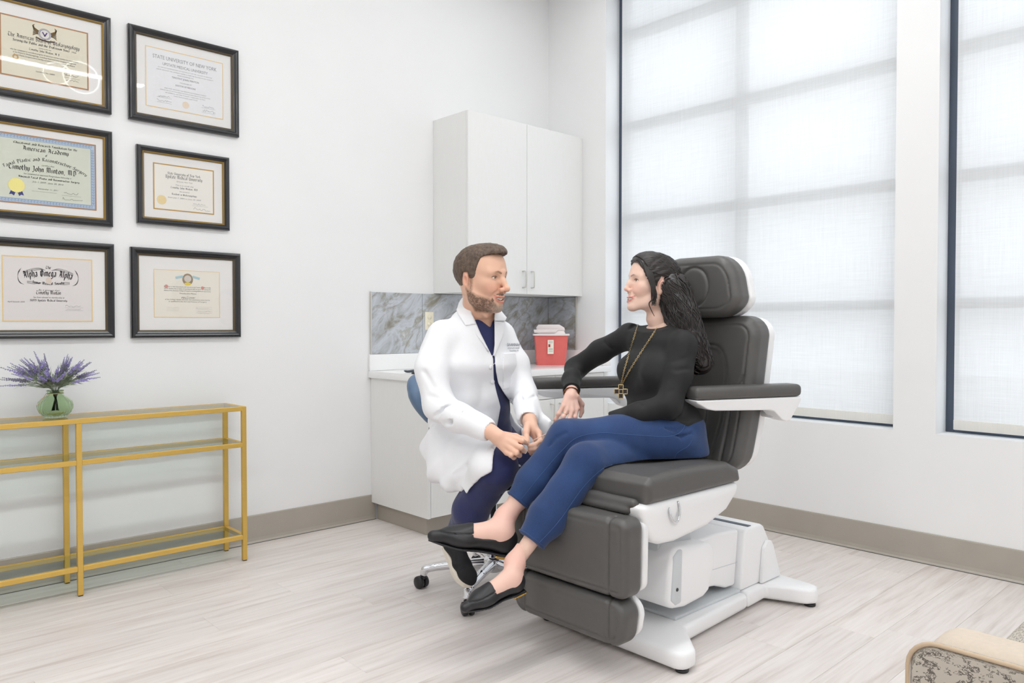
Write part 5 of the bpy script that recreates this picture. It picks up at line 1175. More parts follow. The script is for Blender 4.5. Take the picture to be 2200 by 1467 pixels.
def paint_head(P, male, base, lip, brow, blush):
    C = np.repeat(base[None], len(P), 0)
    A = P.copy(); A[:, 1] = np.abs(A[:, 1])
    C = blend(C, 0.55 * gauss(A, (0.072, 0.040, -0.034), (0.03, 0.024, 0.022)), blush)
    C = blend(C, 0.35 * gauss(A, (0.115, 0, -0.04), (0.02, 0.02, 0.016)), blush)
    C = blend(C, 0.5 * gauss(A, (-0.016, 0.08, -0.004), (0.02, 0.012, 0.03)), blush)
    C = blend(C, 0.35 * gauss(A, (0.083, 0.032, 0.003), (0.012, 0.02, 0.012)), base * 0.72)
    sq = np.array((0.55, 1, 1)); A2 = A * sq; fl = lambda pts: [tuple(np.array(p) * sq) for p in pts]
    dl = np.minimum(seg_dist(A2, fl(UL)) / 0.0030, seg_dist(A2, fl(LL)) / 0.0042); C = blend(C, np.clip((1.12 - dl) / 0.35, 0, 1) * (A[:, 0] > 0.068) * np.clip((0.034 - A[:, 1]) / 0.008, 0, 1), lip)
    C = blend(C, ((A[:, 0] < 0.0935) & (np.abs(A[:, 2] + 0.0755) < 0.006) & (A[:, 1] < 0.026) & (A[:, 0] > 0.072) & (dl > 1.0)) * 0.8, lin(120, 50, 46))
    b = seg_dist(A2, fl([(0.0945, 0.013, 0.0195), (0.090, 0.028, 0.0250), (0.073, 0.050, 0.0205)])); C = blend(C, np.clip(((0.0052 if male else 0.0042) - b) / 0.0022, 0, 1) * (A[:, 0] > 0.05) * 0.85, brow)
    lash = seg_dist(A2, fl([(0.082, 0.0185, 0.0052), (0.0870, 0.028, 0.0082), (0.0845, 0.038, 0.0078), (0.0755, 0.0480, 0.0035)]))
    C = blend(C, np.clip((0.0026 - lash) / 0.0012, 0, 1) * (A[:, 0] > 0.05) * (0.7 if male else 0.95), lin(50, 34, 30))
    return C
def eye_mesh(side, look):
    """eyeball in head frame; look = direction in head frame"""
    c = np.array((0.0700, side * 0.0315, 0.003)); r = 0.0128; look = unit(look); V = []; n, m = 24, 32
    for i in range(n + 1):
        th = math.pi * i / n
        for k in range(m): ph = 2 * math.pi * k / m; V.append((math.sin(th) * math.cos(ph), math.sin(th) * math.sin(ph), math.cos(th)))
    V = np.array(V); Fq = np.array([(i * m + k, i * m + (k + 1) % m, (i + 1) * m + (k + 1) % m, (i + 1) * m + k) for i in range(n) for k in range(m)])
    B = basis((0, 0, 1), (1, 0, 0)); z = look; x = unit(np.cross((0, 1, 0.01), z)); y = np.cross(z, x); W = V @ np.stack([x, y, z])
    a = np.degrees(np.arccos(np.clip(V[:, 2], -1, 1))); col = np.repeat(lin(238, 234, 230)[None], len(V), 0)
    col[a < 27] = lin(84, 58, 40); col[a < 12] = lin(14, 12, 12)
    return c + W * r, Fq, col
def skin_limb(h, chains, k=0.012, extra=None):
    F = Field(h)
    for pts, rs in chains: F.chain(pts, rs, k)
    if extra: extra(F)
    return F.mesh(2)
def ev(ops, X, Y, Z):
    D = np.full(np.broadcast(X, Y, Z).shape, 0.5, np.float32)
    for kind, f, a, b, k in ops:
        if kind == '+': D = smin(D, f(X, Y, Z), k)
    return D
def layer(F, base_ops, inflate, pts, O, U, V, a0, a1, k=0.0, kind='+'):
    """a second layer of cloth: the base shape swollen by `inflate`, inside a prism"""
    T = Field(1); T.poly(pts, O, U, V, a0, a1); _, pf, lo, hi, _ = T.ops[0]
    F.put(kind, lambda X, Y, Z: np.maximum(ev(base_ops, X, Y, Z) - inflate, pf(X, Y, Z)), lo, hi, k)
def folds(F, amp, f, seed, k2=0.5):
    F.fn(lambda X, Y, Z, D: np.where(np.abs(D) < 0.05, D + amp * (noise3(X, Y, Z, f, seed) + k2 * noise3(X, Y, Z, tuple(2.1 * q for q in f), seed + 1)), D))
def person(label, loc): return thing('person', label, 'person', loc)
def px_prism(pts, d, d0, d1):
    # a prism seen end-on from the photo's standpoint: outline read off the photo at depth d, reaching from depth d0 to d1
    Q_ = [((px - CXP) / FOC * d, at(px, py, d)[2] - CAMH) for px, py in pts]
    T = Field(1); T.poly(Q_, (0, 0, CAMH), RGT, UPV, -d1, -d0); return T.ops[0][1:4]
def px_layer(F, base_ops, inflate, pts, d, d0, d1, k=0.0):
    pf, lo, hi = px_prism(pts, d, d0, d1)
    F.put('+', lambda X, Y, Z: np.maximum(ev(base_ops, X, Y, Z) - inflate, pf(X, Y, Z)), lo, hi, k)
def px_open(F, inner_ops, gap, pts, d, d0, d1, k=0.004):
    # cut a garment open inside the outline, down to what is worn under it
    pf, lo, hi = px_prism(pts, d, d0, d1)
    F.put('-', lambda X, Y, Z: np.maximum(pf(X, Y, Z), -(ev(inner_ops, X, Y, Z) - gap)), lo, hi, k)
def foot_field(F, infl=0.0, L=0.25, pointed=True, k=0.012):
    F.ell((0.032, 0, 0.036), (0.036 + infl, 0.031 + infl, 0.038 + infl), k)
    F.cap((0.040, 0, 0.040), (0.135, 0, 0.030), 0.033 + infl, 0.028 + infl, k)
    F.ell((0.160, 0, 0.024), (0.052 + infl, 0.041 + infl, 0.025 + infl), k)
    F.cap((0.175, 0, 0.020), (L - 0.014, 0.004, 0.013), 0.021 + infl, (0.011 if pointed else 0.018) + infl, k + 0.008)
    if not pointed: F.ell((L - 0.045, 0, 0.021), (0.046 + infl, 0.040 + infl, 0.022 + infl), 0.012)
    return F
# ================================================================ the man in the white coat
DR = person('man in open white lab coat and navy scrubs sitting on the rolling stool, smiling', (SX, SY, 0))
def addd(o): return keep(o, DR)
D_ = dict(shR=at(952, 722, 3.13), shL=at(1080, 722, 3.34), elR=at(944, 872, 3.05), elL=at(1128, 846, 3.27), wrR=at(1056, 929, 2.90), wrL=at(1138, 905, 3.05),
          hipR=at(985, 985, 3.33), hipL=at(1068, 985, 3.50), knR=at(1066, 1004, 2.99), knL=at(1190, 985, 3.20), anR=at(992, 1140, 3.19), anL=at(1165, 1165, 3.40))
S = unit((D_['shL'] - D_['shR']) * (1, 1, 0)); N = np.array((S[1], -S[0], 0.0))                         # S to his left, N the way the chest faces
if N @ (-FWD) < 0: N = -N
neckb = at(1031, 671, 3.215)
chest = (D_['shR'] + D_['shL']) / 2 + np.array((0, 0, -0.10)) + N * 0.012
waist = at(1012, 880, 3.33); pelvis = (D_['hipR'] + D_['hipL']) / 2 + np.array((0, 0, 0.05))
# --- head
face = unit(-FWD * math.cos(math.radians(57)) + RGT * math.sin(math.radians(57)) - UPV * 0.06); HB = basis(face, UPV - RGT * 0.05); HO = at(1034, 597, 3.12); HS = 1.085
nk = to_local(neckb + np.array((0, 0, -0.01)), HO, HB, HS)
V, Fq = head_mesh(True, nk)
skin_m = lin(228, 184, 158)
C = paint_head(V, True, skin_m, lin(204, 128, 114), lin(132, 100, 76), lin(226, 152, 132))
A = V.copy(); A[:, 1] = np.abs(A[:, 1])
sp = noise3(V[:, 0], V[:, 1], V[:, 2], 420, 3) * 0.22 + noise3(V[:, 0], V[:, 1], V[:, 2], 160, 4) * 0.15
jaw = np.interp(A[:, 0], [-0.012, 0.0, 0.03, 0.055, 0.075, 0.09, 0.12], [-0.03, -0.040, -0.058, -0.066, -0.074, -0.092, -0.090])
bm_ = np.clip((jaw - A[:, 2]) / 0.012, 0, 1) * np.clip((A[:, 2] + 0.132) / 0.010, 0, 1) * np.clip((A[:, 0] + 0.016) / 0.012, 0, 1)
side_b = np.clip(1 - np.abs(A[:, 0] - 0.006) / 0.011, 0, 1) * (A[:, 1] > 0.045) * np.clip((0.02 - A[:, 2]) / 0.01, 0, 1) * np.clip((A[:, 2] + 0.06) / 0.01, 0, 1)
mous = np.clip((0.0085 - seg_dist(A, [(0.099, 0.0, -0.0585), (0.096, 0.014, -0.0590), (0.086, 0.031, -0.066), (0.078, 0.036, -0.082), (0.074, 0.034, -0.10)])) / 0.004, 0, 1)
lipm = np.minimum(seg_dist(A, UL), seg_dist(A, LL)) > 0.0062
bm_ = np.maximum(np.maximum(bm_, side_b * 0.8), mous) * lipm
bc3 = lin(128, 98, 78)[None] * (1 - 0) + 0; grey = np.clip(gauss(A, (0.075, 0, -0.11), (0.03, 0.024, 0.02)) * 1.1, 0, 1)[:, None]
bcol = np.repeat(lin(104, 80, 66)[None], len(V), 0) * (1 - grey) + lin(186, 174, 162) * grey
mm = np.clip(bm_ * (0.86 + sp * 1.5), 0, 0.96)[:, None]
C = C * (1 - mm) + bcol * mm
V2 = V.copy(); nrm_shift = (bm_ * 0.0014)[:, None] * unit(np.array((0.5, 0, -0.8)))[None]; V2 = V2 + nrm_shift
head_w = to_world(V2, HO, HB, HS)
parts = [(head_w, Fq)]; cols = [C]
# --- hands
def P_(*q): return at(*q)
def hand(chains, skin, k=0.007, h=0.0024):
    V, Fq = skin_limb(h, chains, k); return V, Fq, np.repeat(skin[None], len(V), 0)
hand_skin = lin(232, 188, 164)
wr = D_['wrR']; kn = [P_(1108, 943, 2.885), P_(1105, 955, 2.865), P_(1098, 965, 2.86), P_(1089, 972, 2.865)]
ch = [([at(1015, 905, 2.965), wr, P_(1072, 938, 2.885)], [0.034, 0.029, 0.026])]
for i, kk in enumerate(kn): ch.append(([P_(1066, 934 + 3 * i, 2.888), kk], [0.020, 0.0125 - 0.0006 * i]))
ch += [([kn[0], P_(1122, 947, 2.862), P_(1131, 952, 2.885)], [0.0112, 0.0095, 0.0078]), ([kn[1], P_(1119, 961, 2.842), P_(1126, 968, 2.872), P_(1120, 968, 2.895)], [0.0112, 0.0098, 0.0088, 0.008]),
       ([kn[2], P_(1110, 973, 2.842), P_(1116, 978, 2.872), P_(1110, 976, 2.895)], [0.0108, 0.0095, 0.0086, 0.008]), ([kn[3], P_(1098, 978, 2.848), P_(1104, 983, 2.872), P_(1098, 980, 2.893)], [0.0100, 0.0085, 0.0078, 0.007]),
       ([P_(1082, 935, 2.905), P_(1108, 938, 2.925), P_(1122, 943, 2.918), P_(1131, 948, 2.905)], [0.016, 0.0125, 0.0105, 0.0085])]
for g in (hand(ch, hand_skin),): parts.append((g[0], g[1])); cols.append(g[2])
wl = D_['wrL']; kl = [P_(1158, 930, 2.985), P_(1163, 941, 2.985), P_(1163, 951, 2.985), P_(1160, 960, 2.99)]
ch = [([at(1138, 880, 3.14), wl, P_(1142, 920, 3.01)], [0.032, 0.028, 0.027])]
for i, kk in enumerate(kl): ch.append(([P_(1143 + i, 918 + 2 * i, 3.01), kk], [0.020, 0.0125 - 0.0005 * i]))
ch += [([P_(1134, 914, 3.0), P_(1130, 929, 2.965), P_(1131, 941, 2.945), P_(1133, 949, 2.925)], [0.0165, 0.0130, 0.0112, 0.0090]),
       ([kl[0], P_(1161, 948, 2.945), P_(1148, 956, 2.915), P_(1137, 957, 2.912)], [0.0112, 0.0100, 0.0092, 0.0080]), ([kl[1], P_(1164, 958, 2.945), P_(1150, 964, 2.915), P_(1138, 965, 2.915)], [0.0112, 0.0100, 0.0092, 0.008]),
       ([kl[2], P_(1161, 966, 2.95), P_(1147, 970, 2.925), P_(1138, 969, 2.93)], [0.0108, 0.0096, 0.0088, 0.008]), ([kl[3], P_(1152, 972, 2.96), P_(1141, 974, 2.94)], [0.0100, 0.0086, 0.0078])]
g = hand(ch, hand_skin); parts.append((g[0], g[1])); cols.append(g[2])
# hidden trunk and legs keep the body one figure
T = Field(0.012); T.loft([neckb, chest, waist, pelvis], [0.085, 0.150, 0.145, 0.16], [0.068, 0.094, 0.095, 0.11], S, 0.05)
T.cap(D_['shR'], D_['shL'], 0.042, 0.042, 0.03)
for a, b, c in (('shR', 'elR', 'wrR'), ('shL', 'elL', 'wrL')): T.chain([D_[a], at(926, 795, 3.08) if a == 'shR' else at(1108, 782, 3.31), D_[b], D_[c]], [0.040, 0.036, 0.034, 0.024], 0.03)
for a, b, c in (('hipR', 'knR', 'anR'), ('hipL', 'knL', 'anL')): T.chain([D_[a], D_[b], D_[c]], [0.066, 0.045, 0.030], 0.03)
skin_ops = list(T.ops)
T.fn(lambda X, Y, Z, D: np.where(((X - SX) ** 2 + (Y - SY) ** 2 < 0.25 ** 2), np.maximum(D, 0.585 - Z), D))
g = T.mesh(1); parts.append(g); cols.append(np.repeat(skin_m[None], len(g[0]), 0))
Vb, Fb = join(parts); addd(raw('body', Vb, Fb, M_SKIN, None, smooth=True, colors=np.concatenate(cols)))
for s in (-1, 1):
    look = to_local(HO + unit(at(1390, 610, 3.1) - HO), HO, HB); look = np.array((1.0, np.clip(look[1], -.35, .35), -0.05))
    v, f, c = eye_mesh(s, look); addd(raw('eye', to_world(v, HO, HB, HS), f, M_EYE, None, smooth=True, colors=c))
tv = Field(0.002); tv.chain([(0.074, -0.029, -0.0660), (0.085, -0.015, -0.0725), (0.0895, 0, -0.0745), (0.085, 0.015, -0.0725), (0.074, 0.029, -0.0660)], [0.0028, 0.0052, 0.0060, 0.0052, 0.0028], 0.003)
v, f = tv.mesh(1); addd(raw('teeth', to_world(v, HO, HB, HS), f, M_TEETH, None, smooth=True))
# --- hair
M_HAIRM = mat('brown_hair', rgb(112, 92, 77), 0.5, noise=0.6, nscale=110, stretch=(1, 1, 0.35), bump=0.8, bscale=420, bdist=0.003)
F = Field(0.0026, lo=(-0.135, -0.105, -0.10), hi=(0.125, 0.105, 0.155))
F.ell((-0.013, 0, 0.034), (0.105, 0.0825, 0.092), 0.0); F.ell((0.032, 0, 0.075), (0.066, 0.062, 0.048), 0.03); F.ell((0.055, 0.004, 0.100), (0.045, 0.046, 0.026), 0.02)
_hx = [-0.13, -0.06, -0.045, -0.036, -0.030, -0.006, -0.002, 0.010, 0.022, 0.032, 0.040, 0.056, 0.095, 0.12]; _hz = [-0.075, -0.085, -0.075, -0.03, 0.020, 0.020, -0.004, -0.016, -0.004, 0.040, 0.074, 0.084, 0.092, 0.092]
def hmask(X, Y, Z, D):
    hl = np.interp(X, _hx, _hz); d = np.maximum(D, (hl - Z) * 0.8)
    return d + 0.0016 * noise3(X, Y, Z, (60, 160, 90), 7) + 0.001 * noise3(X, Y, Z, (220, 320, 220), 8)
F.fn(hmask); V, Fq = F.mesh(1); addd(raw('hair', to_world(V, HO, HB, HS), Fq, M_HAIRM, None, smooth=True))
# --- navy scrubs
M_NAVY = mat('navy_scrub_cloth', rgb(34, 42, 92), 0.75, noise=0.12, nscale=14, sheen=0.2, bump=0.15, bscale=700, bdist=0.0008)
F = Field(0.006); F.loft([neckb + (0, 0, -0.05), chest, waist, pelvis + np.array((0, 0, -0.02))], [0.10, 0.162, 0.165, 0.185], [0.080, 0.108, 0.116, 0.14], S, 0.05)
top_ops = list(F.ops)
folds(F, 0.004, (10, 10, 5), 21)
U_ = S; W_ = np.cross(S, UPV); sgn = 1 if W_ @ N > 0 else -1
px_open(F, skin_ops, -0.010, [(1000, 630), (1010, 660), (1017, 675), (1053, 704), (1061, 678), (1066, 640)], 3.12, 2.7, 3.30)
addd(sdf_obj('scrub_top', F, M_NAVY))
F = Field(0.006)
F.chain([D_['hipR'] + (0, 0, 0.01), D_['knR'], at(1012, 1095, 3.10), D_['anR'] + (0, 0, 0.005)], [0.105, 0.080, 0.070, 0.062], 0.035)
F.chain([D_['hipL'] + (0, 0, 0.01), D_['knL'], D_['anL']], [0.105, 0.080, 0.060], 0.035)
F.loft([pelvis + (0, 0, 0.06), pelvis + (0, 0, -0.07)], [0.18, 0.19], [0.13, 0.15], S, 0.05)
trouser_ops = list(F.ops)
folds(F, 0.0045, (13, 13, 9), 31)
F.chain([at(1085, 1000, 2.93), at(1068, 1040, 2.96), at(1075, 1060, 2.99)], [0.004, 0.005, 0.003], 0.012, kind='-'); F.chain([at(1040, 1060, 2.99), at(1020, 1110, 3.06)], [0.004, 0.004], 0.012, kind='-')
zseat = 0.566
F.fn(lambda X, Y, Z, D: np.where(((X - SX) ** 2 + (Y - SY) ** 2 < 0.25 ** 2), np.maximum(D, zseat - Z), D))
addd(sdf_obj('scrub_trousers', F, M_NAVY))
# --- white lab coat
M_COAT = mat('white_coat_cotton', rgb(246, 247, 250), 0.8, noise=0.02, nscale=30, sheen=0.1, bump=0.12, bscale=600, bdist=0.0006)
F = Field(0.0055)
F.loft([neckb + (0, 0, -0.035), chest, at(1010, 830, 3.28), waist, pelvis + (0, 0, 0.02), pelvis + (0, 0, -0.03)], [0.120, 0.188, 0.188, 0.188, 0.200, 0.212], [0.088, 0.124, 0.134, 0.140, 0.160, 0.17], S, 0.05)
F.cap(neckb + (0, 0, -0.04), D_['shR'] + S * 0.03, 0.060, 0.058, 0.04); F.cap(neckb + (0, 0, -0.04), D_['shL'] - S * 0.03, 0.060, 0.058, 0.04)
F.loft([neckb + (0, 0, -0.03), neckb + (0, 0, 0.018) - N * 0.006, neckb + (0, 0, 0.040) - N * 0.014], [0.090, 0.076, 0.071], [0.088, 0.074, 0.070], S, 0.02)
torso_ops = list(F.ops)
cuR, cuL = at(1043, 922, 2.925), at(1135, 896, 3.085)
F.chain([D_['shR'], at(926, 795, 3.08), D_['elR'], at(985, 898, 2.985), cuR], [0.066, 0.064, 0.060, 0.055, 0.048], 0.03)
F.chain([D_['shL'], at(1108, 782, 3.31), D_['elL'], at(1132, 868, 3.18), cuL], [0.060, 0.056, 0.053, 0.048, 0.043], 0.03)
# skirt of the coat over the thighs and down the near side
th1 = D_['hipR'] * 0.28 + D_['knR'] * 0.72
F.chain([D_['hipR'] + (0, 0, 0.03), th1 + (0, 0, 0.012)], [0.135, 0.104], 0.04)
F.loft([at(952, 935, 3.22), at(975, 985, 3.12), at(992, 1018, 3.06), at(1002, 1044, 3.03)], [0.12, 0.130, 0.098, 0.045], [0.07, 0.055, 0.040, 0.018], unit(0.75 * RGT - 0.65 * FWD), 0.04)
F.chain([D_['hipL'] + (0, 0, 0.03), D_['hipL'] * 0.35 + D_['knL'] * 0.65 + (0, 0, 0.02)], [0.13, 0.098], 0.04)
F.loft([at(1150, 905, 3.16), at(1180, 920, 3.10)], [0.06, 0.045], [0.03, 0.016], UPV, 0.03)
px_layer(F, trouser_ops, 0.017, [(905, 880), (1043, 920), (1070, 943), (1061, 975), (1059, 1000), (1035, 1013), (1004, 1058), (985, 1042), (950, 1012), (935, 960)], 3.02, 2.6, 3.45, 0.012)
# creases
def crease(pts, r=0.006, k=0.011): r *= 1.3; F.chain([at(*p) for p in pts], [r * 0.5] + [r] * (len(pts) - 2) + [r * 0.5], k, kind='-')
crease([(975, 762, 2.985), (990, 768, 2.98), (986, 800, 2.975), (985, 840, 2.965)], 0.006)                # between sleeve and body
crease([(918, 905, 3.0), (955, 880, 2.98), (985, 855, 2.96)], 0.006); crease([(935, 915, 2.98), (970, 905, 2.945), (1000, 880, 2.93)], 0.006)
crease([(912, 800, 3.02), (930, 830, 3.0), (965, 838, 2.985)], 0.005); crease([(920, 850, 3.0), (950, 858, 2.98), (975, 850, 2.97)], 0.006)
crease([(1120, 870, 3.12), (1135, 858, 3.12), (1150, 850, 3.16)], 0.006); crease([(1112, 838, 3.16), (1122, 858, 3.13), (1132, 876, 3.11)], 0.007)
crease([(1010, 850, 3.0), (1020, 880, 3.0), (1030, 905, 3.0)], 0.005); crease([(1030, 820, 3.02), (1042, 850, 3.02), (1052, 880, 3.02)], 0.005)
crease([(940, 935, 3.08), (975, 945, 3.02), (1010, 960, 2.96)], 0.006); crease([(955, 975, 3.04), (985, 985, 2.99), (1015, 985, 2.95)], 0.005); crease([(975, 1020, 3.02), (1000, 1005, 2.99), (1030, 985, 2.96)], 0.005)
F.fn(lambda X, Y, Z, D: np.where(np.abs(D) < 0.05, D - 0.014 * (np.abs(noise3(X, Y, Z, (8, 8, 4.5), 43)) - 0.33) + 0.003 * noise3(X, Y, Z, (20, 20, 12), 44), D))
px_open(F, top_ops, -0.014, [(1000, 615), (1006, 645), (1014, 674), (1032, 716), (1058, 769), (1062, 740), (1061, 676), (1068, 650), (1064, 615)], 3.10, 2.7, 3.22)
px_open(F, top_ops, -0.014, [(1059, 766), (1062, 766), (1065, 800), (1069, 826), (1086, 858), (1103, 886), (1120, 940), (1132, 1010), (1056, 1010), (1064, 940), (1074, 884), (1066, 850), (1060, 820)], 3.10, 2.98, 3.44)
F.fn(lambda X, Y, Z, D: np.where(((X - SX) ** 2 + (Y - SY) ** 2 < 0.19 ** 2), np.maximum(D, zseat - Z), D))
# cuffs are cut open
for c0, dirv in ((cuR, unit(D_['wrR'] - at(985, 898, 2.985))), (cuL, unit(D_['wrL'] - at(1139, 868, 3.18)))):
    F.cap(c0 + dirv * 0.030, c0 + dirv * 0.075, 0.034, 0.036, 0.004, kind='-')
    def cut(X, Y, Z, D, c0=c0, dirv=dirv):
        w = (X - c0[0]) * dirv[0] + (Y - c0[1]) * dirv[1] + (Z - c0[2]) * dirv[2]; r2 = (X - c0[0]) ** 2 + (Y - c0[1]) ** 2 + (Z - c0[2]) ** 2
        return np.where(r2 < 0.085 ** 2, np.maximum(D, w - 0.028), D)
    F.fn(cut)
coat_V, coat_F = F.mesh(2); coat = addd(raw('lab_coat', coat_V, coat_F, M_COAT, None, smooth=True))
# collar, lapels and pocket: second layers on the coat front
def coat_layer(name, pts, infl, d1=3.22):
    F = Field(0.0035); px_layer(F, torso_ops, infl, pts, 3.10, 2.7, d1); px_open(F, top_ops, -0.014, [(1006, 645), (1014, 674), (1032, 716), (1058, 769), (1062, 740), (1061, 676), (1066, 645)], 3.10, 2.7, 3.22)
    F.fn(lambda X, Y, Z, D: np.maximum(D, -(ev(torso_ops, X, Y, Z) + 0.004))); V, Fq = F.mesh(1); return keep(raw(name, V, Fq, M_COAT, None, smooth=True), coat)
coat_layer('lapel', [(1012, 668), (1024, 697), (1019, 703), (1022, 718), (1059, 768), (1050, 742), (1034, 716)], 0.0075)
coat_layer('lapel', [(1061, 690), (1084, 692), (1083, 716), (1062, 768), (1060, 740)], 0.0075)
coat_layer('collar', [(1004, 632), (990, 634), (974, 660), (1000, 700), (1024, 696), (1014, 672)], 0.010, 3.30)
coat_layer('collar', [(1062, 655), (1070, 660), (1090, 678), (1084, 690), (1061, 688)], 0.010, 3.36)
coat_layer('chest_pocket', [(1080, 760), (1116, 760), (1112, 838), (1080, 842)], 0.0045, 3.34)
from mathutils.bvhtree import BVHTree
bvh = BVHTree.FromPolygons([tuple(v) for v in coat_V], [tuple(f) for f in coat_F])
def on_coat(px, py, lift=0.002):
    o = Vector((0, 0, CAMH)); d = (Vector(at(px, py, 1.0)) - o).normalized(); hit = bvh.ray_cast(o, d)
    return (np.array(hit[0]) + np.array(hit[1]) * lift) if hit[0] is not None else at(px, py, 3.1)
geo = [bf_text('SAVANNAH', 9.5, 1102, 0, width=27), bf_text('FACIAL PLASTIC SURGERY', 4.6, 1102.5, -6, width=26), bf_text('Timothy Minton, MD', 4.6, 1103.5, -11.5, width=20)]
V, Fq = [], []
for v, f in geo: o = len(V); V += [on_coat(x, 744 - y, 0.003) for x, y in v]; Fq += [tuple(i + o for i in q) for q in f]
keep(raw('embroidery', V, Fq, mat('navy_thread', rgb(60, 64, 84), 0.8), None), coat)
for px, py in ((1054, 789), (1058, 820)):
    b_ = on_coat(px, py, 0.001)
    bo_ = lathe('button', [(0.0, 0.004), (0.006, 0.0045), (0.0088, 0.003), (0.0088, 0.0)][::-1], mat('button_white', rgb(232, 232, 236), 0.3), None, 18); bo_.matrix_world = Matrix.Translation(b_) @ Vector(N).to_track_quat('Z', 'Y').to_matrix().to_4x4(); keep(bo_, coat)
# --- shoes
M_CANVAS = mat('black_canvas', rgb(30, 30, 33), 0.85, noise=0.25, nscale=50, bump=0.3, bscale=300); M_RUBW = mat('cream_rubber_sole', rgb(228, 220, 206), 0.6)
def sneaker(heel, toe, uph):
    L = np.linalg.norm(toe - heel); B = basis(toe - heel, uph); k = L / 0.27
    F = Field(0.004); foot_field(F, 0.006, 0.265, False); F.cap((0.040, 0, 0.05), (0.055, 0, 0.115), 0.043, 0.046, 0.03); F.cap((0.07, 0, 0.06), (0.15, 0, 0.04), 0.035, 0.028, 0.02)
    F.fn(lambda X, Y, Z, D: np.maximum(np.maximum(D, 0.004 - Z), Z - 0.118) + 0.0016 * noise3(X, Y, Z, (40, 40, 40), 12))
    V, Fq = F.mesh(1); sh = raw('shoe', to_world(V, heel, B, k), Fq, M_CANVAS, None, smooth=True); addd(sh)
    out = [(0.0, 0.0), (0.005, 0.028), (0.05, 0.036), (0.12, 0.040), (0.17, 0.050), (0.22, 0.047), (0.258, 0.028), (0.272, 0.0)]; out = out + [(x, -y) for x, y in out[::-1][1:-1]]
    F = Field(0.004); F.poly([(x - 0.004, y * 1.06) for x, y in out], (0, 0, 0), (1, 0, 0), (0, 1, 0), -0.024, 0.016, r=0.007)
    V, Fq = F.mesh(1); keep(raw('sole', to_world(V, heel, B, k), Fq, M_RUBW, None, smooth=True), sh)
sneaker(at(962, 1168, 3.21), at(1012, 1258, 3.04), UPV * 0.55 - FWD * 0.75 + RGT * 0.42)
sneaker(np.array((2.31, 2.33, 0.028)), np.array((2.42, 2.10, 0.028)), UPV)
# --- thin swab stick held between the fingers
sw = thing('swab_stick', 'thin pale swab stick held in the fingers of the man in the coat', 'swab', tuple(at(1133, 951, 2.9)))
keep(tube('stick', [at(1126, 955, 2.897), at(1184, 927, 2.90)], 0.0013, mat('pale_pink_stick', rgb(236, 200, 186), 0.5), None, 8), sw)
keep(tube('tip', bez([at(1180, 929, 2.90), at(1184, 927, 2.90), at(1189, 924.5, 2.90)], 6), [0.0013, 0.0022, 0.0024, 0.0024, 0.0022, 0.0012, 0.0008][:7], mat('cotton_tip', rgb(246, 246, 244), 0.9), None, 8), sw)
# ================================================================ the woman in the treatment chair
WO = person('woman in black top and blue jeans sitting cross-legged in the treatment chair', (2.45, YC, 0.686))
def addo(o): return keep(o, WO)
Q = dict(shL=at(1466, 742, 3.00), shR=at(1352, 722, 3.28), elL=at(1436, 870, 2.93), wrL=at(1308, 906, 2.97), elR=at(1236, 792, 3.42), wrR=at(1228, 840, 3.22),
         hipL=at(1447, 948, 2.99), hipR=at(1440, 962, 3.16), knL=at(1218, 942, 2.90), knR=at(1258, 994, 2.78), anL=at(1084, 1112, 2.82), anR=at(1106, 1210, 2.665))
S2 = unit((Q['shL'] - Q['shR']) * (1, 1, 0)); N2 = np.array((S2[1], -S2[0], 0.0))
if N2 @ RGT > 0: N2 = -N2
nb2 = at(1422, 706, 3.15); ch2 = at(1413, 790, 3.12); ub2 = at(1410, 832, 3.11); wa2 = at(1412, 872, 3.10); pe2 = at(1436, 935, 3.08)
face2 = unit(-RGT * 0.975 - FWD * 0.20 + UPV * 0.10); HB2 = basis(face2, UPV); HO2 = at(1400, 609, 3.14); HS2 = 0.975
nk2 = to_local(nb2 + np.array((0, 0, -0.012)), HO2, HB2, HS2)
V, Fq = head_mesh(False, nk2)
skin_w = lin(240, 204, 186)
C = paint_head(V, False, skin_w, lin(212, 128, 122), lin(66, 48, 42), lin(236, 164, 148))
parts = [(to_world(V, HO2, HB2, HS2), Fq)]; cols = [C]
# far hand draped over the armrest
wr = Q['wrR']; kk = [at(1210, 873, 3.17), at(1219, 880, 3.165), at(1230, 882, 3.165), at(1240, 877, 3.175)]
chs = [([at(1230, 815, 3.32), wr, at(1227, 852, 3.195)], [0.028, 0.0245, 0.023])]
for i, k_ in enumerate(kk): chs.append(([at(1220 + 3.5 * i, 850, 3.197), k_], [0.016, 0.0105]))
chs += [([kk[0], at(1200, 889, 3.16), at(1194, 901, 3.165), at(1191, 910, 3.175)], [0.0098, 0.0085, 0.0076, 0.0062]), ([kk[1], at(1210, 896, 3.15), at(1205, 910, 3.155), at(1203, 918, 3.165)], [0.0098, 0.0088, 0.0078, 0.0064]),
        ([kk[2], at(1223, 900, 3.15), at(1219, 914, 3.155), at(1217, 922, 3.165)], [0.0098, 0.0088, 0.0078, 0.0064]), ([kk[3], at(1236, 896, 3.16), at(1232, 909, 3.165), at(1230, 916, 3.17)], [0.0092, 0.0080, 0.0070, 0.0060]),
        ([at(1238, 852, 3.20), at(1250, 868, 3.22), at(1250, 884, 3.225), at(1247, 894, 3.22)], [0.014, 0.0105, 0.0090, 0.0072])]
V, Fq = skin_limb(0.0024, chs, 0.007); parts.append((V, Fq)); cols.append(np.repeat(lin(238, 196, 180)[None], len(V), 0))
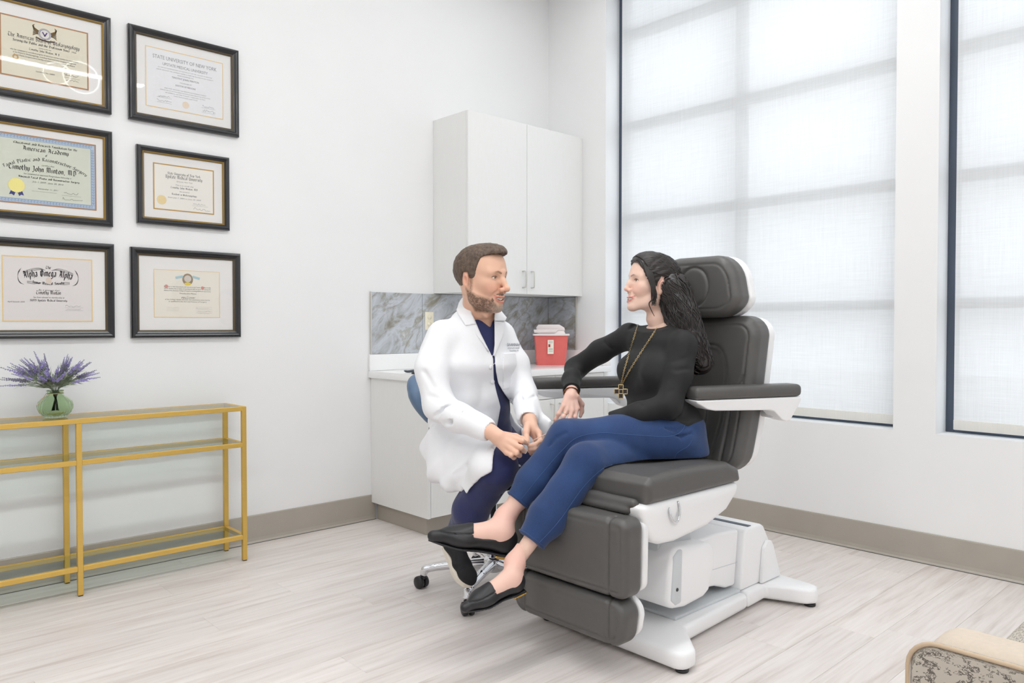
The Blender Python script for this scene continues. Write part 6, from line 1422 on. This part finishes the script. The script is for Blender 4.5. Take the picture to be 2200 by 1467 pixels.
# near hand resting in the lap
wn = Q['wrL']; chs = [([at(1340, 893, 2.95), wn, at(1292, 916, 2.985)], [0.026, 0.023, 0.022])]
for i in range(4): chs.append(([at(1292, 914 + 2 * i, 2.985), at(1272, 918 + 4 * i, 3.01), at(1256, 924 + 4 * i, 3.02), at(1248, 930 + 4 * i, 3.02)], [0.015, 0.0105, 0.0088, 0.007]))
chs.append(([at(1294, 912, 2.985), at(1280, 914, 3.02), at(1270, 918, 3.035)], [0.014, 0.0105, 0.008]))
V, Fq = skin_limb(0.003, chs, 0.007); parts.append((V, Fq)); cols.append(np.repeat(skin_w[None], len(V), 0))
# lower legs and feet
SH = {}
def foot_frame(heel, toe, uph): L = np.linalg.norm(toe - heel); return heel, basis(toe - heel, uph), L / 0.25
for nm, kn_, an, heel, toe, uph in (('L', Q['knL'], Q['anL'], at(1099, 1187, 2.80), at(924, 1158, 2.755), UPV - 0.12 * FWD), ('R', Q['knR'], Q['anR'], at(1122, 1262, 2.645), at(995, 1312, 2.53), UPV - 0.25 * FWD)):
    O, B, k = foot_frame(heel, toe, uph); SH[nm] = (O, B, k)
    F = Field(0.0028, lo=(-0.03, -0.09, -0.02), hi=(0.27, 0.09, 0.30)); foot_field(F, 0.0, 0.25, True)
    F.chain([(0.045, 0, 0.055), tuple(to_local(an, O, B, k)), tuple(to_local(an + (kn_ - an) * 0.30, O, B, k)), tuple(to_local(an + (kn_ - an) * 0.55, O, B, k))], [0.030, 0.029 / k * 1.1, 0.036 / k, 0.040 / k], 0.03)
    F.cap((0.05, 0, 0.07), (0.145, 0, 0.035), 0.026, 0.020, 0.03)
    F.ell(tuple(to_local(an, O, B, k) + np.array((0.0, 0.024, 0.0))), (0.010, 0.010, 0.011), 0.012); F.ell(tuple(to_local(an, O, B, k) + np.array((0.0, -0.024, 0.0))), (0.010, 0.010, 0.011), 0.012)
    V, Fq = largest(*F.mesh(2)); Vw = to_world(V, O, B, k); parts.append((Vw, Fq)); c = np.repeat(lin(238, 198, 182)[None], len(V), 0)
    c = blend(c, 0.5 * gauss(Vw, an, (0.06, 0.06, 0.05)), lin(232, 172, 158)); cols.append(c)
T = Field(0.012); T.loft([nb2, ch2, ub2, wa2, pe2], [0.07, 0.145, 0.13, 0.12, 0.15], [0.05, 0.095, 0.09, 0.09, 0.11], S2, 0.05); T.cap(Q['shR'], Q['shL'], 0.040, 0.040, 0.03)
for a, b, c in (('shR', 'elR', 'wrR'), ('shL', 'elL', 'wrL')): T.chain([Q[a], Q[b], Q[c]], [0.036, 0.030, 0.021], 0.03)
for a, b, c in (('hipR', 'knR', 'anR'), ('hipL', 'knL', 'anL')): T.chain([Q[a], Q[b], Q[c]], [0.070, 0.045, 0.026], 0.03)
T.fn(lambda X, Y, Z, D: np.where(X > 2.10, np.maximum(D, 0.70 - Z), D))
g = T.mesh(1); parts.append(g); cols.append(np.repeat(skin_w[None], len(g[0]), 0))
Vb, Fb = join(parts); addo(raw('body', Vb, Fb, M_SKIN, None, smooth=True, colors=np.concatenate(cols)))
for s in (-1, 1):
    v, f, c = eye_mesh(s, (1.0, 0.05, 0.0)); addo(raw('eye', to_world(v, HO2, HB2, HS2), f, M_EYE, None, smooth=True, colors=c))
v, f = tv.mesh(1); addo(raw('teeth', to_world(v, HO2, HB2, HS2), f, M_TEETH, None, smooth=True))
# --- black top
M_BLACKC = mat('black_jersey', rgb(24, 24, 25), 0.75, noise=0.15, nscale=12, sheen=0.04, bump=0.15, bscale=700, bdist=0.0006)
F = Field(0.0052)
F.loft([nb2 + (0, 0, -0.012), nb2 + (0, 0, -0.04), ch2, ub2, wa2, pe2 + (0, 0, 0.02)], [0.072, 0.135, 0.160, 0.148, 0.140, 0.168], [0.062, 0.082, 0.108, 0.102, 0.104, 0.128], S2, 0.045)
F.cap(Q['shR'] - (0, 0, 0.0), Q['shL'], 0.052, 0.052, 0.04)
for s in (-1, 1): F.ell(ch2 + N2 * 0.075 + S2 * s * 0.068 + (0, 0, -0.015), (0.062, 0.062, 0.058), 0.045)
wtop = list(F.ops)
F.chain([Q['shL'], at(1458, 805, 2.96), Q['elL'], at(1370, 888, 2.945), at(1318, 902, 2.965)], [0.056, 0.050, 0.046, 0.040, 0.034], 0.025)
F.chain([Q['shR'], at(1290, 755, 3.36), Q['elR'], at(1228, 815, 3.33), at(1228, 836, 3.235)], [0.052, 0.047, 0.045, 0.040, 0.034], 0.025)
def cre(pts, r=0.005, k=0.014): F.chain([at(*p) for p in pts], [r * 0.5] + [r] * (len(pts) - 2) + [r * 0.5], k, kind='-')
cre([(1418, 745, 2.98), (1405, 800, 2.93), (1395, 850, 2.91)], 0.007); cre([(1440, 775, 2.93), (1470, 770, 2.92), (1490, 760, 2.93)], 0.004); cre([(1425, 790, 2.92), (1455, 795, 2.905), (1488, 790, 2.92)], 0.004)
cre([(1400, 862, 2.90), (1425, 845, 2.885), (1445, 838, 2.89)], 0.005); cre([(1380, 872, 2.91), (1400, 850, 2.89), (1420, 828, 2.89)], 0.005); cre([(1470, 870, 2.93), (1480, 862, 2.93), (1495, 850, 2.95)], 0.004)
cre([(1212, 806, 3.335), (1230, 812, 3.325), (1246, 806, 3.34)], 0.004); cre([(1300, 735, 3.30), (1315, 750, 3.28), (1325, 775, 3.26)], 0.004)
cre([(1340, 760, 3.10), (1345, 810, 3.06), (1352, 850, 3.04)], 0.004); cre([(1380, 900, 2.98), (1420, 893, 2.94), (1465, 896, 2.93)], 0.005)
folds(F, 0.003, (14, 14, 8), 51)
for c0, dv in ((at(1228, 836, 3.235), unit(Q['wrR'] - at(1228, 815, 3.33))), (at(1318, 902, 2.965), unit(Q['wrL'] - Q['elL']))):
    def cut(X, Y, Z, D, c0=c0, dv=dv):
        w = (X - c0[0]) * dv[0] + (Y - c0[1]) * dv[1] + (Z - c0[2]) * dv[2]; r2 = (X - c0[0]) ** 2 + (Y - c0[1]) ** 2 + (Z - c0[2]) ** 2
        return np.where(r2 < 0.07 ** 2, np.maximum(D, w - 0.012), D)
    F.fn(cut)
# round neckline
nc = nb2 + N2 * 0.018 + np.array((0, 0, 0.002)); nu = unit(UPV * 0.9 - N2 * -0.35)
F.fn(lambda X, Y, Z, D: np.where(((X - nc[0]) ** 2 + (Y - nc[1]) ** 2 + (Z - nc[2]) ** 2) < 0.14 ** 2, np.maximum(D, ((X - nc[0]) * nu[0] + (Y - nc[1]) * nu[1] + (Z - nc[2]) * nu[2]) - 0.012), D))
F.fn(lambda X, Y, Z, D: np.where(Z < 0.9, np.maximum(D, 0.735 - Z), D))
top_V, top_F = F.mesh(2); addo(raw('black_top', top_V, top_F, M_BLACKC, None, smooth=True))
addo(tube('neckband', [nc + (S2 * math.cos(a) * 0.066 + N2 * math.sin(a) * 0.060) + UPV * (0.006 - 0.022 * math.sin(a)) for a in np.linspace(0, 2 * math.pi, 41)[:-1]], 0.005, M_BLACKC, None, 8, closed=True))
addo(tube('cuff', [at(1228, 838, 3.228) + (RGT * math.cos(a) + unit(np.cross(unit(Q['wrR'] - at(1228, 815, 3.33)), RGT)) * math.sin(a)) * 0.033 for a in np.linspace(0, 2 * math.pi, 33)[:-1]], 0.0045, M_BLACKC, None, 8, closed=True))
# --- jeans
def denim():
    m = mat('blue_denim', rgb(42, 76, 132), 0.85, noise=0.0, sheen=0.15, bump=0.35, bscale=900, bdist=0.0006)
    t = NT(m); b = t.n['Principled BSDF']; tc = t.add('ShaderNodeTexCoord'); n1 = t.add('ShaderNodeTexNoise'); n1.inputs['Scale'].default_value = 7; n1.inputs['Detail'].default_value = 3
    n2 = t.add('ShaderNodeTexNoise'); n2.inputs['Scale'].default_value = 420; t.link(tc.outputs['Object'], n1.inputs['Vector']); t.link(tc.outputs['Object'], n2.inputs['Vector'])
    c1 = t.add('ShaderNodeMix', data_type='RGBA'); c1.inputs[6].default_value = rgb(22, 42, 84); c1.inputs[7].default_value = rgb(42, 74, 124); t.link(n1.outputs['Fac'], c1.inputs[0])
    c2 = t.add('ShaderNodeMix', data_type='RGBA', blend_type='OVERLAY'); c2.inputs[0].default_value = 0.35; t.link(c1.outputs[2], c2.inputs[6]); t.link(n2.outputs['Fac'], c2.inputs[7]); t.link(c2.outputs[2], b.inputs['Base Color']); return m
M_DENIM = denim()
F = Field(0.0052)
hemL = Q['anL'] + (Q['knL'] - Q['anL']) * 0.20; hemR = Q['anR'] + (Q['knR'] - Q['anR']) * 0.22
F.chain([Q['hipL'], Q['hipL'] * 0.5 + Q['knL'] * 0.5 + (0, 0, 0.008), Q['knL'], Q['knL'] * 0.45 + Q['anL'] * 0.55, hemL - (Q['knL'] - Q['anL']) * 0.03], [0.100, 0.088, 0.070, 0.062, 0.046], 0.03)
jl = list(F.ops); F.ops = []
F.chain([Q['hipR'], Q['hipR'] * 0.5 + Q['knR'] * 0.5, Q['knR'], Q['knR'] * 0.45 + Q['anR'] * 0.55, hemR - (Q['knR'] - Q['anR']) * 0.03], [0.095, 0.084, 0.070, 0.068, 0.050], 0.03)
F.loft([pe2 + (0, 0, 0.045), pe2 + (0, 0, -0.055)], [0.165, 0.175], [0.125, 0.14], S2, 0.04)
# the upper leg is joined with a tighter crease
F.put('+', lambda X, Y, Z: ev(jl, X, Y, Z), np.min([o[2] for o in jl], 0), np.max([o[3] for o in jl], 0), 0.012)
folds(F, 0.0025, (16, 16, 12), 61)
for pts in ([(1180, 960, 2.84), (1195, 940, 2.83), (1215, 930, 2.83)], [(1420, 920, 2.91), (1450, 925, 2.90), (1480, 915, 2.92)], [(1440, 935, 2.90), (1465, 938, 2.90), (1485, 930, 2.92)], [(1240, 1005, 2.74), (1260, 985, 2.75), (1290, 972, 2.78)]): F.chain([at(*p) for p in pts], [0.002, 0.004, 0.002], 0.012, kind='-')
F.fn(lambda X, Y, Z, D: np.where((X > 2.10), np.maximum(D, 0.683 - Z), D))
for hem, ax_ in ((hemL, unit(Q['anL'] - Q['knL'])), (hemR, unit(Q['anR'] - Q['knR']))):
    def cut(X, Y, Z, D, c0=hem, dv=ax_):
        w = (X - c0[0]) * dv[0] + (Y - c0[1]) * dv[1] + (Z - c0[2]) * dv[2]; r2 = (X - c0[0]) ** 2 + (Y - c0[1]) ** 2 + (Z - c0[2]) ** 2
        return np.where(r2 < 0.11 ** 2, np.maximum(D, w - 0.0), D)
    F.fn(cut)
jean_V, jean_F = F.mesh(2); jeans = addo(raw('jeans', jean_V, jean_F, M_DENIM, None, smooth=True))
jb = BVHTree.FromPolygons([tuple(v) for v in jean_V], [tuple(f) for f in jean_F])
M_STITCH = mat('denim_stitch', rgb(70, 100, 148), 0.8)
def seam_on(bv, pts, m, parent, r=0.0008, name='seam', n=60):
    out = []
    for p in bez([(x, y, 0) for x, y in pts], n):
        o = Vector((0, 0, CAMH)); d = Vector(at(p[0], p[1], 1.0)) - o; h = bv.ray_cast(o, d.normalized())
        if h[0] is not None: out.append(np.array(h[0]) + np.array(h[1]) * 0.0006)
    if len(out) > 3: keep(tube(name, out, r, m, None, 5), parent)
seam_on(jb, [(1120, 1072), (1170, 1010), (1210, 965), (1240, 940), (1290, 930), (1360, 934), (1430, 938), (1462, 928), (1475, 905)], M_STITCH, jeans)
seam_on(jb, [(1140, 1185), (1200, 1120), (1250, 1050), (1290, 1010), (1315, 998)], M_STITCH, jeans)
seam_on(jb, [(1487, 945), (1478, 958), (1456, 972), (1450, 982), (1443, 1000)], M_STITCH, jeans)
for hem, ax_, r in ((hemL, unit(Q['anL'] - Q['knL']), 0.0475), (hemR, unit(Q['anR'] - Q['knR']), 0.0525)):
    u = unit(np.cross(ax_, UPV)); w = np.cross(ax_, u)
    keep(tube('hem', [hem - ax_ * 0.006 + (u * math.cos(a) + w * math.sin(a)) * r for a in np.linspace(0, 2 * math.pi, 41)[:-1]], 0.004, M_DENIM, None, 8, closed=True), jeans)
# --- loafers
M_LEATHER = mat('black_leather', rgb(34, 34, 37), 0.42, noise=0.15, nscale=60, bump=0.25, bscale=260, bdist=0.0008); M_HEELG = mat('gold_heel_strip', rgb(212, 168, 80), 0.25, metal=0.9)
for nm in ('L', 'R'):
    O, B, k = SH[nm]
    F = Field(0.0028); foot_field(F, 0.0055, 0.258, True); F.cap((0.05, 0, 0.07), (0.145, 0, 0.036), 0.0305, 0.0255, 0.02)
    def topl(X, Y, Z, D):
        tl = np.interp(X, [-0.02, 0.01, 0.05, 0.10, 0.128, 0.136, 0.20], [0.078, 0.070, 0.050, 0.040, 0.040, 0.090, 0.090])
        return np.maximum(np.maximum(D, Z - tl), -0.001 - Z)
    F.fn(topl)
    for s in (-1, 1): F.chain([(0.130, s * 0.030, 0.048), (0.165, s * 0.034, 0.044), (0.205, s * 0.026, 0.036), (0.228, s * 0.008, 0.032)], [0.0016] * 4, 0.004, kind='-')
    V, Fq = F.mesh(1); sh = addo(raw('shoe', to_world(V, O, B, k), Fq, M_LEATHER, None, smooth=True))
    out = [(-0.004, 0.0), (0.004, 0.024), (0.04, 0.033), (0.10, 0.030), (0.16, 0.042), (0.21, 0.030), (0.256, 0.006)]; out = out + [(x, -y) for x, y in out[::-1][:-1]]
    F = Field(0.0028); F.poly(out, (0, 0, 0), (1, 0, 0), (0, 1, 0), -0.005, 0.001, r=0.002); F.poly([(-0.004, -0.026), (0.05, -0.031), (0.05, 0.031), (-0.004, 0.026)], (0, 0, 0), (1, 0, 0), (0, 1, 0), -0.016, 0.0, r=0.003)
    V, Fq = F.mesh(1); so = keep(raw('sole', to_world(V, O, B, k), Fq, M_LEATHER, None, smooth=True), sh)
    F = Field(0.0028); F.poly([(-0.005, -0.028), (0.052, -0.0325), (0.052, 0.0325), (-0.005, 0.028)], (0, 0, 0), (1, 0, 0), (0, 1, 0), -0.014, -0.006, r=0.0015)
    V, Fq = F.mesh(1); keep(raw('gold_heel_strip', to_world(V, O, B, k), Fq, M_HEELG, None, smooth=True), sh)
# --- hair: cap, twist, long waves
M_HAIRW = mat('dark_brown_hair', rgb(36, 28, 26), 0.36, spec=0.6, noise=0.3, nscale=60)
F = Field(0.0026, lo=(-0.145, -0.11, -0.11), hi=(0.13, 0.11, 0.16))
F.ell((-0.014, 0, 0.036), (0.110, 0.0850, 0.094), 0.0); F.ell((0.030, 0, 0.066), (0.070, 0.068, 0.055), 0.03)
_wx = [-0.15, -0.06, -0.048, -0.040, -0.034, -0.006, 0.000, 0.006, 0.024, 0.036, 0.050, 0.066, 0.086, 0.099, 0.12]; _wz = [-0.085, -0.09, -0.085, -0.06, 0.026, 0.026, 0.010, -0.045, -0.050, -0.035, 0.008, 0.046, 0.080, 0.092, 0.10]
F.fn(lambda X, Y, Z, D: np.maximum(D, (np.interp(X, _wx, _wz) - Z) * 0.8) + 0.0014 * noise3(X, Y, Z, (50, 120, 50), 71) + 0.0012 * np.sin(260 * (Z * 0.8 + X * 0.5) + 6 * noise3(X, Y, Z, 16, 72)))
hv = [tuple()]; V, Fq = F.mesh(1); cap_V, cap_F = V, Fq; hair = addo(raw('hair', to_world(V, HO2, HB2, HS2), Fq, M_HAIRW, None, smooth=True))
bp = [to_world(np.array(((-0.050, 0.012, 0.01),)), HO2, HB2)[0], at(1448, 640, 3.13), at(1462, 690, 3.11), at(1484, 738, 3.06), at(1503, 775, 3.03), at(1510, 797, 3.02)]
cen0 = bez(bp, 20); tt = np.linspace(0, 1, len(cen0)); F = Field(0.004); F.loft(cen0, np.interp(tt, np.linspace(0, 1, 6), [0.066, 0.068, 0.068, 0.055, 0.036, 0.012]), np.interp(tt, np.linspace(0, 1, 6), [0.054, 0.050, 0.046, 0.034, 0.024, 0.010]), unit(-FWD + 0.3 * RGT), 0.05)
F.fn(lambda X, Y, Z, D: D + 0.003 * np.sin(230 * (X + Y * 0.6) + 5 * noise3(X, Y, Z, 14, 73)) + 0.004 * noise3(X, Y, Z, (20, 20, 8), 74))
V, Fq = F.mesh(1); lb_ = BVHTree.FromPolygons([tuple(v) for v in V], [tuple(f) for f in Fq]); keep(raw('long_hair', V, Fq, M_HAIRW, None, smooth=True), hair)
rg = random.Random(5); items = []
cen = bez(bp, 40)
sdir = unit(-FWD + 0.3 * RGT)
for q in range(170):
    ph = rg.uniform(0, 6.28); a0 = rg.uniform(0, 2 * math.pi); fr_ = rg.uniform(7, 12); end = rg.uniform(0.72, 1.0); pts = []; lift = rg.uniform(0.0002, 0.003)
    m_ = max(8, int(len(cen) * end)); i0_ = int(len(cen) * rg.uniform(0.0, 0.2))
    for i in range(i0_, m_):
        t = i / (len(cen) - 1); T_ = unit(cen[min(i + 1, len(cen) - 1)] - cen[max(i - 1, 0)]); e1 = unit(sdir - T_ * (sdir @ T_)); e2 = np.cross(T_, e1)
        a = a0 + (0.10 + 0.35 * t) * math.sin(fr_ * t + ph); dv = e1 * math.cos(a) + e2 * math.sin(a)
        h = lb_.ray_cast(Vector(cen[i] + dv * 0.2), Vector(-dv), 0.2)
        if h[0] is not None: pts.append(np.array(h[0]) + dv * (lift + 0.004 * t * (0.5 + 0.5 * math.sin(fr_ * 2 * t + ph))))
    if len(pts) > 8: items.append((bez(pts, 3 * len(pts)), np.linspace(0.0024, 0.0010, 400)))
for q in range(7):       # curls at the ends
    c0 = at(1502 + rg.uniform(-12, 12), 770 + rg.uniform(-20, 18), 3.0 + rg.uniform(-0.02, 0.03)); pts = [c0 + RGT * (0.009 * math.cos(t * 5 + q)) + UPV * (-0.018 * t) + FWD * (0.009 * math.sin(t * 5 + q)) for t in np.linspace(0, 2.2, 26)]
    items.append((pts, np.linspace(0.004, 0.0015, 26)))
keep(tubes('hair_strands', [(p, np.interp(np.linspace(0, 1, len(p)), np.linspace(0, 1, len(r_)), r_)) for p, r_ in items], M_HAIRW, None, 5), hair)
def hl_(pts): return bez(to_world(np.array(pts, float), HO2, HB2, HS2), 30)
items = []
for s in (1, -1):
    for q in range(34):
        a = q / 33.0
        items.append((hl_([(0.078 - 0.03 * a, s * 0.012, 0.093 + 0.016 * a), (0.074 - 0.032 * a, s * (0.056 + 0.004 * a), 0.080 + 0.010 * a), (0.058 - 0.028 * a, s * 0.082, 0.028), (0.036 - 0.020 * a, s * 0.0855, -0.020), (0.022 - 0.010 * a + 0.008 * math.sin(q), s * 0.083, -0.055 - 0.012 * math.sin(q * 2.1)), (0.012 + 0.010 * math.sin(q * 1.3), s * 0.080, -0.078 - 0.02 * math.cos(q))]), np.linspace(0.0034, 0.0009, 31)))
    if s > 0: items.append((hl_([(0.030, s * 0.086, -0.03), (0.020, s * 0.084, -0.065), (0.034, s * 0.080, -0.090), (0.022, s * 0.078, -0.115), (0.004, s * 0.076, -0.140)]), np.linspace(0.004, 0.0010, 29)))
hb_ = BVHTree.FromPolygons([tuple(v) for v in cap_V], [tuple(f) for f in cap_F])
for s in (1, -1):
    for q in range(120):     # strands combed over the cap, back to the twist
        a = (q + rg.random()) / 120.0
        st0 = np.array((np.interp(a, [0, .35, .7, 1], [0.092, 0.075, 0.045, 0.012]), s * np.interp(a, [0, .35, .7, 1], [0.004, 0.055, 0.082, 0.086]), np.interp(a, [0, .35, .7, 1], [0.104, 0.086, 0.040, 0.034])))
        en = np.array((-0.112, s * 0.012, 0.024 - 0.014 * a)); mid = (st0 + en) / 2 + np.array((0, s * 0.05 * (0.3 + a), 0.10 * (1 - a) + 0.012)); pts = []
        for t in np.linspace(0.02, 0.97, 22):
            p = st0 * (1 - t) ** 2 + 2 * mid * t * (1 - t) + en * t * t; h = hb_.find_nearest(Vector(p))
            pts.append(np.array(h[0]) + np.array(h[1]) * (0.0004 + 0.0012 * rg.random()))
        items.append((to_world(np.array(bez(pts, 42)), HO2, HB2, HS2), np.full(60, 0.0017 + 0.0008 * rg.random())))
items.append((hl_([(-0.108, 0.034, 0.030), (-0.122, 0.020, 0.022), (-0.128, 0.0, 0.016), (-0.120, -0.022, 0.024)]), np.full(31, 0.008)))
items.append((hl_([(-0.100, 0.044, 0.012), (-0.118, 0.026, 0.010), (-0.126, 0.0, 0.004), (-0.116, -0.026, 0.010)]), np.full(31, 0.007)))
keep(tubes('swept_locks', [(p, r[:len(p)] if len(r) >= len(p) else np.interp(np.linspace(0, 1, len(p)), np.linspace(0, 1, len(r)), r)) for p, r in items], M_HAIRW, None, 6), hair)
# --- jewellery
M_GOLDJ = mat('gold_chain', rgb(226, 200, 146), 0.3, metal=0.7); M_STONE = mat('dark_tortoise', rgb(44, 30, 24), 0.2)
tb = BVHTree.FromPolygons([tuple(v) for v in top_V], [tuple(f) for f in top_F])
def on_top(px, py, lift):
    o = Vector((0, 0, CAMH)); d = (Vector(at(px, py, 1.0)) - o).normalized(); h = tb.ray_cast(o, d); return (np.array(h[0]) - np.array(d) * lift) if h[0] is not None else at(px, py, 3.02)
nl = thing('necklace', 'long gold chain necklace with square cross pendant on the black top', 'necklace', tuple(on_top(1333, 842, 0.004)))
V, Fq = [], []
for pts in ([(1371, 697), (1362, 725), (1350, 765), (1340, 800), (1334, 829)], [(1416, 697), (1400, 722), (1375, 760), (1350, 800), (1335, 829)]):
    path = bez([(x, y, 0) for x, y in pts], 46)
    for i in range(len(path) - 1):
        a, b = on_top(*path[i][:2], 0.005), on_top(*path[i + 1][:2], 0.005); c = (a + b) / 2; t_ = unit(b - a); sd = unit(np.cross(t_, FWD)) if i % 2 else unit(np.cross(t_, FWD) * 0.35 + FWD); ln = np.linalg.norm(b - a) * 0.68
        v, f = tube_arrays([c + t_ * math.cos(q) * ln + sd * math.sin(q) * 0.0030 for q in np.linspace(0, 2 * math.pi, 11)[:-1]], 0.0009, 5, closed=True); o = len(V); V += list(v); Fq += [tuple(z + o for z in w) for w in f]
keep(raw('chain', V, Fq, M_GOLDJ, None, smooth=True), nl)
pc = on_top(1334, 841, 0.014); pu = UPV; pr_ = unit(RGT)
for (du, dv) in ((0, 0), (0, 1), (0, -1), (1, 0), (-1, 0)):
    c = pc + pr_ * du * 0.0165 + pu * dv * 0.0175
    sq = [c + pr_ * a * 0.0088 + pu * b * 0.0094 for a, b in ((-1, -1), (1, -1), (1, 1), (-1, 1))]
    if (du, dv) != (0, 0): fr_ = keep(tube('pendant_frame', [sq[0], (sq[0] + sq[1]) / 2, sq[1], (sq[1] + sq[2]) / 2, sq[2], (sq[2] + sq[3]) / 2, sq[3], (sq[3] + sq[0]) / 2], 0.0017, M_GOLDJ, None, 6, closed=True), nl)
    f_ = unit(FWD); st_ = raw('pendant_stone', [p + f_ * 0.001 for p in sq] + [p + f_ * 0.003 for p in sq], [(3, 2, 1, 0), (4, 5, 6, 7), (0, 1, 5, 4), (1, 2, 6, 5), (2, 3, 7, 6), (3, 0, 4, 7)], M_STONE); keep(st_, nl)
br = thing('bracelet', 'tortoiseshell bangle on the wrist over the far armrest', 'bracelet', tuple(Q['wrR']))
bd = unit(at(1227, 852, 3.195) - at(1230, 815, 3.32)); bu = unit(np.cross(bd, UPV)); bw = np.cross(bd, bu); bcn = at(1227.5, 845, 3.212)
keep(tube('band', [bcn + (bu * math.cos(a) * 0.031 + bw * math.sin(a) * 0.0285) for a in np.linspace(0, 2 * math.pi, 41)[:-1]], 0.0032, mat('tortoiseshell', rgb(128, 74, 28), 0.2, col2=rgb(34, 20, 14), nscale=70), None, 8, closed=True), br)
rgd = unit(at(1205, 910, 3.155) - kk[1]); ru = unit(np.cross(rgd, FWD)); rw = np.cross(rgd, ru); rc = kk[1] * 0.45 + at(1210, 896, 3.15) * 0.55
rn = tag(tube('ring', [rc + (ru * math.cos(a) + rw * math.sin(a)) * 0.0097 for a in np.linspace(0, 2 * math.pi, 29)[:-1]], 0.0012, M_GOLDJ, None, 6, closed=True), 'thin gold ring on the finger of the hand draped over the armrest', 'ring')
